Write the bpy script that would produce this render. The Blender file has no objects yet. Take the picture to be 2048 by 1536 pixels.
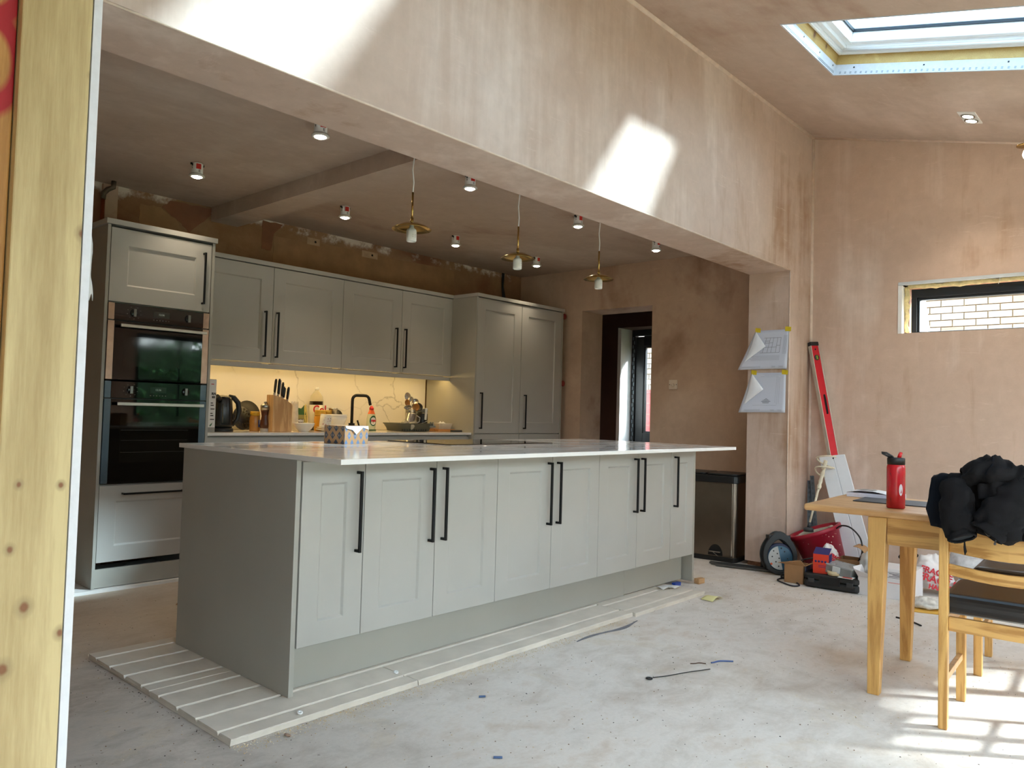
import bpy, bmesh, math, random
from math import pi, sin, cos, radians, sqrt, atan2
from mathutils import Vector as V, Matrix as M, noise as NZ
random.seed(7)
scn = bpy.context.scene
COL = scn.collection

# ------------------------------------------------------------------ camera
cd = bpy.data.cameras.new('camera'); cam = bpy.data.objects.new('camera', cd); COL.objects.link(cam)
cd.sensor_fit = 'HORIZONTAL'; cd.sensor_width = 36.0; cd.lens = 36.0 * 1541.99 / 2048.0
cd.clip_start = 0.02; cd.clip_end = 200
_r = V((0.66630646, -0.74515547, 0.02791091)); _u = V((-0.04639716, -0.00407179, 0.99891477)); _f = V((0.74423316, 0.66687836, 0.03728616))
mw = M.Identity(4)
for i in range(3):
    mw[i][0] = _r[i]; mw[i][1] = _u[i]; mw[i][2] = -_f[i]
mw[0][3], mw[1][3], mw[2][3] = -1.61506515, -2.50934566, 1.09382832
cam.matrix_world = mw
scn.camera = cam

# ------------------------------------------------------------------ view, world, sun
scn.view_settings.view_transform = 'Standard'; scn.view_settings.look = 'None'
scn.view_settings.gamma = 1.0; scn.view_settings.use_curve_mapping = False
scn.view_settings.exposure = 2.2
scn.cycles.use_denoising = True
scn.cycles.max_bounces = 12; scn.cycles.diffuse_bounces = 6; scn.cycles.glossy_bounces = 4
scn.cycles.transparent_max_bounces = 12; scn.cycles.transmission_bounces = 6
scn.cycles.sample_clamp_indirect = 6.0
scn.cycles.caustics_reflective = False; scn.cycles.caustics_refractive = False

SKY_STRENGTH = 5.0
SUN_STRENGTH = 6.5
SUN_DIR = V((-0.57, 0.82, -0.62))
SUN_ANGLE = 6.0
W = bpy.data.worlds.new('sky'); scn.world = W; W.use_nodes = True
nt = W.node_tree; nt.nodes.clear()
o_ = nt.nodes.new('ShaderNodeOutputWorld'); b_ = nt.nodes.new('ShaderNodeBackground')
tc = nt.nodes.new('ShaderNodeTexCoord'); sx = nt.nodes.new('ShaderNodeSeparateXYZ')
nt.links.new(tc.outputs['Generated'], sx.inputs[0])
rp = nt.nodes.new('ShaderNodeValToRGB'); nt.links.new(sx.outputs['Z'], rp.inputs[0])
rp.color_ramp.elements[0].position = 0.0; rp.color_ramp.elements[0].color = (0.80, 0.90, 1.0, 1)
rp.color_ramp.elements[1].position = 0.9; rp.color_ramp.elements[1].color = (0.55, 0.75, 1.0, 1)
ns = nt.nodes.new('ShaderNodeTexNoise'); ns.inputs['Scale'].default_value = 3.0; ns.inputs['Detail'].default_value = 6
nt.links.new(tc.outputs['Generated'], ns.inputs['Vector'])
cr = nt.nodes.new('ShaderNodeValToRGB'); nt.links.new(ns.outputs['Fac'], cr.inputs[0])
cr.color_ramp.elements[0].position = 0.45; cr.color_ramp.elements[0].color = (0, 0, 0, 1)
cr.color_ramp.elements[1].position = 0.68; cr.color_ramp.elements[1].color = (1, 1, 1, 1)
mx = nt.nodes.new('ShaderNodeMixRGB'); nt.links.new(cr.outputs[0], mx.inputs[0]); nt.links.new(rp.outputs[0], mx.inputs[1])
mx.inputs[2].default_value = (0.93, 0.97, 1.0, 1)
nt.links.new(mx.outputs[0], b_.inputs['Color']); b_.inputs['Strength'].default_value = SKY_STRENGTH
nt.links.new(b_.outputs[0], o_.inputs['Surface'])
sd = bpy.data.lights.new('sun', 'SUN'); so = bpy.data.objects.new('sun', sd); COL.objects.link(so)
sd.energy = SUN_STRENGTH; sd.angle = radians(SUN_ANGLE); sd.color = (0.97, 0.99, 1.0)
so.rotation_euler = SUN_DIR.to_track_quat('-Z', 'Y').to_euler(); so.location = (8, -11, 9)

def portal(name, loc, direction, w, h):
    l = bpy.data.lights.new(name, 'AREA'); l.shape = 'RECTANGLE'; l.size = w; l.size_y = h
    l.cycles.is_portal = True
    o = bpy.data.objects.new(name, l); COL.objects.link(o); o.location = loc
    d = V(direction).normalized(); z = -d
    x = V((1, 0, 0)) if abs(d.x) < 0.9 else V((0, 1, 0))
    y = z.cross(x).normalized(); x = y.cross(z)
    m = M.Identity(4)
    for i in range(3): m[i][0] = x[i]; m[i][1] = y[i]; m[i][2] = z[i]
    m.translation = V(loc); o.matrix_world = m
    return o

# ------------------------------------------------------------------ material helpers
def lin(r, g, b):
    def c(v):
        v /= 255.0
        return v / 12.92 if v <= 0.04045 else ((v + 0.055) / 1.055) ** 2.4
    return (c(r), c(g), c(b), 1.0)

class NT:
    def __init__(s, name):
        s.m = bpy.data.materials.new(name); s.m.use_nodes = True; s.t = s.m.node_tree; s.t.nodes.clear()
        s.out = s.n('ShaderNodeOutputMaterial')
    def n(s, typ, **kw):
        x = s.t.nodes.new(typ)
        for k, v in kw.items(): setattr(x, k, v)
        return x
    def l(s, a, b): s.t.links.new(a, b)
    def inp(s, node, key, val):
        i = node.inputs[key]
        if hasattr(val, 'links') and hasattr(val, 'is_output'): s.l(val, i)
        else: i.default_value = val
    def pos(s, sc=(1, 1, 1), obj=False, loc=(0, 0, 0), rot=(0, 0, 0)):
        mp = s.n('ShaderNodeMapping')
        if obj: src = s.n('ShaderNodeTexCoord').outputs['Object']
        else: src = s.n('ShaderNodeNewGeometry').outputs['Position']
        s.l(src, mp.inputs[0]); mp.inputs['Scale'].default_value = sc; mp.inputs['Location'].default_value = loc; mp.inputs['Rotation'].default_value = rot
        return mp.outputs[0]
    def noise(s, vec, scale=5, detail=4, rough=.55, dist=0):
        x = s.n('ShaderNodeTexNoise'); s.l(vec, x.inputs['Vector'])
        x.inputs['Scale'].default_value = scale; x.inputs['Detail'].default_value = detail
        x.inputs['Roughness'].default_value = rough; x.inputs['Distortion'].default_value = dist
        return x.outputs['Fac']
    def ramp(s, fac, stops):
        x = s.n('ShaderNodeValToRGB'); s.l(fac, x.inputs[0]); e = x.color_ramp.elements
        while len(e) < len(stops): e.new(0.5)
        for i, (p, c) in enumerate(stops):
            e[i].position = p; e[i].color = c if len(c) == 4 else (*c, 1)
        return x.outputs[0]
    def mix(s, fac, a, b, mode='MIX'):
        x = s.n('ShaderNodeMixRGB', blend_type=mode)
        s.inp(x, 0, fac); s.inp(x, 1, a); s.inp(x, 2, b); return x.outputs[0]
    def math(s, op, a, b=0.0):
        x = s.n('ShaderNodeMath', operation=op); s.inp(x, 0, a); s.inp(x, 1, b); return x.outputs[0]
    def bump(s, h, strength=.2, dist=.01):
        x = s.n('ShaderNodeBump'); s.l(h, x.inputs['Height']); x.inputs['Strength'].default_value = strength; x.inputs['Distance'].default_value = dist
        return x.outputs[0]
    def principled(s, col, rough=.5, metal=0.0, normal=None, **kw):
        p = s.n('ShaderNodeBsdfPrincipled'); s.inp(p, 'Base Color', col); s.inp(p, 'Roughness', rough); s.inp(p, 'Metallic', metal)
        if normal is not None: s.l(normal, p.inputs['Normal'])
        for k, v in kw.items(): s.inp(p, k, v)
        s.l(p.outputs[0], s.out.inputs['Surface']); return p

MATS = {}
def pm(name, col, rough=.5, metal=0.0, var=.06, scale=14, bump=0.0, bscale=60, **kw):
    """principled colour with a little procedural variation"""
    if name in MATS: return MATS[name]
    t = NT(name); c = lin(*col)
    v = t.pos(obj=True)
    if var > 0:
        n = t.noise(v, scale, 4)
        lo = tuple(x * (1 - var) for x in c[:3]); hi = tuple(min(1, x * (1 + var)) for x in c[:3])
        cc = t.ramp(n, [(.3, lo), (.7, hi)])
    else: cc = c
    nm = t.bump(t.noise(v, bscale, 3), bump, .004) if bump else None
    t.principled(cc, rough, metal, nm, **kw)
    MATS[name] = t.m; return t.m

def emit(name, col, strength):
    t = NT(name); e = t.n('ShaderNodeEmission'); e.inputs[0].default_value = col; e.inputs[1].default_value = strength
    t.l(e.outputs[0], t.out.inputs['Surface']); MATS[name] = t.m; return t.m

def glass(name, tint=(1, 1, 1), rough=0.0, refl=1.0):
    t = NT(name); tr = t.n('ShaderNodeBsdfTransparent'); tr.inputs[0].default_value = (*tint, 1)
    g = t.n('ShaderNodeBsdfGlossy'); g.inputs['Roughness'].default_value = rough
    lw = t.n('ShaderNodeLayerWeight'); fr = t.math('ADD', t.math('MULTIPLY', t.math('POWER', lw.outputs['Facing'], 5.0), .9), .04)
    m = t.n('ShaderNodeMixShader'); t.l(t.math('MULTIPLY', fr, refl), m.inputs[0]); t.l(tr.outputs[0], m.inputs[1]); t.l(g.outputs[0], m.inputs[2])
    t.l(m.outputs[0], t.out.inputs['Surface']); MATS[name] = t.m; return t.m

# plaster ----------------------------------------------------------
def plaster(name, pale, mid, damp, streak=(7, 7, .7), seed=0.0, wet=.56):
    t = NT(name)
    p = t.pos(loc=(seed, seed * 1.7, seed * .6))
    n1 = t.noise(p, .75, 5, .6, .6)
    ps = t.pos(sc=streak, loc=(seed, 0, seed)); n2 = t.noise(ps, 1.0, 6, .62, .3)
    n3 = t.noise(p, 9, 6, .7)
    a = t.math('ADD', t.math('MULTIPLY', n1, .62), t.math('MULTIPLY', n2, .38))
    c = t.ramp(a, [(.36, lin(*pale)), (.48, lin(*mid)), (wet, lin(*mid)), (wet + .10, lin(*damp))])
    c2 = t.mix(.34, c, t.ramp(n3, [(.3, (.62, .58, .55)), (.7, (1.0, 1.0, 1.0))]), 'MULTIPLY')
    # pale trowel marks
    ns2 = t.noise(t.pos(sc=(2.2, 2.2, 14), rot=(.4, .3, .5)), 1.6, 6, .75, 1.2)
    c3 = t.mix(t.math('MULTIPLY', t.ramp(ns2, [(.60, (0, 0, 0)), (.74, (1, 1, 1))]), .35), c2, lin(*[min(255, x + 14) for x in pale]))
    h = t.math('ADD', t.math('MULTIPLY', n3, .4), t.noise(t.pos(sc=(1, 1, 1)), 2.2, 5, .6))
    t.principled(c3, .72, 0, t.bump(h, .12, .02))
    MATS[name] = t.m; return t.m

PL_WALL = plaster('plaster_wall', (226, 204, 188), (208, 180, 160), (182, 148, 121), seed=1.3)
PL_HEAD = plaster('plaster_header', (228, 208, 194), (208, 183, 166), (178, 144, 118), seed=4.4, wet=.54)
PL_CEIL = plaster('plaster_ceiling', (214, 194, 180), (196, 174, 157), (174, 144, 124), streak=(.9, 3, 1), seed=2.1)
PL_KCEIL = plaster('plaster_kitchen_ceiling', (208, 192, 178), (190, 170, 153), (166, 138, 118), streak=(.8, 2.6, 1), seed=6.0)
PL_KWALL = plaster('plaster_kitchen_wall', (216, 192, 170), (198, 170, 147), (160, 126, 102), streak=(1.6, 1.6, 1), seed=8.8)

def old_plaster():
    t = NT('old_brown_plaster'); p = t.pos()
    n1 = t.noise(p, 1.5, 3, .5, .3); n3 = t.noise(p, 8, 7, .7)
    v = t.n('ShaderNodeTexVoronoi'); t.l(t.pos(sc=(1.2, 1, 2.2)), v.inputs['Vector']); v.inputs['Scale'].default_value = 1.3
    base = t.ramp(n1, [(.35, lin(162, 124, 88)), (.52, lin(176, 140, 106)), (.66, lin(152, 108, 80))])
    vs_ = t.n('ShaderNodeSeparateXYZ'); t.l(v.outputs['Color'], vs_.inputs[0]); base = t.mix(.5, base, t.ramp(vs_.outputs['X'], [(0, (.78, .72, .66)), (1, (1, 1, 1))]), 'MULTIPLY')
    base = t.mix(.5, base, t.ramp(n3, [(.3, (.55, .5, .45)), (.7, (1, 1, 1))]), 'MULTIPLY')
    # white scraped skim left just below the ceiling
    z = t.n('ShaderNodeSeparateXYZ'); t.l(p, z.inputs[0])
    edge = t.math('SUBTRACT', t.math('ADD', z.outputs['Z'], t.math('MULTIPLY', t.noise(t.pos(sc=(1, 1, 1)), 6, 6, .7), .22)), 2.60)
    k = t.ramp(t.math('MULTIPLY', edge, 12), [(.0, (0, 0, 0)), (.5, (1, 1, 1))])
    k2 = t.math('MULTIPLY', k, t.ramp(t.noise(p, 3.3, 5, .7), [(.46, (0, 0, 0)), (.56, (1, 1, 1))]))
    base = t.mix(k2, base, lin(226, 214, 200))
    t.principled(base, .9, 0, t.bump(n3, .3, .02)); MATS['old_brown_plaster'] = t.m; return t.m
OLDPL = old_plaster()

def floor_mat():
    t = NT('dusty_concrete'); p = t.pos()
    n1 = t.noise(p, .8, 6, .62, .8); n2 = t.noise(t.pos(sc=(1, 1.6, 1)), 5, 8, .72, .4); n3 = t.noise(p, 60, 4, .7)
    a = t.math('ADD', t.math('MULTIPLY', n1, .55), t.math('MULTIPLY', n2, .45))
    c = t.ramp(a, [(.34, lin(186, 172, 158)), (.45, lin(208, 199, 189)), (.54, lin(222, 215, 207)), (.66, lin(204, 189, 174))])
    sep = t.n('ShaderNodeSeparateXYZ'); t.l(p, sep.inputs[0])
    # the old slab towards the left is darker and rougher
    k = t.ramp(t.math('MULTIPLY', t.math('ADD', sep.outputs['X'], t.math('MULTIPLY', n1, 1.4)), .5), [(.1, (1, 1, 1)), (.62, (0, 0, 0))])
    c = t.mix(t.math('MULTIPLY', k, .62), c, t.ramp(n2, [(.35, lin(128, 118, 108)), (.6, lin(168, 157, 146))]))
    # the kitchen bay is browner
    ky = t.ramp(sep.outputs['Y'], [(.9, (0, 0, 0)), (1.0, (1, 1, 1))])
    c = t.mix(t.math('MULTIPLY', ky, .45), c, lin(184, 164, 140))
    # sandy sawdust patches and dark specks
    sd_ = t.ramp(t.noise(p, 1.7, 7, .75, .5), [(.57, (0, 0, 0)), (.68, (1, 1, 1))])
    c = t.mix(t.math('MULTIPLY', sd_, .35), c, lin(206, 186, 150))
    sp = t.ramp(t.noise(p, 34, 2, .5), [(.72, (0, 0, 0)), (.75, (1, 1, 1))])
    c = t.mix(t.math('MULTIPLY', sp, .55), c, lin(110, 92, 78))
    c = t.mix(.25, c, t.ramp(n3, [(.3, (.7, .7, .7)), (.7, (1, 1, 1))]), 'MULTIPLY')
    h = t.math('ADD', t.math('MULTIPLY', n2, 1.0), t.math('MULTIPLY', n3, .25))
    t.principled(c, .85, 0, t.bump(h, .22, .015)); MATS['dusty_concrete'] = t.m; return t.m
FLOOR = floor_mat()

def wood(name, light, dark, axis='Z', scale=1.0, ring=22.0, rough=.55, knots=(), contrast=1.0, obj=True, paint=None):
    t = NT(name)
    sc = {'X': (.35, 5, 5), 'Y': (5, .35, 5), 'Z': (5, 5, .35)}[axis]
    sc = tuple(x * scale for x in sc)
    p = t.pos(obj=obj)
    n1 = t.noise(t.pos(sc=sc, obj=obj), 2.2, 4, .5, 1.4)
    w = t.math('SINE', t.math('MULTIPLY', n1, ring))
    f = t.noise(t.pos(sc=tuple(x * 6 for x in sc), obj=obj), 8, 4, .7)
    a = t.math('ADD', t.math('MULTIPLY', w, .20 * contrast), t.math('ADD', t.math('MULTIPLY', f, .5), t.math('MULTIPLY', n1, .4)))
    c = t.ramp(a, [(.25, lin(*dark)), (.62, lin(*light))])
    for (kx, ky, kz, r) in knots:
        q = t.n('ShaderNodeVectorMath', operation='SUBTRACT'); t.l(p, q.inputs[0]); q.inputs[1].default_value = (kx, ky, kz)
        q2 = t.n('ShaderNodeVectorMath', operation='MULTIPLY'); t.l(q.outputs[0], q2.inputs[0]); q2.inputs[1].default_value = (1, .2, .8)
        ln = t.n('ShaderNodeVectorMath', operation='LENGTH'); t.l(q2.outputs[0], ln.inputs[0])
        d = t.math('DIVIDE', t.math('ADD', ln.outputs['Value'], t.math('MULTIPLY', t.noise(p, 90, 2), r * .5)), r)
        c = t.mix(t.ramp(t.math('MULTIPLY', d, .4), [(.2, (1, 1, 1)), (.9, (0, 0, 0))]), c, lin(*[int(x * .83) for x in dark]))
        c = t.mix(t.ramp(t.math('MULTIPLY', d, .5), [(.32, (1, 1, 1)), (.58, (0, 0, 0))]), c, lin(112, 70, 38))
    if paint:
        c = paint(t, p, c)
    t.principled(c, rough, 0, t.bump(f, .08, .003)); MATS[name] = t.m; return t.m

def marble(name, base=(238, 234, 228), vein=(120, 112, 104), rough=.08, amount=.8, dusty=False):
    t = NT(name); p = t.pos()
    d = t.noise(p, 1.6, 7, .62, 0)
    vc = t.n('ShaderNodeVectorMath', operation='ADD'); t.l(p, vc.inputs[0])
    nn = t.n('ShaderNodeTexNoise'); nn.inputs['Scale'].default_value = 2.4; nn.inputs['Detail'].default_value = 7; t.l(p, nn.inputs['Vector'])
    sc_ = t.n('ShaderNodeVectorMath', operation='SCALE'); t.l(nn.outputs['Color'], sc_.inputs[0]); sc_.inputs['Scale'].default_value = .55
    t.l(sc_.outputs[0], vc.inputs[1])
    v = t.n('ShaderNodeTexVoronoi', feature='DISTANCE_TO_EDGE'); t.l(vc.outputs[0], v.inputs['Vector']); v.inputs['Scale'].default_value = 1.9
    k = t.ramp(v.outputs['Distance'], [(0.0, (1, 1, 1)), (.006, (.6, .6, .6)), (.014, (0, 0, 0))])
    k = t.math('MULTIPLY', k, t.ramp(d, [(.42, (0, 0, 0)), (.62, (1, 1, 1))]))
    c = t.mix(t.math('MULTIPLY', k, amount), lin(*base), lin(*vein))
    if dusty:
        ds = t.ramp(t.noise(t.pos(sc=(1.2, 6, 1)), 2.2, 6, .65, .6), [(.40, (rough,) * 3), (.70, (rough + .12,) * 3)])
        t.principled(c, ds, 0)
    else: t.principled(c, rough, 0)
    MATS[name] = t.m; return t.m

# ------------------------------------------------------------------ mesh helpers
class MB:
    def __init__(s): s.v = []; s.f = []; s.mi = []; s.sm = []
    def add(s, vs, fs, mi=0, smooth=False):
        o = len(s.v); s.v += [V(x) for x in vs]
        for f in fs: s.f.append([o + i for i in f]); s.mi.append(mi); s.sm.append(smooth)
        return s
    def box(s, x0, x1, y0, y1, z0, z1, mi=0, M_=None):
        vs = [V((x, y, z)) for z in (z0, z1) for y in (y0, y1) for x in (x0, x1)]
        if M_ is not None: vs = [M_ @ v for v in vs]
        return s.add(vs, [(0, 2, 3, 1), (4, 5, 7, 6), (0, 1, 5, 4), (2, 6, 7, 3), (0, 4, 6, 2), (1, 3, 7, 5)], mi)
    def bar(s, a, b, w, h, up=(0, 0, 1), mi=0):
        a, b = V(a), V(b); d = (b - a).normalized(); u = V(up)
        if abs(d.dot(u)) > .98: u = V((1, 0, 0))
        x = d.cross(u).normalized(); y = x.cross(d).normalized()
        vs = [p + x * (sx * w / 2) + y * (sy * h / 2) for p in (a, b) for sx, sy in ((-1, -1), (1, -1), (1, 1), (-1, 1))]
        return s.add(vs, [(3, 2, 1, 0), (4, 5, 6, 7), (0, 1, 5, 4), (1, 2, 6, 5), (2, 3, 7, 6), (3, 0, 4, 7)], mi)
    def tube(s, pts, r, n=8, mi=0, caps=True, smooth=True, squash=None):
        pts = [V(p) for p in pts]; m = len(pts); rs = r if isinstance(r, (list, tuple)) else [r] * m
        prev = None; vs = []
        for i, p in enumerate(pts):
            d = (pts[min(i + 1, m - 1)] - pts[max(i - 1, 0)]).normalized()
            if prev is None:
                ref = V((0, 0, 1)) if abs(d.z) < .9 else V((1, 0, 0))
                x = d.cross(ref).normalized()
            else:
                x = (prev - d * prev.dot(d)).normalized()
            prev = x; y = d.cross(x)
            for k in range(n):
                a = 2 * pi * k / n
                vs.append(p + (x * cos(a) + y * sin(a) * (squash or 1)) * rs[i])
        fs = [(i * n + k, i * n + (k + 1) % n, (i + 1) * n + (k + 1) % n, (i + 1) * n + k) for i in range(m - 1) for k in range(n)]
        s.add(vs, fs, mi, smooth)
        if caps:
            o = len(s.v) - len(vs)
            s.f.append([o + k for k in range(n)][::-1]); s.mi.append(mi); s.sm.append(False)
            s.f.append([o + (m - 1) * n + k for k in range(n)]); s.mi.append(mi); s.sm.append(False)
        return s
    def lathe(s, prof, n=24, c=(0, 0, 0), M_=None, mi=0, smooth=True, cap=True):
        vs = []; c = V(c)
        for r, z in prof:
            for k in range(n):
                a = 2 * pi * k / n; p = V((r * cos(a), r * sin(a), z))
                vs.append((M_ @ p if M_ is not None else p) + c)
        m = len(prof)
        fs = [(i * n + k, i * n + (k + 1) % n, (i + 1) * n + (k + 1) % n, (i + 1) * n + k) for i in range(m - 1) for k in range(n)]
        o = len(s.v); s.add(vs, fs, mi, smooth)
        if not cap or prof[0] == prof[-1]: return s
        if prof[0][0] > 1e-6: s.f.append([o + k for k in range(n)][::-1]); s.mi.append(mi); s.sm.append(False)
        if prof[-1][0] > 1e-6: s.f.append([o + (m - 1) * n + k for k in range(n)]); s.mi.append(mi); s.sm.append(False)
        return s
    def prism(s, poly, a0, a1, axis='z', mi=0, M_=None):
        def mk(u, v, w):
            p = V((u, v, w)) if axis == 'z' else (V((u, w, v)) if axis == 'y' else V((w, u, v)))
            return M_ @ p if M_ is not None else p
        n = len(poly); vs = [mk(u, v, a0) for u, v in poly] + [mk(u, v, a1) for u, v in poly]
        return s.add(vs, [list(range(n))[::-1], [n + i for i in range(n)]] + [(i, (i + 1) % n, n + (i + 1) % n, n + i) for i in range(n)], mi)
    def grid(s, fn, nu, nv, mi=0, smooth=True, closed=False):
        vs = [fn(i / nu, j / nv) for j in range(nv + 1) for i in range(nu + 1)]
        fs = [(j * (nu + 1) + i, j * (nu + 1) + i + 1, (j + 1) * (nu + 1) + i + 1, (j + 1) * (nu + 1) + i) for j in range(nv) for i in range(nu)]
        return s.add(vs, fs, mi, smooth)

def rootmat(o):
    ms = M.Identity(4)
    while o is not None:
        ms = o.matrix_basis @ ms; o = o.parent
    return ms

def P(name, mb, mats, parent=None, bevel=0, bseg=2, sub=0, solid=0, weld=False, label=None, recalc=True, auto=None):
    """one mesh object; vertices are given in the world, stored relative to the parent thing"""
    me = bpy.data.meshes.new(name)
    vs = mb.v
    if parent is not None:
        inv = rootmat(parent).inverted(); vs = [inv @ v for v in vs]
    me.from_pydata([tuple(v) for v in vs], [], mb.f)
    if not isinstance(mats, (list, tuple)): mats = [mats]
    for m in mats: me.materials.append(m)
    me.polygons.foreach_set('material_index', mb.mi); me.polygons.foreach_set('use_smooth', mb.sm)
    if recalc:
        bm = bmesh.new(); bm.from_mesh(me)
        if weld: bmesh.ops.remove_doubles(bm, verts=bm.verts, dist=1e-5)
        bmesh.ops.recalc_face_normals(bm, faces=bm.faces); bm.to_mesh(me); bm.free()
    me.update()
    o = bpy.data.objects.new(name, me); COL.objects.link(o)
    if parent is not None: o.parent = parent
    if solid:
        md = o.modifiers.new('solid', 'SOLIDIFY'); md.thickness = solid; md.offset = 0
    if bevel:
        md = o.modifiers.new('bevel', 'BEVEL'); md.width = bevel; md.segments = bseg; md.limit_method = 'ANGLE'; md.angle_limit = radians(40)
    if sub:
        md = o.modifiers.new('sub', 'SUBSURF'); md.levels = sub; md.render_levels = sub
    if label: o['label'] = label
    return o

def thing(name, label, cat, loc=(0, 0, 0), rotz=0.0, group=None):
    o = bpy.data.objects.new(name, None); COL.objects.link(o); o.location = loc; o.rotation_euler = (0, 0, rotz)
    o.empty_display_size = .05
    o.matrix_basis = M.Translation(V(loc)) @ M.Rotation(rotz, 4, 'Z')
    o['label'] = label; o['category'] = cat
    if group: o['group'] = group
    return o
def tag(o, label, cat, group=None, kind=None):
    o['label'] = label; o['category'] = cat
    if group: o['group'] = group
    if kind: o['kind'] = kind
    return o
def struct(o, label=None):
    o['kind'] = 'structure'
    if label: o['label'] = label
    return o
def dup(root, loc, label=None, rotz=None):
    def cp(o, par):
        c = o.copy(); COL.objects.link(c); c.parent = par
        for ch in list(o.children): cp(ch, c)
        return c
    r = cp(root, None)
    rz = root.rotation_euler.z if rotz is None else rotz
    r.matrix_basis = M.Translation(V(loc)) @ M.Rotation(rz, 4, 'Z')
    if label: r['label'] = label
    return r
def text(body, size, loc, xdir, ydir, mat, parent, name='lettering', ext=.0004, align='CENTER', bold=0.0, sx=1.0):
    cu = bpy.data.curves.new(name, 'FONT'); cu.body = body; cu.size = size; cu.extrude = ext; cu.align_x = align; cu.align_y = 'CENTER'
    cu.offset = bold; cu.resolution_u = 3
    tmp = bpy.data.objects.new('tmp', cu); me = bpy.data.meshes.new_from_object(tmp); bpy.data.objects.remove(tmp)
    me.name = name; me.materials.clear(); me.materials.append(mat)
    o = bpy.data.objects.new(name, me); COL.objects.link(o)
    x = V(xdir).normalized(); y = V(ydir).normalized(); z = x.cross(y)
    m = M.Identity(4)
    for i in range(3): m[i][0] = x[i] * sx; m[i][1] = y[i]; m[i][2] = z[i]
    m.translation = V(loc)
    if parent is not None:
        o.parent = parent; m = rootmat(parent).inverted() @ m
    o.matrix_basis = m
    return o
# ================================================================== basic materials
SAGE = pm('sage_painted_wood', (178, 175, 168), .42, var=.03, scale=3, bump=.02, bscale=300)
SAGE_PANEL = pm('sage_melamine', (166, 163, 153), .4, var=.03, scale=3)
BLACKMETAL = pm('black_metal', (9, 9, 10), .45, var=0, **{'Specular IOR Level': .3})
BLACKPL = pm('black_plastic', (20, 20, 21), .42, var=.1)
BLACKGLASS = pm('black_glass', (3, 3, 4), .03, var=0)
STEEL = pm('brushed_steel', (176, 172, 166), .28, 1.0, var=.05, scale=30)
DARKSTEEL = pm('dark_steel', (128, 118, 108), .32, 1.0, var=.08, scale=8)
COPPERFILM = pm('steel_strip', (178, 150, 132), .3, .8, var=.14, scale=12)
BLUEFILM = pm('blue_film', (86, 104, 116), .25, .35, var=.06)
WHITE = pm('white_gloss', (236, 236, 234), .25, var=.02)
WHITEMATT = pm('white_matt', (232, 230, 226), .7, var=.04)
GYPSUM = pm('gypsum_board_edge', (198, 200, 206), .9, var=.05, scale=60, bump=.1)
BRASS = pm('brass', (190, 158, 92), .22, 1.0, var=.06)
COPPER = pm('copper', (150, 84, 56), .4, .8, var=.2)
CARD = pm('brown_card', (172, 132, 92), .8, var=.06, scale=20)
CARDIN = pm('card_inside', (150, 112, 76), .85, var=.06)
RED = pm('red_plastic', (178, 26, 40), .35, var=.06)
NAVY = pm('navy', (34, 42, 84), .5, var=.05)
DGREY = pm('dark_grey_plastic', (52, 53, 54), .5, var=.08)
FRAME = pm('anthracite_frame', (30, 34, 38), .4, var=.05)
LED = emit('warm_led', (1.0, .68, .26, 1), 7.5)
LAMPW = emit('lamp_white', (1.0, .90, .74, 1), 14.0)
MARBLE = marble('white_quartz', rough=.07, amount=.12, dusty=True)
SPLASH = marble('veined_quartz', base=(232, 226, 214), vein=(96, 84, 66), rough=.3, amount=.5)
ROOFGL = glass('dimmed_roof_glass', (.52, .60, .64))  # tint added to dim the sky and sun through the roof panes
CLEAR = glass('window_glass', (.93, .97, .97))
OAK = wood('oak_light', (206, 160, 92), (172, 124, 62), 'Z', 1.6, 16, .45, obj=True)
OAKX = wood('oak_top', (208, 164, 112), (184, 136, 84), 'Y', 1.3, 18, .42, obj=True)
OAKY = wood('oak_rail', (204, 158, 92), (166, 118, 58), 'Y', 2.2, 14, .45, obj=True)

# ================================================================== structure
XR, YF, YR, ZB, ZC, XN = 4.353, -.251, .067, 2.200, 3.307, 3.946
SL = .244; ANG = math.atan(SL)
XK, YB, ZK = 4.60, 2.97, 2.556
YREAR = -4.35

b = MB(); b.box(-4.0, 6.3, -4.6, 3.3, -.12, 0)
struct(P('floor', b, FLOOR), 'dusty pale concrete floor slab')
b = MB(); b.box(-3.2, XK + .4, YB, YB + .2, 0, ZK + .3)
wb = struct(P('wall_back', b, OLDPL), 'old brown plastered wall behind the kitchen run')
def skim(poly, col, nm):   # thin patches of older and newer plaster on the wall
    b = MB(); rr = random.Random(len(poly) * 7); out = []
    for i, (x, z) in enumerate(poly):
        x2, z2 = poly[(i + 1) % len(poly)]
        for q in range(6): u = q / 6; out.append((x + (x2 - x) * u + rr.uniform(-.006, .006), z + (z2 - z) * u + rr.uniform(-.006, .006)))
    b.prism([(x, z) for x, z in out], YB - .0035, YB - .0005, 'y'); P('plaster_patch', b, pm(nm, col, .9, var=.14, scale=9, bump=.2, bscale=40), wb)
skim([(.735, 2.485), (.80, 2.54), (1.098, 2.546), (1.098, 2.50), (.94, 2.335), (.88, 2.385)], (142, 96, 70), 'patch_red_brown')
skim([(.585, 2.30), (.585, 2.470), (.73, 2.478), (.86, 2.385), (.90, 2.30)], (164, 128, 92), 'patch_tan')
skim([(1.518, 2.32), (1.518, 2.545), (1.70, 2.55), (1.62, 2.46), (1.60, 2.32)], (138, 92, 64), 'patch_dark')
skim([(1.62, 2.18), (1.62, 2.44), (2.30, 2.47), (3.6, 2.47), (3.6, 2.18)], (160, 122, 86), 'patch_tan2')
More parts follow.
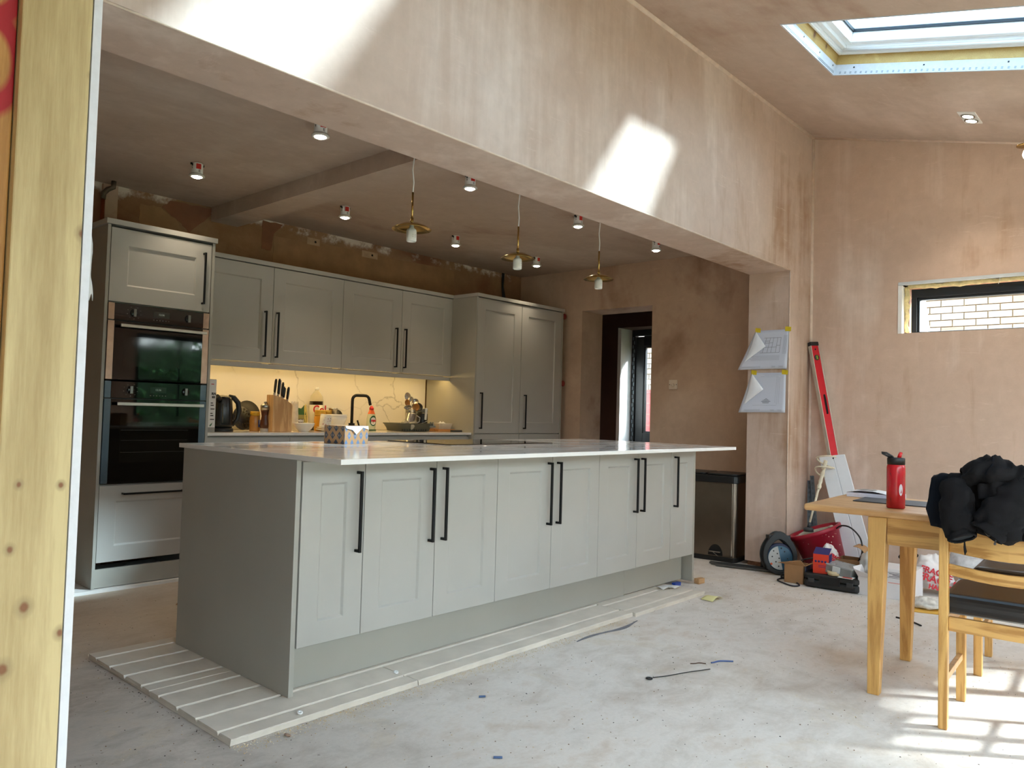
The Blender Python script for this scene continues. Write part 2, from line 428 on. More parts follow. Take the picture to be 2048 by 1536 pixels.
for x, z, w in ((1.985, 2.462, .06), (2.565, 2.452, .085)):
    b = MB(); b.box(x - w, x + w, YB - .006, YB - .004, z - .028, z + .028); bx = P('filled_plug_hole', b, pm('filler_pale', (186, 156, 124), .9, var=.15, scale=20), wb)
    b = MB(); b.lathe([(0, 0), (.010, 0), (.010, .001), (0, .001)], 10, (x + w * .3, YB - .0062, z), M.Rotation(pi / 2, 3, 'X')); P('plug_hole', b, pm('hole_dark', (40, 28, 20), .9, var=0), bx)
b = MB(); b.box(-3.2, -3.0, YREAR, YB, 0, 3.6)
struct(P('wall_left', b, PL_KWALL))
b = MB()   # kitchen side wall with a doorway
D0, D1, DZ = 1.322, 2.135, 2.137
b.box(XK, XK + .35, YR, D0, 0, ZK + .3); b.box(XK, XK + .35, D1, YB, 0, ZK + .3); b.box(XK, XK + .35, D0, D1, DZ, ZK + .3)
struct(P('wall_right_kitchen', b, PL_KWALL), 'pinkish plastered kitchen wall with a doorway')
b = MB(); b.box(-3.0, XK, YR, YB, ZK, ZK + .3)
struct(P('ceiling_kitchen', b, PL_KCEIL), 'flat plastered kitchen ceiling')
b = MB()   # header above the opening and the short pier: one skin of plaster
b.box(-3.0, XR, YF, YR, ZB, 3.75); b.box(XN, XR, YF, YR, .035, ZB); b.box(XR, XK + .35, YF, YR, 0, 3.75)
struct(P('wall_header', b, PL_HEAD), 'tall plastered wall over the wide opening, with its short pier')
b = MB(); b.box(XN + .02, XR, YF + .012, YR - .012, 0, .035)
struct(P('trim_1', b, pm('raw_brick_base', (120, 84, 62), .9, var=.3, scale=30, bump=.3)), 'bare gap at the foot of the pier')
b = MB(); b.box(1.10, 1.312, YR, YB, 2.452, ZK)
struct(P('beam', b, PL_KCEIL), 'plastered downstand beam crossing the kitchen ceiling')
# right wall of the extension with the slot window
WY0, WY1, WZ0, WZ1 = -2.05, -.885, 1.742, 2.104
b = MB(); x0, x1 = XR, XR + .3
b.box(x0, x1, YREAR, WY0, 0, 3.7); b.box(x0, x1, WY1, YF, 0, 3.7); b.box(x0, x1, WY0, WY1, 0, WZ0); b.box(x0, x1, WY0, WY1, WZ1, 3.7)
struct(P('wall_right', b, PL_WALL), 'freshly plastered pink wall with a slot window')
# rear wall with glazed openings (behind the photographer)
OP = [(-2.8, 1.9), (2.95, 4.30)]; OZ = 2.10
b = MB(); xs = [-3.2, -2.8, 1.9, 2.95, 4.30, XR + .3]
b.box(xs[0], xs[1], YREAR - .25, YREAR, 0, 3.4); b.box(xs[2], xs[3], YREAR - .25, YREAR, 0, 3.4); b.box(xs[4], xs[5], YREAR - .25, YREAR, 0, 3.4)
for a, c in OP: b.box(a, c, YREAR - .25, YREAR, OZ, 3.4)
struct(P('wall_rear', b, PL_WALL))
# sloped ceiling, with two roof-window openings
def SP(x, s, n):   # x along the room, s down the slope from the header, n outwards
    return V((x, YF - s * cos(ANG) - n * sin(ANG), ZC - s * sin(ANG) + n * cos(ANG)))
def sbox(mb, x0, x1, s0, s1, n0, n1, mi=0):
    vs = [SP(x, s, n) for n in (n0, n1) for s in (s0, s1) for x in (x0, x1)]
    return mb.add(vs, [(0, 2, 3, 1), (4, 5, 7, 6), (0, 1, 5, 4), (2, 6, 7, 3), (0, 4, 6, 2), (1, 3, 7, 5)], mi)
SK = [(2.215, 2.990), (.110, .885)]; S0, S1 = .645, 2.03; SE = (YF - YREAR) / cos(ANG) + .3
b = MB(); t = .21
xs = [-3.2, .110, .885, 2.215, 2.990, XR + .3]
for i in range(5):
    if i in (1, 3): sbox(b, xs[i], xs[i + 1], -.02, S0, 0, t); sbox(b, xs[i], xs[i + 1], S1, SE, 0, t)
    else: sbox(b, xs[i], xs[i + 1], -.02, SE, 0, t)
struct(P('ceiling', b, PL_CEIL), 'sloping plastered ceiling of the extension')
# plaster beads: pale lines where wall meets ceiling / wall
BEAD = pm('pale_plaster_joint', (226, 204, 186), .8, var=.1, scale=20, bump=.1)
b = MB(); b.tube([(-2.9, YF - .002, ZC - .004), (XR, YF - .002, ZC - .004)], .017, 6)
struct(P('trim_2', b, BEAD), 'pale joint where the header meets the sloping ceiling')
b = MB(); b.tube([(XR - .002, YF - .002, .04), (XR - .002, YF - .002, ZC)], .014, 6)
struct(P('trim_3', b, BEAD), 'pale corner joint beside the pier')
b = MB(); b.tube([SP(XR - .002, 0, 0), SP(XR - .002, SE - .35, 0)], .012, 6)
struct(P('trim_4', b, BEAD), 'pale joint where the right wall meets the sloping ceiling')
b = MB(); b.tube([(-2.9, YF + .001, ZB + .001), (XN - .004, YF + .001, ZB + .001)], .0045, 6)
b.tube([(XN, YF + .001, .08), (XN, YF + .001, ZB)], .0045, 6)
struct(P('trim_5', b, BEAD), 'plaster corner bead along the edge of the opening')

# roof windows -----------------------------------------------------
PINE = wood('pine_trimmer', (206, 178, 112), (178, 144, 82), 'X', .8, 9, .6, obj=False, contrast=.6,
            knots=[(2.36, -.90, 3.25, .022), (2.62, -.90, 3.25, .020), (2.80, -.9, 3.25, .012), (2.215, -1.2, 3.15, .016)])
PERF = pm('bead_perforation', (120, 136, 150), .4, .5, var=.2)
PVC = pm('white_pvc', (238, 241, 244), .3, var=.01)
SEAL = pm('black_gasket', (20, 24, 30), .6, var=0)
for wi, (sx0, sx1) in enumerate(SK):
    t_ = thing('window_%d' % (wi + 2), 'white roof window in the sloping ceiling, timber and board still bare around it' if wi == 0 else 'second white roof window in the ceiling, out of the picture on the left', 'roof window', tuple(SP((sx0 + sx1) / 2, (S0 + S1) / 2, .1)))
    t_['kind'] = 'structure'
    w = .010
    for nm, (a0, a1, c0, c1) in {'far': (sx0, sx1, S0, S0 + w), 'near': (sx0, sx1, S1 - w, S1), 'l': (sx0, sx0 + w, S0 + w, S1 - w), 'r': (sx1 - w, sx1, S0 + w, S1 - w)}.items():
        b = MB(); sbox(b, a0, a1, c0, c1, -.002, .058); strip = P('plasterboard_strip', b, GYPSUM, t_)
        b = MB()
        for k in range(44):
            u = (k + .5) / 44
            if nm in ('far', 'near'):
                x = a0 + .02 + u * (a1 - a0 - .04); s_ = (c1 + .0008) if nm == 'far' else (c0 - .0008)
                for q in range(2): sbox(b, x - .005, x + .005, s_ - .0006, s_ + .0006, .006 + q * .007, .009 + q * .007)
            else:
                s_ = c0 + .02 + u * (c1 - c0 - .04); x = (a1 + .0008) if nm == 'l' else (a0 - .0008)
                for q in range(2): sbox(b, x - .0006, x + .0006, s_ - .005, s_ + .005, .006 + q * .007, .009 + q * .007)
        for u in (.08, .36, .66, .93):
            if nm in ('far', 'near'):
                x = a0 + u * (a1 - a0); s_ = (c1 + .0008) if nm == 'far' else (c0 - .0008); sbox(b, x - .004, x + .004, s_ - .0006, s_ + .0006, .036, .044, 1)
            else:
                s_ = c0 + u * (c1 - c0); x = (a1 + .0008) if nm == 'l' else (a0 - .0008); sbox(b, x - .0006, x + .0006, s_ - .004, s_ + .004, .036, .044, 1)
        pf = P('bead_perforations', b, [PERF, SEAL], strip); pf['kind'] = 'stuff'
        b = MB(); d = .006
        if nm == 'far': sbox(b, a0, a1, c0 - .03, c0 + d, .058, .122)
        elif nm == 'near': sbox(b, a0, a1, c1 - d, c1 + .03, .058, .122)
        elif nm == 'l': sbox(b, a0 - .03, a0 + d, S0 + d, S1 - d, .058, .122)
        else: sbox(b, a1 - d, a1 + .03, S0 + d, S1 - d, .058, .122)
        P('timber_trimmer', b, PINE, t_)
    def ring(mb, o, wd, n0, n1):
        X0, X1, A, B = sx0 + o, sx1 - o, S0 + o, S1 - o
        sbox(mb, X0, X1, A, A + wd, n0, n1); sbox(mb, X0, X1, B - wd, B, n0, n1)
        sbox(mb, X0, X0 + wd, A + wd, B - wd, n0, n1); sbox(mb, X1 - wd, X1, A + wd, B - wd, n0, n1)
    b = MB(); ring(b, -.02, .055, .122, .26); fr = P('window_frame', b, PVC, t_, bevel=.004)
    b = MB(); ring(b, .012, .016, .112, .124)
    P('frame_lip', b, PVC, fr, bevel=.003)
    b = MB(); ring(b, .037, .030, .130, .255); ring(b, .060, .042, .150, .250); sash = P('sash', b, PVC, t_, bevel=.005)
    b = MB()
    for X in (sx0 + .052, sx1 - .052): b.tube([SP(X, S0 + .05, .128), SP(X, S1 - .05, .128)], .011, 10)
    P('sash_rail', b, PVC, sash)
    b = MB(); ring(b, .100, .010, .205, .222); P('gasket', b, SEAL, sash)
    b = MB(); sbox(b, sx0 + .10, sx1 - .10, S0 + .10, S1 - .10, .212, .215); P('pane', b, ROOFGL, t_)
    portal('portal_roof', SP((sx0 + sx1) / 2, (S0 + S1) / 2, .23), SP(0, 0, -1) - SP(0, 0, 0), sx1 - sx0, S1 - S0)

# slot window in the right wall -------------------------------------
t_ = thing('window_1', 'slot window with a dark frame high in the right plastered wall', 'window', (XR, (WY0 + WY1) / 2, WZ0)); t_['kind'] = 'structure'
b = MB(); b.box(XR - .001, XR + .10, WY1 - .018, WY1 - .0005, WZ0, WZ1 - .018); b.box(XR - .006, XR - .001, WY1 - .020, WY1 + .006, WZ0 - .002, WZ1 - .018); P('side_bead', b, WHITEMATT, t_)
b = MB(); b.box(XR - .006, XR + .012, WY0, WY1 + .006, WZ1 - .016, WZ1 + .006); b.box(XR + .012, XR + .10, WY0, WY1 - .018, WZ1 - .006, WZ1); P('head_bead', b, pm('grey_bead', (196, 200, 202), .6, var=.05), t_)
FOAM = pm('expanding_foam', (226, 206, 152), .9, var=.16, scale=40, bump=.4, bscale=80)
b = MB(); rnd = random.Random(3)
n = 30; pts = [(XR + .075, WY0 + .02 + (WY1 - .06 - WY0) * i / n, WZ1 - .022 + rnd.uniform(-.006, .006)) for i in range(n + 1)]
b.tube(pts, [rnd.uniform(.010, .020) for _ in pts], 8)
pts = [(XR + .075, WY1 - .032 + rnd.uniform(-.006, .006), WZ1 - .02 - (WZ1 - WZ0 - .03) * i / 14) for i in range(15)]
b.tube(pts, [rnd.uniform(.012, .022) for _ in pts], 8)
P('foam_bead', b, FOAM, t_)
b = MB(); b.box(XR + .10, XR + .3, WY1 - .03, WY1, WZ0, WZ1); b.box(XR + .10, XR + .3, WY0, WY1, WZ1 - .012, WZ1)
P('raw_reveal', b, pm('raw_reveal', (128, 86, 58), .9, var=.25, scale=25), t_)
fx = XR + .10
b = MB(); b.box(fx, fx + .07, WY0, WY1 - .055, WZ1 - .098, WZ1 - .036); b.box(fx, fx + .07, WY1 - .092, WY1 - .055, WZ0 + .016, WZ1 - .098)
b.box(fx, fx + .07, WY0, WY1 - .055, WZ0 - .01, WZ0 + .016); b.box(fx, fx + .07, WY0, WY0 + .06, WZ0 + .016, WZ1 - .098)
b.box(fx + .012, fx + .06, WY0 + .06, WY1 - .092, WZ1 - .116, WZ1 - .098); b.box(fx + .012, fx + .06, WY1 - .108, WY1 - .092, WZ0 + .016, WZ1 - .116)
fr = P('window_frame', b, FRAME, t_, bevel=.003)
b = MB()
for y in (-1.46, -1.60): b.box(fx - .004, fx + .0, y - .05, y + .05, WZ1 - .062, WZ1 - .055)
P('trickle_vent', b, BLACKPL, fr)
b = MB(); b.box(fx + .035, fx + .04, WY0 + .06, WY1 - .10, WZ0 + .016, WZ1 - .11); P('pane', b, CLEAR, t_)
b = MB(); b.tube([(XR + .03, -1.50, WZ1 - .004), (XR + .02, -1.503, WZ1 - .03), (XR + .025, -1.494, WZ1 - .055)], .0016, 6); P('wire_tail', b, WHITE, t_)
portal('portal_slot', (XR + .2, (WY0 + WY1) / 2, (WZ0 + WZ1) / 2), (-1, 0, 0), WY1 - WY0, WZ1 - WZ0)

# rear glazed doors --------------------------------------------------
for di, (a, c) in enumerate(OP):
    t_ = thing('door_%d' % (di + 1), 'glazed garden doors in the rear wall behind the camera' if di == 0 else 'single glazed garden door in the rear wall', 'door', ((a + c) / 2, YREAR - .1, 0)); t_['kind'] = 'structure'
    npan = 4 if di == 0 else 1; pw = (c - a) / npan
    for k in range(npan):
        X0, X1 = a + k * pw + .004, a + (k + 1) * pw - .004
        b = MB(); y0, y1 = YREAR - .14, YREAR - .08
        b.box(X0, X0 + .07, y0, y1, .01, OZ - .01); b.box(X1 - .07, X1, y0, y1, .01, OZ - .01); b.box(X0 + .07, X1 - .07, y0, y1, .01, .09); b.box(X0 + .07, X1 - .07, y0, y1, OZ - .08, OZ - .01)
        if di == 1:
            for z in (.75, 1.42): b.box(X0 + .07, X1 - .07, y0 + .02, y1 - .02, z - .012, z + .012)
            b.box((X0 + X1) / 2 - .012, (X0 + X1) / 2 + .012, y0 + .02, y1 - .02, .09, OZ - .08)
        leaf = P('door_leaf', b, FRAME, t_)
        b = MB(); b.box(X0 + .07, X1 - .07, YREAR - .112, YREAR - .108, .09, OZ - .08); P('pane', b, CLEAR, leaf)
    portal('portal_door', ((a + c) / 2, YREAR - .2, OZ / 2), (0, 1, 0), c - a, OZ)

# lobby behind the kitchen doorway ------------------------------------
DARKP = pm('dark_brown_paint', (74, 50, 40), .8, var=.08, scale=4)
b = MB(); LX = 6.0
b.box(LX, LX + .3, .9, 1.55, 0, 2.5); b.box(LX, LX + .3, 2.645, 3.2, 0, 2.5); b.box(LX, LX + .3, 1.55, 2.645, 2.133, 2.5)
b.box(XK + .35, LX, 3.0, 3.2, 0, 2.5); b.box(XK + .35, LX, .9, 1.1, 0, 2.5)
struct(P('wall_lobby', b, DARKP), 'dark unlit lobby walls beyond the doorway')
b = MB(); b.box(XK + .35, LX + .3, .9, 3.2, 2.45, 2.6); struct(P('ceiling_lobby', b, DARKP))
t_ = thing('door_3', 'dark framed outer door with a glazed panel, seen through the kitchen doorway', 'door', (6.33, 2.1, 0)); t_['kind'] = 'structure'
b = MB(); b.box(LX - .004, LX + .30, 2.633, 2.645, 0, 2.133); P('white_reveal', b, WHITEMATT, t_)
b = MB(); b.box(LX - .004, LX + .02, 2.600, 2.633, 0, 2.11); P('reveal_bead', b, WHITE, t_)
b = MB(); x0, x1 = 6.28, 6.35
b.box(x0, x1, 2.585, 2.633, 0, 2.133); b.box(x0, x1, 1.55, 2.585, 2.06, 2.133); fr = P('door_frame', b, FRAME, t_, bevel=.003)
b = MB()
for k in range(40): b.box(x0 - .004, x0, 2.592 + .014 * (k % 2), 2.604 + .014 * (k % 2), .06 + k * .05, .10 + k * .05)
tp = P('protective_tape', b, pm('grey_tape', (110, 122, 130), .5), fr); tp['kind'] = 'stuff'
b = MB(); x0, x1 = 6.30, 6.36
b.box(x0, x1, 2.475, 2.58, .02, 2.05); b.box(x0, x1, 1.62, 1.72, .02, 2.05); b.box(x0, x1, 1.72, 2.475, 1.935, 2.0585); b.box(x0, x1, 1.72, 2.475, .02, .90)
b.box(x0 + .01, x1 - .01, 2.455, 2.475, .90, 1.935); b.box(x0 + .01, x1 - .01, 1.72, 2.455, .90, .918); b.box(x0 + .01, x1 - .01, 1.72, 2.455, 1.917, 1.935)
lf = P('door_leaf', b, FRAME, t_, bevel=.003)
b = MB(); b.box(6.325, 6.329, 1.72, 2.455, .918, 1.917); P('pane', b, CLEAR, lf)

# neighbour's brick wall ----------------------------------------------
XB = 7.9
def brickmat():
    t = NT('pale_brick'); oi = t.n('ShaderNodeObjectInfo'); p = t.pos()
    c = t.ramp(oi.outputs['Random'], [(0, lin(122, 110, 98)), (.35, lin(114, 100, 88)), (.7, lin(128, 120, 112)), (1, lin(108, 90, 76))])
    c = t.mix(.35, c, t.ramp(t.noise(p, 45, 5, .7), [(.35, (.6, .56, .52)), (.6, (1, 1, 1))]), 'MULTIPLY')
    t.principled(c, .9, 0, t.bump(t.noise(p, 70, 4), .3, .004)); return t.m
BRICK = brickmat()
def farbrick():
    t = NT('brickwork_beyond'); tx = t.n('ShaderNodeTexBrick')
    mp = t.pos(rot=(0, 0, 0)); sw = t.n('ShaderNodeSeparateXYZ'); t.l(mp, sw.inputs[0]); cb = t.n('ShaderNodeCombineXYZ')
    t.l(sw.outputs['Y'], cb.inputs[0]); t.l(sw.outputs['Z'], cb.inputs[1]); t.l(cb.outputs[0], tx.inputs['Vector'])
    tx.inputs['Scale'].default_value = 1.0; tx.inputs['Brick Width'].default_value = .225; tx.inputs['Row Height'].default_value = .075; tx.inputs['Mortar Size'].default_value = .005
    tx.inputs['Color1'].default_value = lin(122, 110, 98); tx.inputs['Color2'].default_value = lin(112, 96, 82); tx.inputs['Mortar'].default_value = lin(114, 98, 66)
    t.principled(tx.outputs[0], .9); return t.m
MORTAR = pm('sandy_mortar', (114, 96, 64), .95, var=.1, scale=30)
b = MB(); b.box(XB + .004, XB + .25, -2.2, 4.4, -.1, 2.95)
nw = struct(P('wall_neighbour', b, MORTAR), 'pale brick wall of the house next door, seen through the window and the door')
b = MB(); FB = farbrick()
b.box(XB - .006, XB + .004, -2.2, 4.4, -.1, 1.40); b.box(XB - .006, XB + .004, .40, 3.05, 1.40, 2.95); b.box(XB - .006, XB + .004, -2.2, -1.70, 1.40, 2.95); b.box(XB - .006, XB + .004, 3.95, 4.4, 1.40, 2.95)
b.box(XB - .006, XB + .004, -1.7, .4, 1.40, 1.95); b.box(XB - .006, XB + .004, -1.7, .4, 2.78, 2.95); b.box(XB - .006, XB + .004, 3.05, 3.95, 2.30, 2.95)
fb = P('distant_brickwork', b, FB, nw); fb['kind'] = 'stuff'
bm0 = None; rb = random.Random(5)
def lay(y0, y1, z0, rows):
    global bm0
    for r in range(rows):
        off = .1125 if r % 2 else 0.0; n_ = int((y1 - y0) / .225) + 1
        for k in range(n_):
            a = max(y0, y0 + k * .225 - off); c = min(y1, y0 + (k + 1) * .225 - off) - .010
            if c - a < .03: continue
            if bm0 is None or abs((c - a) - .215) > 1e-4:
                q = MB(); L = (c - a) / 2; q.box(-.03, .03, -L, L, -.0325, .0325); o = P('brick', q, BRICK, nw)
                if abs((c - a) - .215) < 1e-4: bm0 = o
            else: o = bm0.copy(); COL.objects.link(o)
            o.location = (XB + .016 + rb.uniform(-.003, .003), (a + c) / 2, z0 + r * .075 + .0375)
lay(-1.70, .40, 1.95, 11); lay(3.05, 3.95, 1.40, 12)
# barn-red fence panel by the neighbour's wall
t_ = thing('fence_panel', 'barn red boarded fence seen low through the outer door glass', 'fence', (7.55, 3.2, 0))
REDW = pm('barn_red_paint', (116, 22, 16), .7, var=.12, scale=12)
for k in range(9):
    b = MB(); b.box(7.54, 7.56, 2.7, 3.8, .08 + k * .15, .222 + k * .15); P('fence_board', b, REDW, t_)
b = MB(); b.box(7.52, 7.58, 2.66, 3.84, 1.425, 1.46); P('fence_rail', b, REDW, t_)
for y in (2.68, 3.40): b = MB(); b.box(7.50, 7.54, y, y + .06, 0, 1.425); P('fence_post', b, REDW, t_)
# ladder-like white batten outside the slot window
b = MB(); b.bar((5.6, -1.02, 0), (6.6, -.42, 2.62), .08, .03)
tag(P('leaning_batten', b, WHITE), 'white batten leaning outside the slot window', 'batten')
b = MB(); b.box(-30, 30, -40, 30, -.3, -.13)
struct(P('ground', b, pm('garden_ground', (92, 98, 66), .95, var=.3, scale=2)))

# dark conifers of the garden, mirrored in the oven glass
LEAF = pm('conifer_needles', (74, 118, 62), .7, var=.45, scale=3)
BARK = pm('bark', (84, 64, 48), .9, var=.3)
def conifer(x, y, h, r, label):
    t_ = thing('conifer', label, 'tree', (x, y, -.13), group='garden conifers behind the camera')
    rr = random.Random(int(x * 100)); b = MB()
    for i in range(2200):
        u = rr.random() ** 1.2; z = .3 + u * (h - .3); R = r * (1 - u) ** .75 * rr.uniform(.45, 1.0) + .05; a = rr.uniform(0, 2 * pi)
        c = V((x + R * cos(a), y + R * sin(a), z)); d = V((cos(a), sin(a), rr.uniform(-.5, .3))).normalized()
        L = rr.uniform(.18, .42); s_ = d.cross(V((0, 0, 1))).normalized() * rr.uniform(.03, .08)
        b.add([c - s_, c + s_, c + d * L + V((0, 0, -.08))], [(0, 1, 2)])
    f = P('foliage', b, LEAF, t_, recalc=False); f['kind'] = 'stuff'
    b = MB(); b.tube([(x, y, -.13), (x, y, h * .9)], [.14, .03], 8); P('trunk', b, BARK, t_)
for i, (x, y, h, r) in enumerate([(.1, -12.0, 7.5, 1.4), (3.8, -11.4, 8.0, 1.5), (7.3, -12.4, 6.6, 1.3)]):
    conifer(x, y, h, r, ['dark green conifer behind the camera at the left, beyond the garden doors', 'tallest dark green conifer behind the camera, mirrored in the oven glass', 'dark green conifer furthest right behind the camera', 'low bushy conifer nearest the glazed garden door behind the camera'][i])

t_ = thing('hedge', 'unseen clipped green hedge added behind the camera to block low sky', 'hedge', (1.5, -9.2, -.13))  # added to cut low sky light on the cabinets; also greens the oven glass
b = MB(); b.box(-8, 10, -9.45, -9.05, -.13, 2.25); P('sky_block_core', b, pm('hedge_dark', (40, 62, 34), .9, var=.3), t_)
b = MB(); rr = random.Random(77)
for i in range(5200):
    c = V((rr.uniform(-8, 10), -9.05 + rr.uniform(-.03, .12), rr.uniform(-.1, 2.35))); d = V((rr.uniform(-.6, .6), .8, rr.uniform(-.6, .7))).normalized(); s_ = d.cross(V((0, 0, 1))).normalized() * rr.uniform(.02, .05)
    b.add([c - s_, c + s_, c + d * rr.uniform(.10, .24)], [(0, 1, 2)])
f = P('foliage', b, LEAF, t_, recalc=False); f['kind'] = 'stuff'
# stud partition close to the camera ------------------------------------
YE = -1.45
def redpaint(t, p, c):
    # sprayed red rings and strokes on the wood
    def blob(cx, cz, rx, rz, w, c_):
        q = t.n('ShaderNodeVectorMath', operation='SUBTRACT'); t.l(p, q.inputs[0]); q.inputs[1].default_value = (cx, 0, cz)
        q2 = t.n('ShaderNodeVectorMath', operation='MULTIPLY'); t.l(q.outputs[0], q2.inputs[0]); q2.inputs[1].default_value = (1 / rx, 0, 1 / rz)
        ln = t.n('ShaderNodeVectorMath', operation='LENGTH'); t.l(q2.outputs[0], ln.inputs[0])
        d = t.math('ABSOLUTE', t.math('SUBTRACT', ln.outputs['Value'], 1.0))
        return t.mix(t.ramp(d, [(w * .7, (1, 1, 1)), (w * 1.5, (0, 0, 0))]), c_, lin(150, 12, 26))
    c = blob(-1.362, 1.497, .027, .052, .26, c); c = blob(-1.374, 1.605, .040, .058, .22, c)
    return c
STUD = wood('pine_stud', (182, 164, 120), (152, 130, 88), 'Z', .8, 13, .6, obj=False, contrast=.6,
            knots=[(-1.256, YE, 1.51, .0035), (-1.258, YE, 1.306, .0055), (-1.315, YE, .991, .0035), (-1.269, YE, .988, .0035), (-1.303, YE, .843, .0065), (-1.321, YE, .914, .004), (-1.262, YE, .805, .005), (-1.322, YE, .773, .007)])
STUD2 = wood('pine_stud_sprayed', (196, 150, 84), (160, 112, 56), 'Z', 1.0, 20, .6, obj=False, paint=redpaint)  # darker orange wood paints in this stud's shade; the red is spray
t_ = thing('wall_partition', 'bare timber stud partition end with plasterboard edge, close to the camera', 'partition', (-1.3, YE, 0)); t_['kind'] = 'structure'
b = MB(); b.box(-1.337, -1.2585, YE, YE + .045, 0, 3.0); P('stud', b, STUD, t_, bevel=.002)
b = MB(); b.box(-1.43, -1.338, YE + .014, YE + .06, 0, 3.0); P('stud', b, STUD2, t_, bevel=.002, label='stud sprayed with red paint')
b = MB(); b.box(-1.2575, -1.2475, YE, YF - .01, 0, 3.0); P('plasterboard', b, GYPSUM, t_)
b = MB(); b.box(-1.442, -1.431, YE + .005, YF - .01, 0, 3.0); P('plasterboard', b, pm('plaster_pink_edge', (224, 204, 190), .8), t_)
b = MB()   # torn paper lip of the plasterboard
def lip(u, v): return V((-1.2475 + .0065 * u * (.35 + .65 * v) + .0012 * sin(9 * v), YE + .004 + .003 * u, 1.291 - .002 * u - (.062 + .006 * sin(7 * u)) * v + .018 * (1 - v) * (u if v < .5 else 0)))
b.grid(lip, 4, 8); P('torn_paper', b, pm('torn_paper_grey', (166, 164, 162), .9, var=.06), t_, solid=.001)
# ================================================================== kitchen furniture
def shaker(mb, x0, x1, y, z0, z1, th=.02, fr=.085, dep=.0085, ch=.008):
    """door facing -Y: front plane at y, recessed panel with a small chamfer"""
    fx = min(fr, (x1 - x0) * .3); fz = min(fr, (z1 - z0) * .3)
    a = [(x0, z0), (x1, z0), (x1, z1), (x0, z1)]
    c = [(x0 + fx, z0 + fz), (x1 - fx, z0 + fz), (x1 - fx, z1 - fz), (x0 + fx, z1 - fz)]
    d = [(x0 + fx + ch, z0 + fz + ch), (x1 - fx - ch, z0 + fz + ch), (x1 - fx - ch, z1 - fz - ch), (x0 + fx + ch, z1 - fz - ch)]
    vs = [(x, y, z) for x, z in a] + [(x, y, z) for x, z in c] + [(x, y + dep, z) for x, z in d] + [(x, y + th, z) for x, z in a]
    fs = []
    for i in range(4):
        j = (i + 1) % 4
        fs += [(i, j, 4 + j, 4 + i), (4 + i, 4 + j, 8 + j, 8 + i), (j, i, 12 + i, 12 + j)]
    fs += [(8, 9, 10, 11), (15, 14, 13, 12)]
    mb.add(vs, fs)
def vhandle(x, y, z0, z1, w=.011, proj=.034):
    b = MB(); b.box(x - w / 2, x + w / 2, y - proj, y - proj + w, z0, z1)
    b.box(x - w / 2, x + w / 2, y - proj + w, y, z0, z0 + w); b.box(x - w / 2, x + w / 2, y - proj + w, y, z1 - w, z1); return b
def hhandle(x0, x1, y, z, w=.011, proj=.034):
    b = MB(); b.box(x0, x1, y - proj, y - proj + w, z - w / 2, z + w / 2)
    b.box(x0, x0 + w, y - proj + w, y, z - w / 2, z + w / 2); b.box(x1 - w, x1, y - proj + w, y, z - w / 2, z + w / 2); return b
def door(parent, x0, x1, y, z0, z1, hx=None, hz=None, fr=.085):
    b = MB(); shaker(b, x0 + .0015, x1 - .0015, y, z0, z1, fr=fr); d = P('door', b, SAGE, parent, bevel=.0012, bseg=1)
    if hx is not None: P('handle', vhandle(hx, y, hz[0], hz[1]), BLACKMETAL, d, bevel=.0008, bseg=1)
    return d

# grooved floor boards under the island ---------------------------------
TB = .022
BOARD = pm('gypsum_floor_board', (212, 202, 188), .9, var=.08, scale=7, bump=.25, bscale=40)
def grooved(name, x0, x1, y0, y1, grooves, label, zoff=0.0):
    # profile across Y with rounded notches, extruded along X with slightly crumbled ends
    prof = [(y0, 0.0)]; top = TB - .001 + zoff
    prof.append((y0, top - .003)); prof.append((y0 + .003, top))
    for g in grooves:
        prof += [(g - .010, top), (g - .006, top - .005), (g - .004, top - .011), (g + .004, top - .011), (g + .006, top - .005), (g + .010, top)]
    prof += [(y1 - .003, top), (y1, top - .003), (y1, 0.0)]
    rr = random.Random(int(x0 * 1000) + int(y0 * 77)); n = 40; vs = []; m = len(prof)
    for i in range(n + 1):
        x = x0 + (x1 - x0) * i / n
        for (y, z) in prof:
            j = .0012 if z > .004 else .002
            vs.append((x + (rr.uniform(-.003, .003) if i in (0, n) else 0), y + rr.uniform(-j, j), max(0.0005, z + (rr.uniform(-.0006, .0004)))))
    fs = [(i * m + k, i * m + k + 1, (i + 1) * m + k + 1, (i + 1) * m + k) for i in range(n) for k in range(m - 1)]
    fs += [tuple(range(m))[::-1], tuple(n * m + k for k in range(m))]
    fs += [(i * m, (i + 1) * m, (i + 1) * m + m - 1, i * m + m - 1) for i in range(n)]
    b = MB(); b.add(vs, fs)
    return tag(P(name, b, BOARD), label, 'floor board', 'grooved boards laid under the island')
G1 = [-.102, .050, .193, .343]; G2 = [.491, .643, .790, .938]
grooved('floor_board', -.322, .470, -.185, .418, G1, 'pale grooved board whose corner points at the camera, under the near end of the island')
grooved('floor_board', -.322, .470, .420, 1.022, G2, 'pale grooved board furthest from the camera at the left end of the island')
grooved('floor_board', .473, 2.020, -.185, .418, G1[:3], 'long pale grooved board along the middle of the island front')
grooved('floor_board', 2.024, 2.80, -.205, .400, [-.135, .010, .160, .300], 'greyer grooved board with clean edges by the far end of the island')

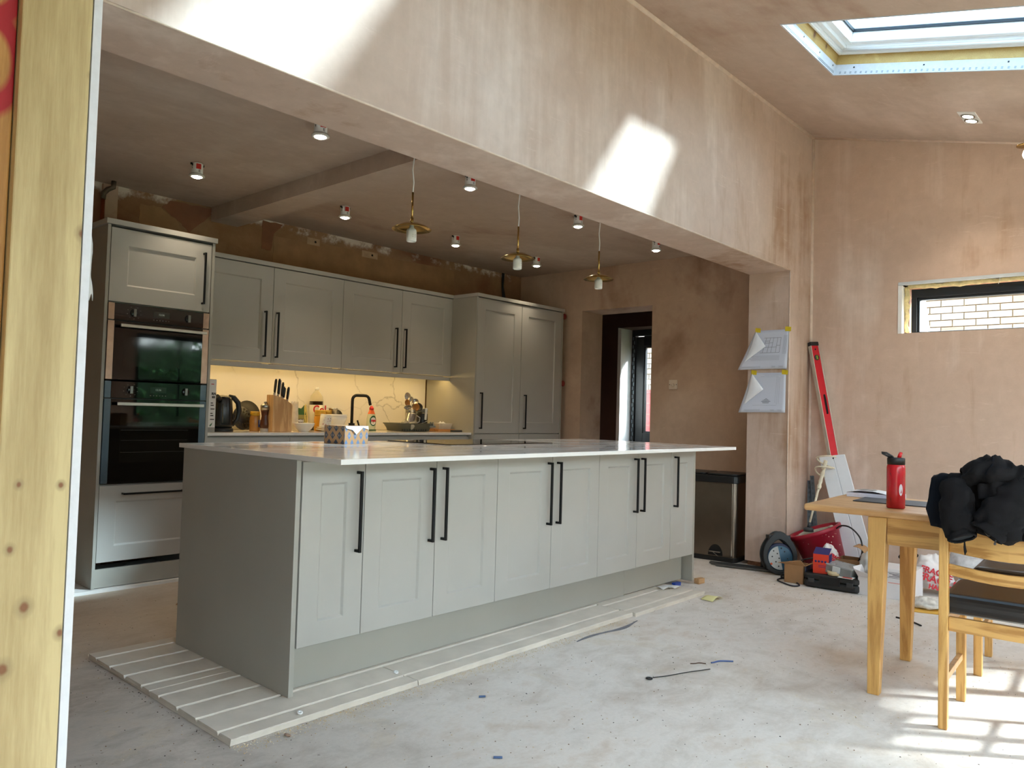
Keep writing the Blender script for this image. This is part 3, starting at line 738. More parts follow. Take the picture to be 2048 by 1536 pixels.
# island -------------------------------------------------------------------
HT = .895
G = [.0256, .3179, .7068, 1.1028, 1.5202, 1.9371, 2.3312, 2.7223, 3.0144]
def island_unit(ids, label, handles):
    x0, x1 = G[ids[0]], G[ids[-1] + 1]
    t_ = thing('base_cabinet', label, 'cabinet', ((x0 + x1) / 2, .3, TB), group='cabinets of the kitchen island')
    b = MB(); b.box(x0 + .001, x1 - .001, .022, .575, .19, HT - .001)
    P('carcass', b, SAGE_PANEL, t_)
    for lx in (x0 + .06, x1 - .06):
        for ly in (.12, .52): b = MB(); b.lathe([(.018, TB + .001), (.018, TB + .01), (.013, TB + .02), (.013, .19)], 10, (lx, ly, 0)); P('foot', b, BLACKPL, t_)
    for k, h in zip(ids, handles):
        hx = G[k] + .038 if h == 'l' else G[k + 1] - .038
        door(t_, G[k], G[k + 1], 0, .195, HT - .007, hx, (.525, .845))
island_unit([0], 'narrow island cabinet with one door, next to the near end panel', 'r')
island_unit([1, 2], 'double-door island cabinet, second unit from the near end', 'rl')
island_unit([3, 4], 'double-door island cabinet in the middle of the island front', 'rl')
island_unit([5, 6], 'double-door island cabinet, last pair before the far narrow door', 'rl')
island_unit([7], 'narrow island cabinet with one door, next to the far end panel', 'l')
b = MB(); b.box(0, .0203, 0, .911, TB, HT)
tag(P('end_panel', b, SAGE_PANEL, bevel=.001), 'plain grey-green end panel closing the near left end of the island', 'panel')
b = MB(); b.box(3.0144, 3.0354, 0, .911, TB - .004, HT)
tag(P('end_panel', b, SAGE_PANEL, bevel=.001), 'plain grey-green end panel closing the far right end of the island', 'panel')
b = MB(); b.box(.022, 3.012, .58, .908, .19, HT - .001)
tag(P('rear_cabinet', b, SAGE_PANEL), 'back row of island cabinets facing the sink, hidden below the worktop', 'cabinet')
b = MB(); b.box(.0215, 2.318, .072, .088, TB + .001, .188)
tag(P('plinth_board', b, SAGE_PANEL, bevel=.001), 'long grey plinth board under the island doors', 'plinth')
b = MB(); b.box(2.3195, 3.0, .072, .088, TB + .004, .188)
tag(P('plinth_board', b, SAGE_PANEL, bevel=.001), 'short grey plinth board under the far island doors', 'plinth')
b = MB(); b.box(-.002, 3.055, -.276, .957, HT + .0005, .9145)
tag(P('island_worktop', b, MARBLE, bevel=.0015), 'long polished white quartz worktop on the island', 'worktop')
t_ = thing('induction_hob', 'black glass induction hob set on the island worktop', 'hob', (1.6, .67, .9145))
b = MB(); b.box(1.18, 2.02, .405, .93, .915, .9195); P('glass_top', b, BLACKGLASS, t_, bevel=.0025)
b = MB(); b.box(1.176, 2.024, .401, .934, .9146, .9160); P('bevel_trim', b, STEEL, t_)
HM = pm('hob_marking', (120, 120, 122), .3, var=0)
for cx, cy, r in ((1.36, .78, .09), (1.36, .55, .075), (1.84, .78, .075), (1.84, .55, .09)):
    b = MB()
    for k in range(32):
        a0, a1 = 2 * pi * k / 32, 2 * pi * (k + .8) / 32
        b.add([(cx + q * cos(a), cy + q * sin(a), .9197) for q, a in ((r, a0), (r + .002, a0), (r + .002, a1), (r, a1))], [(0, 1, 2, 3)])
    P('zone_marking', b, HM, t_)

# oven housing -----------------------------------------------------------
YT = 2.212
t_ = thing('oven_housing', 'tall grey-green cabinet housing the two black ovens', 'cabinet', (.436, YT + .3, 0))
b = MB(); b.box(.108, .126, YT - .002, 2.93, .020, 2.125); P('side_panel', b, SAGE_PANEL, t_, bevel=.001)
b = MB(); b.box(.744, .762, YT - .002, 2.93, .020, 2.125); P('side_panel', b, SAGE_PANEL, t_, bevel=.001)
b = MB(); b.box(.127, .743, YT + .024, 2.93, 1.672, 2.10); b.box(.127, .743, YT + .024, 2.93, .17, .612); b.box(.127, .743, 2.86, 2.93, .612, 1.672); P('carcass', b, SAGE_PANEL, t_)
door(t_, .129, .741, YT, 1.679, 2.112, .688, (1.725, 2.052), fr=.098)
b = MB(); shaker(b, .129, .741, YT, .166, .606, fr=.092); d = P('drawer', b, SAGE, t_, bevel=.0012, bseg=1)
P('handle', hhandle(.252, .618, YT, .557), BLACKMETAL, d, bevel=.0008, bseg=1)
b = MB(); b.box(.127, .743, YT + .004, YT + .02, .022, .128); P('plinth', b, SAGE_PANEL, t_)
b = MB(); b.box(.098, .772, YT - .012, 2.93, 2.127, 2.158); P('cornice', b, SAGE, t_, bevel=.0012)
b = MB(); b.box(-.05, 3.2, 2.185, 2.9, 0, .018)
tag(P('floor_strip', b, WHITEMATT), 'white board strip on the floor under the oven housing', 'floor board')

def oven(name, label, z0, z1, strip, compact):
    t_ = thing(name, label, 'oven', (.433, YT, z0)); X0, X1 = .1285, .7365; zc = z1 - .100
    b = MB(); b.box(X0 + .002, X1 - .002, YT + .012, 2.80, z0 + .003, z1 - .003); P('body', b, BLACKPL, t_)
    b = MB(); b.box(X0 + .034, X1 - .038, YT - .010, YT + .012, zc + .001, z1 - .002); cp = P('control_panel', b, BLACKGLASS, t_, bevel=.0012)
    b = MB(); b.box(X0, X0 + .034, YT - .010, YT + .012, zc + .001, z1 - .002); P('side_trim', b, strip, t_, bevel=.001)
    b = MB(); b.box(X1 - .038, X1, YT - .010, YT + .012, zc + .001, z1 - .002); P('side_trim', b, strip, t_, bevel=.001)
    zd1 = zc - .006
    b = MB(); b.box(X0 + .036, X1 - .040, YT - .012, YT + .010, z0 + .002, zd1); d = P('door', b, BLACKGLASS, t_, bevel=.0012, label='black glass oven door')
    for a0, a1 in ((X0, X0 + .036), (X1 - .040, X1)): b = MB(); b.box(a0, a1, YT - .012, YT + .010, z0 + .002, zd1); P('door_trim', b, strip, d, bevel=.001)
    b = MB(); hz = zd1 - .027
    b.box(X0 + .056, X1 - .034, YT - .060, YT - .050, hz - .009, hz + .009)
    for x in (X0 + .10, X1 - .08): b.box(x, x + .018, YT - .050, YT - .012, hz - .006, hz + .006)
    P('handle', b, STEEL, d, bevel=.0015)
    b = MB(); wz1 = zd1 - (.085 if compact else .095); wz0 = z0 + (.085 if compact else .12)
    b.box(X0 + .092, X1 - .105, YT - .0128, YT - .0122, wz0, wz1); P('window', b, pm('oven_window', (12, 11, 9), .05, var=.1), d)
    if not compact:
        b = MB()
        for z in (wz0 + .06, wz0 + .13, wz0 + .19): b.box(X0 + .10, X1 - .11, YT - .0133, YT - .0128, z, z + .0018)
        P('rack_line', b, pm('rack_grey', (44, 42, 38), .3, var=0), d)
    KN = pm('knob_ring', (120, 122, 118), .3, .6, var=0)
    for kx in (X0 + .145, X1 - .135):
        b = MB(); b.lathe([(.0, 0), (.021, 0), (.021, .008), (.019, .010), (0, .010)], 20, (kx, YT - .010, zc + .05), M.Rotation(pi / 2, 3, 'X')); k_ = P('knob', b, BLACKGLASS, cp)
        b = MB(); b.box(kx - .0060, kx + .0060, YT - .026, YT - .020, zc + .03, zc + .07); b.box(kx - .0072, kx - .0060, YT - .027, YT - .020, zc + .029, zc + .071); b.box(kx + .0060, kx + .0072, YT - .027, YT - .020, zc + .029, zc + .071); b.box(kx - .0072, kx + .0072, YT - .027, YT - .020, zc + .0705, zc + .072); b.box(kx - .0072, kx + .0072, YT - .027, YT - .020, zc + .028, zc + .0295)
        P('knob_grip', b, KN, k_)
    b = MB()
    for k in range(9):
        a = pi * .15 + 1.7 * pi * k / 8 + pi / 2; b.box(X0 + .145 + .040 * cos(a) - .003, X0 + .145 + .040 * cos(a) + .003, YT - .0108, YT - .0102, zc + .05 + .036 * sin(a) - .0012, zc + .05 + .036 * sin(a) + .0012)
    for k in range(6): x = X0 + .258 + k * .018; b.box(x, x + .007, YT - .0108, YT - .0102, zc + .018, zc + .022)
    P('panel_marking', b, pm('panel_print', (120, 120, 116), .4, var=0), cp)['kind'] = 'stuff'
    b = MB(); b.box(X0 + .258, X0 + .355, YT - .0112, YT - .0103, zc + .036, zc + .072); ds = P('display', b, pm('oven_display', (34, 42, 40), .08, var=.1), cp)
    text('12:36', .016, (X0 + .306, YT - .0115, zc + .055), (1, 0, 0), (0, 0, 1), pm('display_digits', (170, 190, 184), .5, var=0), ds)
oven('compact_oven', 'upper black compact oven with rosy steel side strips', 1.222, 1.672, COPPERFILM, True)
oven('single_oven', 'lower black oven with blue film on its side strips', .618, 1.216, BLUEFILM, False)

# wall cabinets ------------------------------------------------------------
YW = 2.618
WX = [.800, 1.431, 2.055, 2.666, 3.262]
for k, lab in enumerate(['wall cabinet beside the oven housing', 'second wall cabinet from the oven housing', 'third wall cabinet from the oven housing', 'wall cabinet touching the tall larder on the right']):
    x0, x1 = WX[k], WX[k + 1]
    t_ = thing('wall_cabinet', 'grey-green ' + lab, 'cabinet', ((x0 + x1) / 2, YW + .17, 1.40), group='wall cabinets over the sink run')
    b = MB(); b.box(x0 + .001, x1 - .001, YW + .022, 2.945, 1.412, 2.122); P('carcass', b, SAGE_PANEL, t_)
    hx = x1 - .066 if k % 2 == 0 else x0 + .034
    door(t_, x0, x1, YW, 1.410, 2.120, hx, (1.452, 1.790), fr=.098)
b = MB(); b.box(.772, 3.262, YW - .012, 2.94, 2.126, 2.157)
tag(P('cornice_board', b, SAGE, bevel=.0012), 'grey-green cornice board running along the top of the wall cabinets', 'cornice')
b = MB(); b.box(.772, 3.256, YW + .002, YW + .020, 1.368, 1.4005)
tag(P('light_pelmet', b, SAGE, bevel=.001), 'grey-green light pelmet under the wall cabinets', 'pelmet')
for k in range(4):
    x0, x1 = (WX[k] if k else .81) + .03, WX[k + 1] - .045
    t_ = thing('led_strip', 'warm glowing light strip under the ' + ['wall cabinet beside the oven housing', 'second wall cabinet from the oven', 'third wall cabinet from the oven', 'wall cabinet nearest the larder'][k], 'light strip', ((x0 + x1) / 2, YW + .06, 1.405))
    b = MB(); b.box(x0, x1, YW + .055, YW + .085, 1.403, 1.411); P('profile', b, STEEL, t_)
    b = MB(); b.box(x0, x1, YW + .058, YW + .082, 1.400, 1.403); P('diffuser', b, LED, t_)
# splashback, sink worktop, base units ---------------------------------------
b = MB(); b.box(.80, 3.252, 2.946, 2.966, .910, 1.400)
tag(P('splashback', b, SPLASH), 'veined pale quartz splashback lit warm from above', 'splashback')
b = MB(); b.box(.790, 3.262, 2.330, 2.944, .888, .908)
tag(P('sink_worktop', b, MARBLE, bevel=.0015), 'white quartz worktop along the back wall, crowded with kitchen things', 'worktop')
BX = [.800, 1.453, 2.07, 2.695, 3.262]
for k in range(4):
    x0, x1 = BX[k], BX[k + 1]
    t_ = thing('base_cabinet', ['grey-green base cabinet beside the ovens, mostly hidden behind the island', 'grey-green base cabinet under the bowls, mostly hidden behind the island', 'grey-green base cabinet under the black tap, mostly hidden', 'grey-green base cabinet under the draining rack, mostly hidden'][k], 'cabinet', ((x0 + x1) / 2, 2.6, 0), group='base cabinets of the sink run')
    b = MB(); b.box(x0 + .001, x1 - .001, 2.382, 2.94, .16, .886); P('carcass', b, SAGE_PANEL, t_)
    b = MB(); shaker(b, x0 + .0015, x1 - .0015, 2.360, .17, .872); P('door', b, SAGE, t_)
    b = MB(); b.box(x0, x1, 2.43, 2.446, .02, .16); P('plinth', b, SAGE_PANEL, t_)
# larder units -----------------------------------------------------------------
YP = 2.309
b = MB(); b.box(3.262, 3.280, YP - .002, 2.94, .020, 2.124)
tag(P('end_panel', b, SAGE_PANEL, bevel=.001), 'grey-green tall panel on the left side of the larder, catching the strip light', 'panel')
for k, (x0, x1, lab) in enumerate([(3.281, 3.879, 'tall grey-green larder cabinet next to the sink run'), (3.881, 4.490, 'tall grey-green larder cabinet next to the doorway wall')]):
    t_ = thing('tall_cabinet', lab, 'cabinet', ((x0 + x1) / 2, YP + .3, 0), group='tall larder cabinets')
    b = MB(); b.box(x0 + .001, x1 - .001, YP + .022, 2.94, .16, 2.122); P('carcass', b, SAGE_PANEL, t_)
    door(t_, x0, x1, YP, .902, 2.118, x0 + .058, (.943, 1.268), fr=.098)
    door(t_, x0, x1, YP, .17, .894, x0 + .058, (.50, .83), fr=.098)
    b = MB(); b.box(x0, x1, YP + .05, YP + .066, .02, .16); P('plinth', b, SAGE_PANEL, t_)
b = MB(); b.box(4.492, 4.512, YP - .002, 2.94, .020, 2.124)
tag(P('filler_panel', b, SAGE_PANEL, bevel=.001), 'narrow grey-green filler panel at the right edge of the larder', 'panel')
b = MB(); b.box(3.263, 4.524, YP - .012, 2.94, 2.126, 2.157)
tag(P('cornice_board', b, SAGE, bevel=.0012), 'grey-green cornice board on top of the larder', 'cornice')
for z, w in ((2.085, 'upper'), (1.405, 'lower')):
    t_ = thing('pipe_valve', '%s small red valve wheel poking out beside the larder' % w, 'valve', (4.545, YP + .03, z))
    R_ = M.Rotation(pi / 2, 3, 'X')
    b = MB(); b.lathe([(.006, -.012), (.024, -.012), (.030, -.004), (.030, .006), (.022, .012), (.006, .012)], 16, (4.545, YP + .012, z), R_); P('wheel', b, pm('valve_red', (120, 30, 24), .5), t_)
    b = MB(); b.tube([(4.545, YP + .02, z), (4.545, YP + .09, z), (XK - .002, YP + .10, z)], .007, 8); P('pipe', b, COPPER, t_)
# pipe stub in the ceiling corner, cables over the larder
t_ = thing('copper_pipe', 'copper pipe stub rising behind the oven housing to the ceiling', 'pipe', (.33, 2.9, 2.1))
b = MB(); b.tube([(.32, 2.90, 2.02), (.32, 2.90, 2.44)], .013, 10); P('pipe', b, COPPER, t_)
b = MB(); b.tube([(.32, 2.90, 2.43), (.322, 2.90, 2.47), (.345, 2.89, 2.50), (.37, 2.87, 2.515), (.372, 2.87, 2.556)], [.017, .018, .017, .017, .016], 10); P('elbow', b, pm('tarnished_fitting', (96, 84, 70), .5, .6, var=.3), t_)
b = MB(); b.box(.335, .43, 2.945, 2.969, 0, 2.548)
struct(P('trim_6', b, PL_KWALL), 'pale boxed strip on the back wall behind the oven housing')
b = MB()
for q in (-.012, .0, .014): b.tube([(4.30 + q, 2.955, 2.10), (4.31 + q * 1.4, 2.95, 2.30), (4.292 + q * .6, 2.955, 2.42), (4.30 + q, 2.958, 2.556)], .006, 6)
tag(P('cable_drop', b, BLACKPL), 'bunch of black cables dropping from the ceiling behind the larder', 'cable')
# wall plates
t_ = thing('dimmer_switch', 'white square dimmer switch on the kitchen wall right of the doorway', 'switch', (XK, 1.083, 1.392))
b = MB(); b.box(XK - .009, XK, 1.040, 1.126, 1.349, 1.435); P('plate', b, pm('switch_cream', (222, 206, 188), .4, var=0), t_, bevel=.003)
b = MB(); b.lathe([(.0, .0), (.015, .0), (.013, .016), (0, .017)], 16, (XK - .009, 1.083, 1.388), M.Rotation(-pi / 2, 3, 'Y')); P('knob', b, pm('switch_cream', (222, 206, 188)), t_)
b = MB()
for q in (-.034, .034): b.lathe([(0, 0), (.004, 0), (.004, .001), (0, .001)], 8, (XK - .009, 1.083 + q, 1.392), M.Rotation(-pi / 2, 3, 'Y'))
P('screw', b, DGREY, t_)

# ceiling downlights, still hanging from their holes --------------------------------
def downlight_proto(label):
    t_ = thing('downlight', label, 'ceiling light', (0, 0, 0), group='downlights hanging from the kitchen ceiling')
    b = MB(); b.lathe([(.030, .012), (.0335, .012), (.0335, .078), (.030, .080)], 24); can = P('can', b, WHITEMATT, t_)
    b = MB(); n = 8   # red label on the camera-facing side, with black marks
    for k in range(n):
        a0, a1 = -2.20 + .90 * k / n, -2.20 + .90 * (k + 1) / n
        b.add([(.0339 * cos(a), .0339 * sin(a), z) for a, z in ((a0, .040), (a1, .040), (a1, .072), (a0, .072))], [(0, 1, 2, 3)])
    P('red_label', b, pm('label_red', (206, 44, 34), .5, var=.05), can, recalc=False)
    b = MB()
    for a, z, w, h in ((-3.10, .058, .30, .016), (-3.02, .042, .12, .012), (-1.75, .022, .10, .014), (-1.56, .020, .07, .018)):
        b.add([(.0340 * cos(q), .0340 * sin(q), zz) for q, zz in ((a, z), (a + w, z), (a + w, z + h), (a, z + h))], [(0, 1, 2, 3)])
    P('print', b, BLACKPL, can, recalc=False)
    b = MB(); b.lathe([(.026, -.001), (.040, -.003), (.046, .001), (.046, .006), (.040, .012), (.026, .012), (.026, -.001)], 28); P('flange', b, pm('flange_white', (214, 212, 206), .4, var=0), t_)
    b = MB(); b.lathe([(0, -.010), (.018, -.009), (.029, -.0035), (.029, .003), (0, .003)], 20); P('lamp', b, LAMPW, t_)
    b = MB()
    for sg in (-1, 1): b.box(sg * .036 - .006, sg * .036 + .006, -.004, .004, .066, .078)
    P('spring_clip', b, BLACKPL, t_)
    l = bpy.data.lights.new('downlight_lamp', 'SPOT'); l.energy = 2.6; l.color = (1.0, .84, .62); l.spot_size = radians(92); l.spot_blend = .8; l.shadow_soft_size = .03
    lo = bpy.data.objects.new('downlight_lamp', l); COL.objects.link(lo); lo.parent = t_; lo.location = (0, 0, -.016)
    return t_
DLP = [(.607, .844, 'over the near end of the island'), (.541, 2.044, 'in front of the oven housing'), (1.687, 2.123, 'back row, second from the ovens'), (1.716, .871, 'front row, just right of the nearest pendant'),
       (2.808, 2.130, 'back row, between the first two pendants'), (2.876, .907, 'front row, left of the furthest pendant'), (3.868, 2.137, 'back row, in front of the larder'), (3.905, .871, 'front row, furthest along by the pier')]
d0 = None
for x, y, w in DLP:
    lab = 'white downlight with red label, ' + w
    if d0 is None:
        d0 = downlight_proto(lab); d0.matrix_basis = M.Translation((x, y, 2.476)); 
    else: dup(d0, (x, y, 2.476), lab)
# twin spot in the sloping ceiling
cx, cs = 3.80, (YF + 1.436) / cos(ANG)
t_ = thing('twin_spotlight', 'square twin spotlight recessed in the sloping ceiling near the right wall', 'ceiling light', tuple(SP(cx, cs, 0)))
b = MB(); sbox(b, cx - .112, cx + .112, cs - .050, cs + .050, -.006, .002); P('plate', b, WHITEMATT, t_, bevel=.002)
for q in (-.047, .047):
    b = MB(); Rr = M.Rotation(-ANG, 3, 'X') if False else M.Rotation(ANG, 3, 'X')
    b.lathe([(.030, -.004), (.040, -.004), (.040, .002), (.030, .002), (.030, -.004)], 20, tuple(SP(cx + q, cs, -.008)), Rr); P('lamp_ring', b, STEEL, t_)
    b = MB(); b.lathe([(0, -.003), (.030, -.003), (.030, .002), (0, .002)], 20, tuple(SP(cx + q, cs, -.008)), Rr); P('lamp', b, LAMPW, t_)
l = bpy.data.lights.new('spot_lamp', 'SPOT'); l.energy = 8; l.color = (1, .88, .7); l.spot_size = radians(100); l.spot_blend = .8; l.shadow_soft_size = .04
lo = bpy.data.objects.new('spot_lamp', l); COL.objects.link(lo); lo.parent = t_; lo.location = (0, 0, -.03)

# pendants over the island ------------------------------------------------------------
def pendant(x, y, zb, label):
    t_ = thing('pendant_light', label, 'pendant light', (x, y, zb), group='brass pendant fittings over the island')
    rr = random.Random(int(x * 100)); top = ZK
    b = MB(); z0 = zb + .24
    b.tube([(x, y, z0 - .01), (x + .004, y, z0 + .05), (x - .005, y, z0 + .11), (x + .003, y, z0 + .17), (x + .008, y, top - .03), (x + .008, y, top)], .0032, 8); P('cord', b, WHITEMATT, t_)
    b = MB(); b.lathe([(.034, -.022), (.030, -.002), (0, .0)], 16, (x + .008, y, top)); P('ceiling_hook_plate', b, WHITEMATT, t_)
    b = MB(); b.tube([(x, y, zb + .096), (x, y, z0)], .0052, 10); b.tube([(x, y, zb + .085), (x, y, zb + .115)], .0085, 10); P('rod', b, BRASS, t_)
    b = MB(); prof = [(.006, .090), (.045, .086), (.078, .072), (.095, .060), (.0955, .058), (.078, .069), (.045, .083), (.006, .087)]
    b.lathe(prof, 36, (x, y, zb)); P('brass_dish', b, BRASS, t_)
    b = MB(); b.lathe([(0, .088), (.008, .086), (.012, .066), (.022, .058), (.0245, .050), (.0245, .004), (.022, 0), (.018, .0), (.018, .006), (0, .006)], 20, (x, y, zb)); h = P('lamp_holder', b, pm('holder_white', (240, 238, 230), .4, var=0), t_)
    b = MB()
    for z in (.018, .028): b.add([(x + .0247 * cos(a), y + .0247 * sin(a), zb + zz) for a, zz in ((-2.0, z), (-1.4, z), (-1.4, z + .004), (-2.0, z + .004))], [(0, 1, 2, 3)])
    P('rating_print', b, DGREY, h, recalc=False)
for (px, lab) in ((.797, 'brass pendant without a bulb, nearest the camera over the island'), (1.571, 'brass pendant without a bulb, middle one over the island'), (2.345, 'brass pendant without a bulb, furthest one over the island')):
    pendant(px, .33, {.797: 1.905, 1.571: 1.893, 2.345: 1.891}[px], lab)
# ================================================================== things on the sink worktop
ZT = .9083
def lathe_obj(name, prof, mat, parent, c, n=28): b = MB(); b.lathe(prof, n, c); return P(name, b, mat, parent)
# carton at the left
t_ = thing('food_carton', 'tall white food carton half hidden behind the oven housing', 'carton', (.93, 2.47, ZT))
b = MB(); b.box(.845, .932, 2.452, 2.505, ZT, 1.262); P('box', b, WHITEMATT, t_, bevel=.001)
b = MB(); b.box(.846, .931, 2.4515, 2.4522, ZT, .940); P('grey_band', b, pm('band_grey', (150, 148, 140), .6), t_)
b = MB(); b.box(.846, .931, 2.455, 2.503, 1.262, 1.2635); P('top_flap', b, DGREY, t_)
INK = pm('ink_black', (24, 24, 26), .7, var=0); INKR = pm('ink_red', (200, 30, 36), .6, var=0); INKW = pm('ink_white', (236, 232, 226), .6, var=0); INKB = pm('ink_blue', (40, 60, 110), .6, var=0); INKG = pm('ink_green', (30, 96, 54), .6, var=0)
text('RN', .022, (.915, 2.4512, 1.165), (1, 0, 0), (0, 0, 1), INK, t_, bold=.001); text('IES', .018, (.914, 2.4512, 1.142), (1, 0, 0), (0, 0, 1), INK, t_, bold=.001)
b = MB()
for k, z in enumerate((1.10, 1.085, 1.06, 1.03, 1.015, .99)): b.box(.896, .896 + .016 + .006 * (k % 3), 2.4511, 2.4516, z, z + .006)
P('small_print', b, INK, t_)
b = MB(); b.prism([(.893, .952), (.912, .972), (.908, .955), (.897, .945)], 2.4511, 2.4516, 'y'); P('leaf_mark', b, INKG, t_)
b = MB(); b.box(.895, .915, 2.4511, 2.4516, 1.228, 1.233); P('red_mark', b, INKR, t_)
# kettle
kx, ky = 1.035, 2.56
t_ = thing('kettle', 'black jug kettle on the sink worktop next to the white carton', 'kettle', (kx, ky, ZT))
b = MB(); b.lathe([(.0, 0), (.078, 0), (.080, .006), (.078, .022), (.070, .024)], 28, (kx, ky, ZT)); P('base', b, BLACKPL, t_)
b = MB(); b.lathe([(.070, .026), (.074, .05), (.071, .14), (.064, .225), (.060, .238), (.026, .250), (0, .252)], 28, (kx, ky, ZT)); P('body', b, pm('kettle_black', (18, 20, 20), .25, var=.05), t_)
b = MB(); R90 = V((.74, -.1, 0)).normalized()
hp = [V((kx, ky, ZT)) + R90 * r + V((0, 0, z)) for r, z in ((.045, .245), (.078, .238), (.112, .20), (.120, .14), (.108, .08), (.072, .045))]
b.tube(hp, [.012, .015, .016, .015, .014, .012], 10, squash=1.2); P('handle', b, BLACKPL, t_)
b = MB(); b.tube([V((kx, ky, ZT)) + V((-.055, -.05, .225)), V((kx, ky, ZT)) + V((-.075, -.066, .243))], [.026, .016], 10); P('spout', b, BLACKPL, t_)
b = MB(); b.tube([V((kx - .03, ky - .068, ZT + .06)), V((kx - .03, ky - .064, ZT + .19))], .011, 8, squash=.3); P('water_window', b, pm('water_window', (96, 98, 92), .2), t_)
# black round pan lid and trivet standing behind
def disc_up(mb, c, r, th, tilt, yaw, n=32, rim=0):
    Rm = M.Rotation(yaw, 3, 'Z') @ M.Rotation(pi / 2 - tilt, 3, 'X')
    mb.lathe([(0, 0), (r, 0), (r + rim, th * .5), (r, th), (0, th)], n, c, Rm); return Rm
t_ = thing('baking_tray', 'black round baking tray standing against the splashback', 'tray', (1.33, 2.86, ZT))
b = MB(); disc_up(b, (1.400, 2.87, ZT + .112), .108, .012, radians(8), .1, rim=.003); P('plate', b, pm('baking_black', (26, 24, 22), .5), t_)
t_ = thing('wire_trivet', 'black round cast trivet with scroll pattern, leaning behind the kettle', 'trivet', (1.19, 2.66, ZT))
b = MB(); Rm = disc_up(b, (1.245, 2.67, ZT + .092), .084, .008, radians(10), .25, rim=.002); P('disc', b, BLACKPL, t_)
b = MB(); rr = random.Random(9)
for r, n in ((.070, 16), (.048, 11)):
    for k in range(n):
        a = 2 * pi * k / n; c = Rm @ V((r * cos(a), r * sin(a), .0088)) + V((1.245, 2.67, ZT + .092)); pts = []
        for q in range(8):
            w = a + q * .75; rr_ = .010 * (1 - q / 10); pts.append(c + Rm @ V((rr_ * cos(w), rr_ * sin(w), 0)))
        b.tube(pts, .0016, 5)
P('scroll_pattern', b, pm('worn_bronze', (84, 66, 42), .5, .5, var=.3), t_)
# peanut jar with yellow lid
c = (1.322, 2.62, ZT)
t_ = thing('spread_jar', 'amber jar with a yellow lid beside the pepper mill', 'jar', c)
lathe_obj('jar', [(0, 0), (.034, 0), (.037, .006), (.037, .095), (.033, .108), (.031, .113), (0, .113)], pm('amber_spread', (176, 124, 62), .25, var=.1), t_, c)
lathe_obj('lid', [(0, .113), (.0345, .113), (.0345, .140), (.032, .143), (0, .143)], pm('yellow_lid', (222, 168, 40), .45, var=.04), t_, c)
b = MB(); b.prism([(c[0] + .006, ZT + .03), (c[0] + .030, ZT + .03), (c[0] + .030, ZT + .083), (c[0] + .006, ZT + .083)], 2.5825, 2.5870, 'y'); P('label', b, pm('label_blue', (56, 74, 130), .5), t_)
b = MB(); b.box(c[0] + .013, c[0] + .023, 2.582, 2.5826, ZT + .05, ZT + .08); P('label_print', b, INKW, t_)
# pepper mill
c = (1.366, 2.56, ZT)
t_ = thing('pepper_mill', 'dark wooden pepper mill with a steel cap', 'pepper mill', c)
lathe_obj('foot', [(0, 0), (.030, 0), (.031, .004), (.031, .024), (0, .024)], pm('mill_grey', (172, 166, 160), .4), t_, c)
lathe_obj('body', [(0, .024), (.032, .024), (.034, .05), (.028, .085), (.025, .11), (.029, .14), (.034, .156), (0, .156)], pm('dark_walnut', (88, 48, 28), .35, var=.2, scale=30), t_, c)
lathe_obj('cap', [(0, .156), (.034, .156), (.034, .188), (.030, .196), (0, .196)], STEEL, t_, c)
lathe_obj('finial', [(0, .196), (.005, .197), (.005, .202), (.011, .208), (.010, .216), (0, .219)], STEEL, t_, c, 14)
# knife block
BW = wood('block_beech', (214, 172, 120), (190, 144, 92), 'Z', 2.2, 12, .5, obj=False)
t_ = thing('knife_block', 'pale wooden knife block with a sloping top', 'knife block', (1.50, 2.52, ZT))
M_ = M.Translation((1.462, 2.53, ZT)) @ M.Rotation(.10, 4, 'Z')
b = MB(); prof = [(-.095, 0), (.098, 0), (.098, .195), (.088, .207), (.03, .235), (-.04, .256), (-.095, .268)]
b.prism([(x * .88, z) for x, z in prof], -.040, .040, 'y', M_=M_); P('block', b, BW, t_, bevel=.003)
KH = pm('knife_handle', (18, 18, 20), .3, var=0)
for k, (x, y, h, st, lab) in enumerate([(-.072, -.022, .115, 0, 'large black knife handle at the left of the block'), (-.045, -.035, .128, 1, 'tallest black knife handle with a steel rim'), (.0, -.02, .118, 0, 'broad black knife handle in the middle of the block'), (.026, .0, .095, 1, 'slim knife handle with a steel back'), (.052, -.03, .105, 0, 'black knife handle towards the right of the block'), (.078, .015, .10, 2, 'pale handled tool at the right end of the knife block')]):
    zt = .268 - .0 * x if x < -.06 else (.256 - (x + .04) * .30 if x < .03 else .235 - (x - .03) * .5)
    x *= .88; y *= .75; p0 = M_ @ V((x, y, zt - .03)); p1 = M_ @ V((x + .004, y, zt + .014)); p2 = M_ @ V((x + .014, y, zt + h))
    k_ = thing('kitchen_knife', lab, 'knife', tuple(p0), group='knives in the wooden block')
    b = MB(); b.bar(p0, p1, .018, .002, (0, 1, 0)); b.tube([p1 - (p1 - p0) * .25, p1 + (p2 - p1) * .06], .008, 10); P('bolster', b, STEEL, k_)
    b = MB(); mid = (p1 + p2) / 2
    b.tube([p1, p1 + (p2 - p1) * .2, mid, p1 + (p2 - p1) * .85, p2], [.0095, .011, .0125, .012, .008], 10, squash=.75)
    P('grip', b, KH if st < 2 else pm('pale_grip', (206, 190, 170), .4), k_)
    if st == 1: b = MB(); b.bar(p1 + V((.010, -.004, .0)), p2 + V((.009, -.004, -.01)), .003, .010, (0, 1, 0)); P('spine', b, STEEL, k_)
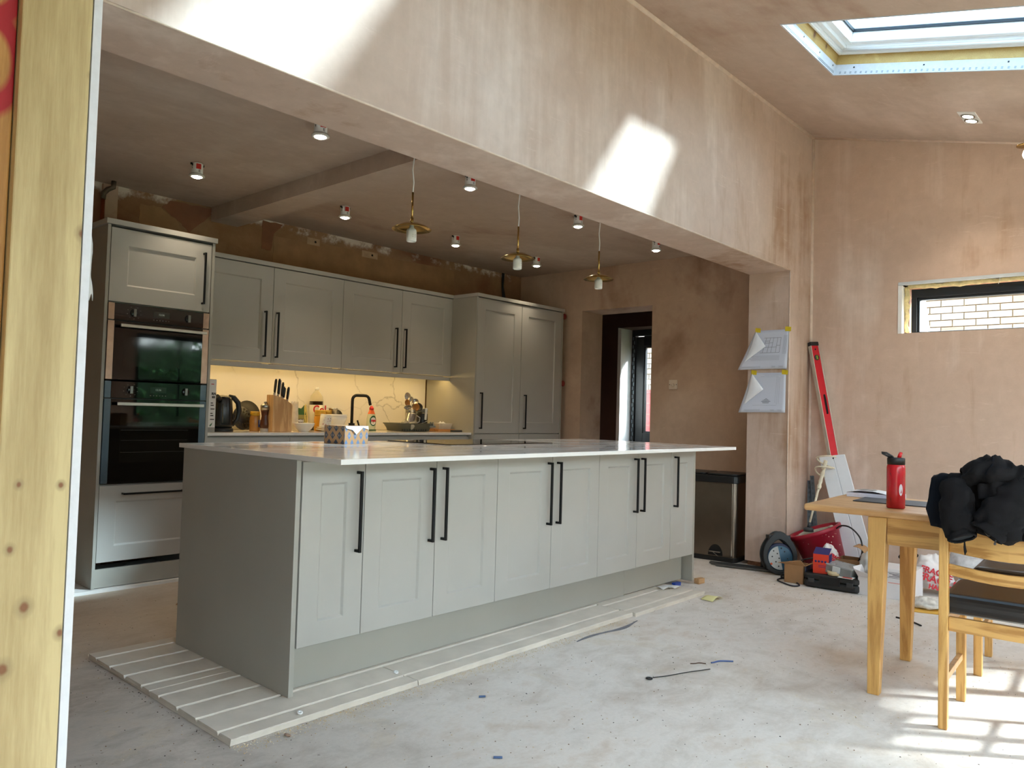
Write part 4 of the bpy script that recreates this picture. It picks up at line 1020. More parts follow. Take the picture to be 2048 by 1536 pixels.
# clear bag
t_ = thing('plastic_bag', 'crumpled clear plastic bag standing behind the knife block', 'bag', (1.66, 2.66, ZT))
b = MB()
def bagf(u, v):
    a = 2 * pi * u; r = .034 * (1 - .15 * v) + .006 * NZ.noise(V((3 * cos(a), 3 * sin(a), 6 * v))); return V((1.672 + r * .9 * cos(a), 2.66 + r * sin(a), ZT + .002 + .215 * v + (.012 * sin(5 * a) if v > .9 else 0)))
b.grid(bagf, 24, 14); P('bag', b, pm('cloudy_film', (214, 206, 190), .3, var=.15, scale=30, **{'Alpha': .75}), t_)
# pasta bag: green yellow packet
t_ = thing('food_packet', 'yellow and green food packet standing behind the small white bowl', 'packet', (1.71, 2.70, ZT))
b = MB(); M_ = M.Translation((1.753, 2.70, ZT)) @ M.Rotation(.1, 4, 'Z') @ M.Diagonal((.78, .8, 1, 1))
vs = [M_ @ V(p) for p in ((-.07, -.03, 0), (.06, -.03, 0), (.06, .03, 0), (-.07, .03, 0), (-.062, -.022, .128), (.066, -.02, .125), (.066, .02, .125), (-.062, .022, .128))]
b.add(vs, [(3, 2, 1, 0), (4, 5, 6, 7), (0, 1, 5, 4), (1, 2, 6, 5), (2, 3, 7, 6), (3, 0, 4, 7)]); P('pack', b, pm('packet_olive', (176, 160, 88), .4, var=.12), t_, bevel=.006)
b = MB(); vs = [M_ @ V(p) for p in ((-.055, -.021, .125), (.05, -.02, .125), (.035, -.008, .20), (.0, -.006, .172), (-.04, -.008, .178))]; b.add(vs, [(0, 1, 2, 3, 4)]); P('green_top', b, pm('packet_green', (56, 96, 44), .4), t_, solid=.004)
b = MB(); vs = [M_ @ V(p) for p in ((.028, -.024, .10), (.066, -.022, .03), (.074, -.015, .11), (.05, -.012, .208), (.03, -.014, .19))]; b.add(vs, [(0, 1, 2, 3, 4)]); P('yellow_edge', b, pm('packet_yellow', (226, 200, 108), .4), t_, solid=.004)
b = MB(); b.box(-.07, .012, -.0325, -.0312, .062, .092, M_=M_); lb = P('label_panel', b, pm('label_maroon', (70, 24, 24), .5), t_)
q = M_ @ V((-.03, -.0330, .077)); xd = (M_.to_3x3() @ V((1, 0, 0))); text('SMIRS', .026, tuple(q), xd, (0, 0, 1), INKW, lb, bold=.0012)
# small white bowl, plates, mug, big bowl
PORC = pm('porcelain', (232, 226, 214), .2, var=.01)
def bowl(name, label, c, r, h, mat=PORC, foot=.45):
    t_ = thing(name, label, 'bowl', c)
    b = MB(); b.lathe([(0, 0), (r * foot, 0), (r * foot, h * .08), (r * .72, h * .36), (r * .93, h * .72), (r, h), (r * .965, h), (r * .90, h * .74), (r * .68, h * .40), (r * .35, h * .16), (0, h * .14)], 36, c); P('bowl', b, mat, t_); return t_
bowl('small_bowl', 'small white bowl in front of the yellow packet', (1.655, 2.50, ZT), .080, .066)
for k, (lab, r, z) in enumerate([('wide pale plate under the mug and bowl', .118, 0), ('second pale plate stacked on the wide one', .112, .014)]):
    t_ = thing('plate', lab, 'plate', (1.955, 2.58, ZT + z), group='plates stacked by the sink')
    lathe_obj('plate', [(0, 0), (r * .6, 0), (r * .62, .004), (r, .016), (r, .019), (r * .6, .008), (0, .007)], PORC, t_, (1.955, 2.58, ZT + z), 36)
zz = ZT + .026
t_ = thing('mug', 'white mug with faint pink flowers, standing on the plates', 'mug', (1.895, 2.555, zz))
M_ = M.Rotation(.16, 3, 'Y')
b = MB(); b.lathe([(0, 0), (.040, 0), (.043, .008), (.046, .098), (.043, .099), (.040, .01), (0, .008)], 28, (1.862, 2.535, zz + .006), M_); P('cup', b, PORC, t_)
b = MB(); rr = random.Random(4)
for k in range(16):
    a = rr.uniform(-2.8, -1.2); z = rr.uniform(.015, .085); s_ = rr.uniform(.003, .007)
    b.add([M_ @ V((.0463 * cos(a + da), .0463 * sin(a + da), z + dz)) + V((1.862, 2.535, zz + .006)) for da, dz in ((-s_ * 14, 0), (0, -s_), (s_ * 14, 0), (0, s_))], [(0, 1, 2, 3)])
P('flower_print', b, pm('flower_pink', (176, 112, 116), .5), t_, recalc=False)
bowl('mixing_bowl', 'large white bowl stacked on the plates by the tap', (2.035, 2.63, zz - .005), .086, .094)
bowl('serving_bowl', 'second white bowl nested in the large bowl', (2.037, 2.63, zz + .020), .0845, .088)
# jars with gold lids
for (c, hh, r, body, lab) in (((1.945, 2.72, ZT), .165, .046, (196, 138, 40), 'honey coloured jar with a broad gold lid'), ((2.045, 2.77, ZT), .165, .040, (120, 60, 20), 'jar with a gold lid standing behind the honey jar')):
    t_ = thing('gold_lid_jar', lab, 'jar', c, group='gold lidded jars by the cola bottle')
    lathe_obj('jar', [(0, 0), (r * .9, 0), (r, .008), (r, hh - .055), (r * .85, hh - .045), (0, hh - .045)], pm('jar_%d' % body[0], body, .2), t_, c)
    lathe_obj('lid', [(0, hh - .045), (r * .98, hh - .045), (r * .98, hh - .004), (r * .94, hh), (0, hh)], pm('gold_lid', (206, 164, 70), .3, .7), t_, c)
c = (2.095, 2.76, ZT); t_ = thing('steel_tin', 'small steel canister behind the white bowls', 'canister', c)
lathe_obj('can', [(0, 0), (.034, 0), (.034, .172), (.036, .174), (.036, .184), (0, .185)], STEEL, t_, c)
c = (2.155, 2.80, ZT); t_ = thing('ladle_rest', 'round black lid leaning behind the white bowls', 'lid', c)
b = MB(); disc_up(b, (2.165, 2.80, ZT + .125), .045, .01, radians(15), 0.0); P('disc', b, BLACKPL, t_); b = MB(); b.bar((2.165, 2.80, ZT), (2.165, 2.803, ZT + .09), .02, .008); P('handle', b, BLACKPL, t_)
# cola bottle
c = (2.000, 2.86, ZT)
t_ = thing('cola_bottle', 'large cola bottle with a pale label, against the splashback', 'bottle', c)
COLA = pm('cola', (28, 14, 10), .1, var=0)
lathe_obj('bottle', [(0, 0), (.050, 0), (.055, .012), (.055, .235), (0, .235)], COLA, t_, c)
b = MB(); b.lathe([(.0555, .232), (.0555, .245), (.048, .275), (.030, .300), (.016, .318), (.0145, .330)], 28, c); P('bottle_shoulder', b, pm('clear_pet', (222, 206, 160), .08, var=0, **{'Alpha': .35}), t_)
lathe_obj('cap', [(0, .328), (.0165, .328), (.0165, .346), (.015, .348), (0, .348)], WHITE, t_, c, 18)
b = MB(); b.lathe([(.0559, .045), (.0559, .205)], 28, c); lb = P('label', b, pm('cola_label', (216, 212, 202), .35, .2), t_)
text('Col', .092, (c[0] - .006, c[1] - .0585, ZT + .165), (1, -.12, 0), (0, 0, 1), INKR, lb, ext=.001, bold=.0022, sx=.86)
b = MB(); b.tube([(c[0] - .03, c[1] - .050, ZT + .105), (c[0] - .022, c[1] - .0525, ZT + .080)], .0018, 5); b.tube([(c[0] - .01, c[1] - .0565, ZT + .112), (c[0] - .02, c[1] - .054, ZT + .085)], .0018, 5); P('label_print', b, INK, lb)
# tap
t_ = thing('kitchen_tap', 'matt black kitchen tap with a square bent spout', 'tap', (2.31, 2.80, ZT))
b = MB(); x = 2.312; y = 2.80
pts = [(x, y, ZT + .02), (x, y, ZT + .245)] + [(x + .036 - .036 * cos(a), y - .012 + .012 * cos(a), ZT + .255 + .040 * sin(a)) for a in [pi / 2 * k / 6 for k in range(1, 7)]] + [(x + .092, y - .036, ZT + .295)] + [(x + .10 + .036 * sin(a), y - .038 - .012 * sin(a), ZT + .258 + .037 * cos(a)) for a in [pi / 2 * .85 * k / 6 for k in range(1, 7)]] + [(x + .146, y - .054, ZT + .215)]
b.tube(pts, .0125, 14); P('spout', b, BLACKMETAL, t_)
b = MB(); b.lathe([(0, 0), (.030, 0), (.030, .004), (.026, .006), (.026, .062), (0, .062)], 20, (x, y, ZT)); b.box(x - .02, x + .105, y - .040, y + .002, ZT, ZT + .022); P('body', b, BLACKMETAL, t_, bevel=.002)
b = MB(); b.bar((x + .07, y - .02, ZT + .02), (x + .035, y - .03, ZT + .085), .010, .010); P('lever', b, BLACKMETAL, t_)
# washing-up liquid
c = V((2.468, 2.74, ZT)); t_ = thing('washing_up_bottle', 'washing-up liquid bottle with a red cap and green round label', 'bottle', tuple(c))
b = MB(); prof = [(0, 0), (.85, 0), (.92, .008), (1.0, .06), (.98, .10), (.78, .145), (.50, .172), (.36, .180), (0, .180)]
vs = []; n = 28
for r, z in prof:
    for k in range(n): a = 2 * pi * k / n; vs.append(c + V((.044 * r * cos(a), .028 * r * sin(a), z)))
b.add(vs, [(i * n + k, i * n + (k + 1) % n, (i + 1) * n + (k + 1) % n, (i + 1) * n + k) for i in range(len(prof) - 1) for k in range(n)], 0, True)
P('bottle', b, pm('cloudy_liquid', (206, 206, 168), .18, var=.03), t_)
b = MB(); vs = []
for r, z in ((.80, .142), (.51, .1725), (.44, .178)):
    for k in range(n): a = 2 * pi * k / n; vs.append(c + V((.0446 * r * cos(a), .0286 * r * sin(a), z)))
b.add(vs, [(i * n + k, i * n + (k + 1) % n, (i + 1) * n + (k + 1) % n, (i + 1) * n + k) for i in range(2) for k in range(n)], 0, True); P('orange_collar', b, pm('collar_orange', (226, 104, 44), .4), t_)
lathe_obj('cap', [(0, .178), (.020, .178), (.019, .195), (.012, .200), (.010, .210), (.0, .212)], pm('cap_red', (204, 30, 36), .4, var=0), t_, tuple(c), 18)
def oval(mb, cx, cz, rx, rz, y, n=30): mb.add([(cx + rx * cos(2 * pi * k / n), y - .0 + .010 * (cos(2 * pi * k / n) ** 2) * (rx / .042), cz + rz * sin(2 * pi * k / n)) for k in range(n)], [tuple(range(n))])
b = MB(); oval(b, c.x, ZT + .085, .034, .044, c.y - .0305); lb = P('green_label', b, pm('label_green', (24, 92, 50), .4, var=0), t_)
b = MB(); oval(b, c.x, ZT + .083, .028, .032, c.y - .0312); P('white_oval', b, INKW, lb)
text('FAIRY', .021, (c.x, c.y - .0324, ZT + .084), (1, 0, 0), (0, 0, 1), INKR, lb, ext=.0006, bold=.0014, sx=.9)
b = MB(); b.box(c.x - .036, c.x + .036, c.y - .030, c.y - .016, ZT + .0, ZT + .012); P('foot_band', b, pm('foot_green', (60, 96, 60), .4), t_, bevel=.005)
# draining rack with dishes
RK = pm('rack_grey_green', (82, 82, 70), .5, var=.06)
c = V((2.78, 2.62, ZT)); t_ = thing('dish_rack', 'grey-green plastic dish rack heaped with utensils', 'dish rack', tuple(c))
b = MB(); L, Wd = .200, .125
def rk(r, z): return [c + V((sx_ * (L * r - .05) + .05 * cos(a), sy_ * (Wd * r - .05) + .05 * sin(a), z)) for (sx_, sy_, a0) in ((1, 1, 0), (-1, 1, pi / 2), (-1, -1, pi), (1, -1, 3 * pi / 2)) for a in [a0 + pi / 2 * q / 5 for q in range(6)]]
rings = [rk(.86, .004), rk(.90, .03), rk(.99, .060), rk(1.03, .066), rk(1.03, .072), rk(.98, .070), rk(.88, .034), rk(.84, .016)]
n = len(rings[0]); vs = [v for r in rings for v in r]
b.add(vs, [(i * n + k, i * n + (k + 1) % n, (i + 1) * n + (k + 1) % n, (i + 1) * n + k) for i in range(len(rings) - 1) for k in range(n)], 0, True)
b.add(rings[0], [tuple(range(n))]); b.add(rings[-1], [tuple(range(n))]); P('tray', b, RK, t_)
b = MB()
for k in range(11): x = c.x - .165 + k * .026; b.box(x, x + .012, c.y - Wd * .905, c.y - Wd * .86, ZT + .006, ZT + .022)
P('foot_rib', b, pm('rack_dark', (48, 48, 42), .6), t_)
# utensil holder with perforations
c = V((2.838, 2.66, ZT + .018)); t_ = thing('utensil_holder', 'perforated steel utensil holder in the dish rack', 'utensil holder', tuple(c))
lathe_obj('cup', [(0, 0), (.048, 0), (.050, .004), (.050, .170), (.047, .170), (.046, .008), (0, .006)], pm('dull_steel', (150, 146, 136), .35, .8, var=.05), t_, tuple(c))
b = MB()
for k in range(12):
    for j in range(2):
        a = -pi + pi * (k + .5 * j) / 12; q = c + V((0.0504 * cos(a), .0504 * sin(a), .132 + .016 * j)); Rm = M.Rotation(a, 3, 'Z') @ M.Rotation(pi / 2, 3, 'Y')
        b.lathe([(0, 0), (.004, 0), (.004, .0006), (0, .0006)], 8, tuple(q), Rm)
P('perforation', b, BLACKPL, t_)
WOODSP = pm('spoon_wood', (176, 122, 62), .6, var=.12)
def spoon(name, label, base, head, rw, mat, rl=None, hw=.005):
    base, head = V(base), V(head); d = (head - base).normalized()
    t_ = thing(name, label, 'utensil', tuple(base), group='utensils standing in the steel holder')
    b = MB(); b.tube([base, head], hw, 8); P('handle', b, mat, t_)
    b = MB(); rl = rl or rw * 1.4; side = d.cross(V((.74, .67, 0))).normalized(); nrm = side.cross(d).normalized(); cc = head + d * rl * .8
    def f(u, v):
        a = 2 * pi * u; r = v; return cc + side * (rw * r * cos(a)) + d * (rl * r * sin(a)) + nrm * (.012 * (1 - r * r))
    b.grid(f, 20, 5); P('bowl', b, mat, t_, solid=.003)
cz = c.z
spoon('serving_spoon', 'tall steel serving spoon at the back of the holder', (c.x, c.y, cz + .02), (c.x - .03, c.y + .01, cz + .255), .026, STEEL)
spoon('slotted_spoon', 'steel spoon leaning left out of the holder', (c.x + .01, c.y, cz + .02), (c.x - .055, c.y - .02, cz + .205), .022, WOODSP)
spoon('steel_ladle', 'steel ladle leaning right out of the holder', (c.x - .01, c.y, cz + .02), (c.x + .06, c.y + .02, cz + .225), .028, STEEL, .026)
spoon('wooden_spoon', 'wooden spoon facing forward in the holder', (c.x + .005, c.y - .02, cz + .03), (c.x + .012, c.y - .045, cz + .165), .030, WOODSP, .034, .006)
spoon('black_spatula', 'broad black nylon spatula leaning right out of the holder', (c.x + .01, c.y + .02, cz + .03), (c.x + .085, c.y + .03, cz + .17), .048, BLACKPL, .040, .006)
spoon('steel_scoop', 'low steel scoop hanging over the left edge of the holder', (c.x - .02, c.y - .02, cz + .10), (c.x - .075, c.y - .05, cz + .175), .034, STEEL, .022)
spoon('whisk_spoon', 'steel table spoon standing in the middle of the holder', (c.x, c.y + .02, cz + .02), (c.x + .012, c.y + .02, cz + .235), .020, STEEL)
# steel pot lying in the rack, glasses, cutlery
c2 = V((2.76, 2.575, ZT + .10)); t_ = thing('steel_jug', 'small steel milk jug tipped upside down in the dish rack', 'jug', tuple(c2))
Rm = M.Rotation(.28, 3, 'Y'); b = MB(); b.lathe([(.052, -.055), (.050, -.050), (.046, .050), (.040, .056), (0, .056)], 24, tuple(c2), Rm); P('body', b, STEEL, t_)
b = MB(); b.tube([c2 + V((.052, -.01, -.03)), c2 + V((.085, -.02, -.015)), c2 + V((.09, -.02, .02)), c2 + V((.06, -.01, .038))], .005, 8); P('handle', b, STEEL, t_)
for (q, r, h, lab, rot) in (((2.68, 2.56, ZT + .060), .036, .10, 'drinking glass lying in the left of the dish rack', 1.35), ((2.74, 2.53, ZT + .056), .034, .09, 'second drinking glass lying in the dish rack', 1.2)):
    t_ = thing('drinking_glass', lab, 'glass', q, group='glasses in the dish rack'); b = MB()
    b.lathe([(r * .8, -h / 2), (r, h / 2), (r * .93, h / 2), (r * .72, -h / 2 + .006), (0, -h / 2 + .006)], 20, q, M.Rotation(.5, 3, 'Z') @ M.Rotation(rot, 3, 'Y')); P('glass', b, pm('glass_cup', (214, 206, 184), .08, var=.05, **{'Alpha': .6}), t_)
for k, (a, q, lab) in enumerate([((2.60, 2.54, ZT + .06), (2.68, 2.51, ZT + .078), 'steel fork lying over the left rim of the dish rack'), ((2.78, 2.53, ZT + .05), (2.86, 2.52, ZT + .078), 'steel table knife lying in the middle of the dish rack')]):
    b = MB(); b.tube([a, q], .0035, 6); b.tube([q, V(q) + (V(q) - V(a)).normalized() * .05], [.0035, .009], 6, squash=.3); tag(P('cutlery', b, STEEL), lab, 'cutlery', 'cutlery in the dish rack')
t_ = thing('travel_cup', 'black lidded flask with a white clip behind the dish rack', 'flask', (3.020, 2.72, ZT))
c3 = (3.020, 2.72, ZT); lathe_obj('flask', [(0, 0), (.048, 0), (.051, .01), (.051, .15), (.042, .165), (0, .165)], BLACKPL, t_, c3)
b = MB(); b.box(2.980, 3.062, 2.685, 2.755, ZT + .165, ZT + .20); P('lid', b, pm('flask_grey', (124, 122, 116), .4), t_, bevel=.008)
b = MB(); b.bar((3.012, 2.664, ZT + .10), (3.020, 2.664, ZT + .205), .024, .008, (0, 1, 0)); P('clip', b, WHITE, t_, bevel=.003)
# plugs, tub, boards
for k, (x, y, lab) in enumerate([(2.94, 2.50, 'white plug-like bottle teat in the right of the dish rack')]):
    t_ = thing('bottle_teat', lab, 'bottle part', (x, y, ZT + .05)); b = MB()
    for q in (-.014, .014): b.lathe([(.009, 0), (.009, .022), (.006, .034), (0, .036)], 10, (x + q, y, ZT + .052))
    b.box(x - .035, x + .035, y - .015, y + .015, ZT + .038, ZT + .052); P('teats', b, pm('grey_rubber', (120, 124, 120), .4), t_, bevel=.003)
t_ = thing('chopping_board', 'wooden chopping board under the plastic tub by the larder', 'chopping board', (3.08, 2.60, ZT))
b = MB(); b.box(3.050, 3.255, 2.53, 2.66, ZT, ZT + .022); P('board', b, wood('chop_wood', (190, 132, 72), (160, 102, 48), 'X', 2, 14, .5, obj=False), t_, bevel=.004)
t_ = thing('plastic_tub', 'open white plastic tub on the chopping board', 'tub', (3.12, 2.62, ZT + .022))
b = MB(); z0 = ZT + .0225; A = [(3.085, 2.56), (3.225, 2.56), (3.225, 2.67), (3.085, 2.67)]; O_ = [(3.072, 2.545), (3.238, 2.545), (3.238, 2.685), (3.072, 2.685)]
vs = [(x, y, z0) for x, y in A] + [(x, y, z0 + .052) for x, y in O_] + [(x * .97 + 3.155 * .03, y * .97 + 2.615 * .03, z0 + .052) for x, y in O_] + [(x * .97 + 3.155 * .03, y * .97 + 2.615 * .03, z0 + .003) for x, y in A]
fs = [(3, 2, 1, 0), (12, 13, 14, 15)]
for r in (0, 4, 8): fs += [(r + i, r + (i + 1) % 4, r + 4 + (i + 1) % 4, r + 4 + i) for i in range(4)]
b.add(vs, fs); P('tub', b, pm('milky_plastic', (216, 206, 184), .35), t_, bevel=.003)
b = MB(); rr = random.Random(2)
b.grid(lambda u, v: V((3.115 + .09 * u, 2.585 + .07 * v, z0 + .03 + .035 * NZ.noise(V((u * 4, v * 4, 1.3))) + .03 * sin(pi * u) * sin(pi * v))), 10, 8); tag(P('crumpled_tissue', b, WHITEMATT, solid=.002), 'crumpled white tissue in the plastic tub', 'tissue')
t_ = thing('dark_spoon_rest', 'small dark tray at the right end of the sink worktop', 'tray', (3.18, 2.44, ZT))
b = MB(); b.box(3.13, 3.25, 2.43, 2.465, ZT, ZT + .018); P('tray', b, DGREY, t_, bevel=.005)

# cardboard box with diamond print on the island -----------------------------------------
t_ = thing('printed_box', 'small open cardboard box with blue diamond print on the island worktop', 'box', (.70, .62, .9146))
cx, cy, z0, z1 = .675, .640, .9148, 1.006
A = V((cx, cy, 0)); dl = V((-.80, .30, 0)).normalized() * .150; dr = V((.80, .60, 0)).normalized() * .110   # left face towards camera-left, right face
dl = V((-.05, 1, 0)).normalized() * .160; dr = V((1, .05, 0)).normalized() * .150
c0 = [A, A + dr, A + dr + dl, A + dl]
b = MB(); vs = [c + V((0, 0, z)) for z in (z0, z1) for c in c0]
inn = (c0[0] + c0[2]) / 2; vs += [(c - inn) * .975 + inn + V((0, 0, z)) for z in (z1, z0 + .003) for c in c0]
fs = [(3, 2, 1, 0)] + [(i, (i + 1) % 4, 4 + (i + 1) % 4, 4 + i) for i in range(4)] + [(4 + i, 4 + (i + 1) % 4, 8 + (i + 1) % 4, 8 + i) for i in range(4)] + [(8 + i, 8 + (i + 1) % 4, 12 + (i + 1) % 4, 12 + i) for i in range(4)] + [(12, 13, 14, 15)]
b.add(vs, fs); P('carton', b, [CARD], t_)
PR_SHADE = pm('print_blue_shaded', (70, 78, 92), .6, var=.05); PR_LIT = pm('print_blue_lit', (90, 116, 150), .6, var=.05)  # one print in two tones: darker on the shaded face, lighter on the lit
def diamonds(o, d, nrm, nx, mat, name, w, h):
    b = MB(); b2 = MB(); d = d.copy(); L = d.length; e = d.normalized(); H = z1 - z0
    for r in range(-1, 4):
        for k in range(-1, nx * 2 + 2):
            if (r + k) % 2: continue
            u = (k + .5) * L / (nx * 2); z = r * H / 2.4 + H * .05
            pts = [(u - w, z), (u, z - h), (u + w, z), (u, z + h)]
            pts = [(min(max(a, 0.0), L), min(max(c_, 0.0), H)) for a, c_ in pts]
            b.add([o + e * a + V((0, 0, z0 + c_)) + nrm * .0005 for a, c_ in pts], [(0, 1, 2, 3)])
            if 0 < u < L and .01 < z < H - .01:
                for q in (-.35, .35):
                    b2.add([o + e * (u + w * (q + s1)) + V((0, 0, z0 + z + h * s2)) + nrm * .0009 for s1, s2 in ((-.12, -.28), (.12, -.20), (.12, .28), (-.12, .20))], [(0, 1, 2, 3)])
    dp = P(name, b, mat, t_, recalc=False); P('emblem_print', b2, pm('print_pale', (176, 156, 128), .6, var=0), dp, recalc=False)
nl = V((-1, -.05, 0)).normalized()
nr = V((.05, -1, 0)).normalized()
diamonds(A, dl, nl, 3, PR_SHADE, 'diamond_print', .018, .020); diamonds(A, dr, nr, 4, PR_LIT, 'diamond_print', .011, .020)
b = MB(); b.add([A + dr * .02 + V((0, -.001, z1)), A + dr * .98 + V((0, -.001, z1)), A + dr * .99 + V((0, -.004, z1 - .018)), A + dr * .75 + V((0, -.003, z1 - .008)), A + dr * .45 + V((0, -.008, z1 - .042)), A + dr * .30 + V((0, -.006, z1 - .020)), A + dr * .04 + V((0, -.004, z1 - .012))], [(0, 1, 2, 3, 4, 5, 6)])
P('torn_flap', b, pm('torn_white', (226, 216, 200), .8, var=.05), t_, solid=.0015)
# ================================================================== right-hand corner
# pedal bin
t_ = thing('pedal_bin', 'tall stainless pedal bin with black lid behind the far end of the island', 'bin', (4.13, .42, 0))
Mb = M.Translation((3.925, .13, 0)) @ M.Rotation(radians(6), 4, 'Z')   # local x: depth, y: along the front (away from camera)
def rrect(x0, x1, y0, y1, r, n=5):
    out = []
    for cx, cy, a0 in ((x1 - r, y1 - r, 0), (x0 + r, y1 - r, pi / 2), (x0 + r, y0 + r, pi), (x1 - r, y0 + r, 3 * pi / 2)):
        out += [(cx + r * cos(a0 + pi / 2 * k / n), cy + r * sin(a0 + pi / 2 * k / n)) for k in range(n + 1)]
    return out
BD, BL = .30, .50
b = MB(); b.prism(rrect(0, BD, 0, BL, .035), .035, .60, 'z', M_=Mb); body = P('body', b, DARKSTEEL, t_, bevel=.002)
b = MB(); b.prism(rrect(-.006, BD + .006, -.006, BL + .006, .04), .0, .036, 'z', M_=Mb); P('base', b, BLACKPL, t_, bevel=.006)
b = MB(); b.prism(rrect(-.008, BD + .008, -.008, BL + .008, .042), .60, .655, 'z', M_=Mb); P('lid_rim', b, BLACKPL, t_, bevel=.006)
b = MB(); b.prism(rrect(.002, BD - .002, .0, BL * .5 - .004, .035), .655, .672, 'z', M_=Mb); P('lid', b, BLACKPL, t_, bevel=.010)
b = MB(); b.prism(rrect(.002, BD - .002, BL * .5 + .004, BL, .035), .655, .672, 'z', M_=Mb); P('lid', b, BLACKPL, t_, bevel=.010)
b = MB(); b.box(-.002, .004, .030, .036, .04, .598, M_=Mb); P('edge_glint', b, pm('glint_steel', (226, 224, 220), .15, 1.0, var=0), body)  # pale strip standing in for the vertical reflection on the steel
b = MB(); arch = [(.16 + .058 * cos(a), .042 + .085 * sin(a)) for a in [pi * k / 14 for k in range(15)]]; b.prism([(y, z) for y, z in arch], -.003, .002, 'x', M_=Mb); P('pedal_recess', b, pm('recess_black', (6, 6, 6), .6, var=0), body)
b = MB(); b.box(-.022, -.001, .115, .205, .068, .076, M_=Mb); b.bar(Mb @ V((-.02, .175, .07)), Mb @ V((-.02, .13, .04)), .004, .004); P('pedal', b, STEEL, t_, bevel=.002)

# drawings taped to the pier -------------------------------------------------
PAPER = pm('drawing_paper', (206, 209, 222), .7, var=.015, scale=4)
YTAPE = pm('yellow_tape', (222, 192, 40), .55, var=.08, scale=30)
LINE = pm('plan_line', (120, 124, 136), .8, var=0); LINE2 = pm('plan_text', (156, 160, 172), .8, var=0)
def drawing(label, ytop0, ytop1, ybot0, ybot1, z1, z0, plan):
    """ytop0: free left corner (larger y), ytop1: near corner of the pier"""
    xw = XN - .0025
    t_ = thing('plan_drawing', label, 'drawing', (XN, (ytop0 + ytop1) / 2, (z0 + z1) / 2), group='plan drawings on the pier')
    def f(u, v):   # u: 0 at near edge (right in view), 1 at far edge; v: 0 top, 1 bottom
        yt = ytop1 + (ytop0 - ytop1) * u; yb = ybot1 + (ybot0 - ybot1) * u
        y = yt + (yb - yt) * v; z = z1 + (z0 - z1) * v
        curl = max(0.0, u - .55) * v; return V((xw - .03 * curl - .010 * v * v * (.4 + u), y, z - .012 * curl))
    b = MB(); b.grid(f, 14, 12); sh = P('sheet', b, PAPER, t_, solid=.0006, recalc=True)
    # folded-over corner flap hanging in front of the sheet
    c0 = f(.98, .02); cb = f(.93, .80); tip = f(.54, .42) + V((-.010, 0, 0))
    def g(u, v):
        e = c0 + (cb - c0) * v; w = sin(pi * min(1, v * 1.02)) ** .8 if 0 < v < 1 else 0
        k = (1 - abs(v - .50) / .50) if v <= .5 else (1 - (v - .5) / .5)
        p = e + (tip - (c0 + (cb - c0) * .5)) * (u * k); p.x = e.x - .003 - .013 * sin(pi * u) * k - .006 * u * k; return p
    b = MB(); b.grid(g, 8, 12); P('folded_flap', b, pm('paper_lit', (240, 241, 246), .7, var=.01), sh, solid=.0006, label='corner of the sheet folded over, blank side out')  # whiter than the sheet, painting the light on the flap
    b = MB()
    def ln(mb, u0, v0, u1, v1, w=.0012):
        p, q = f(u0, v0), f(u1, v1); d = (q - p).normalized(); n = d.cross(V((1, 0, 0))).normalized() * w; o = V((-.0012, 0, 0))
        k = max(1, int((q - p).length / .03)); 
        for i in range(k):
            a = f(u0 + (u1 - u0) * i / k, v0 + (v1 - v0) * i / k) + o; c = f(u0 + (u1 - u0) * (i + 1) / k, v0 + (v1 - v0) * (i + 1) / k) + o
            mb.add([a - n, c - n, c + n, a + n], [(0, 1, 2, 3)])
    b2 = MB()
    if plan == 0:
        for u in (.20, .29, .40, .49, .60): ln(b, u, .20, u, .58)
        for v, u0, u1 in ((.20, .20, .66), (.40, .20, .29), (.44, .29, .60), (.33, .40, .60), (.58, .20, .66), (.28, .49, .60)): ln(b, u0, v, u1, v)
        for k in range(6): ln(b2, .04 + .017 * k, .14 + .01 * (k % 2), .04 + .017 * k, .62, .0007)
        for k in range(6): ln(b2, .18, .66 + .022 * k, .86 - .03 * (k % 3), .66 + .022 * k, .0007)
        for u0, u1 in ((.08, .18), (.24, .33), (.55, .95)):
            for k in range(3): ln(b2, u0, .93 + .015 * k, u1 - .02 * (k % 2), .93 + .015 * k, .0007)
    else:
        for u0, v0, u1, v1 in ((.20, .10, .20, .80), (.24, .10, .24, .76), (.16, .12, .16, .78), (.20, .10, .70, .10), (.12, .06, .60, .06), (.20, .82, .74, .82)): ln(b2, u0, v0, u1, v1, .0007)
        for k in range(6): w = (.04, .10, .16, .22, .17, .14)[k]; ln(b, .45 - w * .5, .655 + .022 * k, .45 + w * .5, .655 + .022 * k, .0016)
        for u0, u1 in ((.08, .18), (.24, .33), (.55, .9)):
            for k in range(3): ln(b2, u0, .93 + .015 * k, u1 - .02 * (k % 2), .93 + .015 * k, .0007)
    P('plan_lines', b, LINE, sh, recalc=False); P('fine_lines', b2, LINE2, sh, recalc=False)
    for u, s_ in ((.93, 1), (.03, 1.1)):
        p = f(u, .0); b = MB(); h = .020
        b.add([p + V((-.0018, y, z)) for y, z in ((-.022 * s_, h * .8), (.020, h * 1.1), (.022, -h * .6), (-.020 * s_, -h * .8))], [(0, 1, 2, 3)])
        P('tape', b, YTAPE, t_, solid=.0006)
    return t_
drawing('upper of the two white plan drawings taped to the pier, with a grid plan', -.013 + .02, -.249, .135, -.236, 1.765, 1.474, 0)
drawing('lower of the two white plan drawings taped to the pier, with a block of text', .014 + .02, -.229, .125, -.229, 1.446, 1.150, 1)

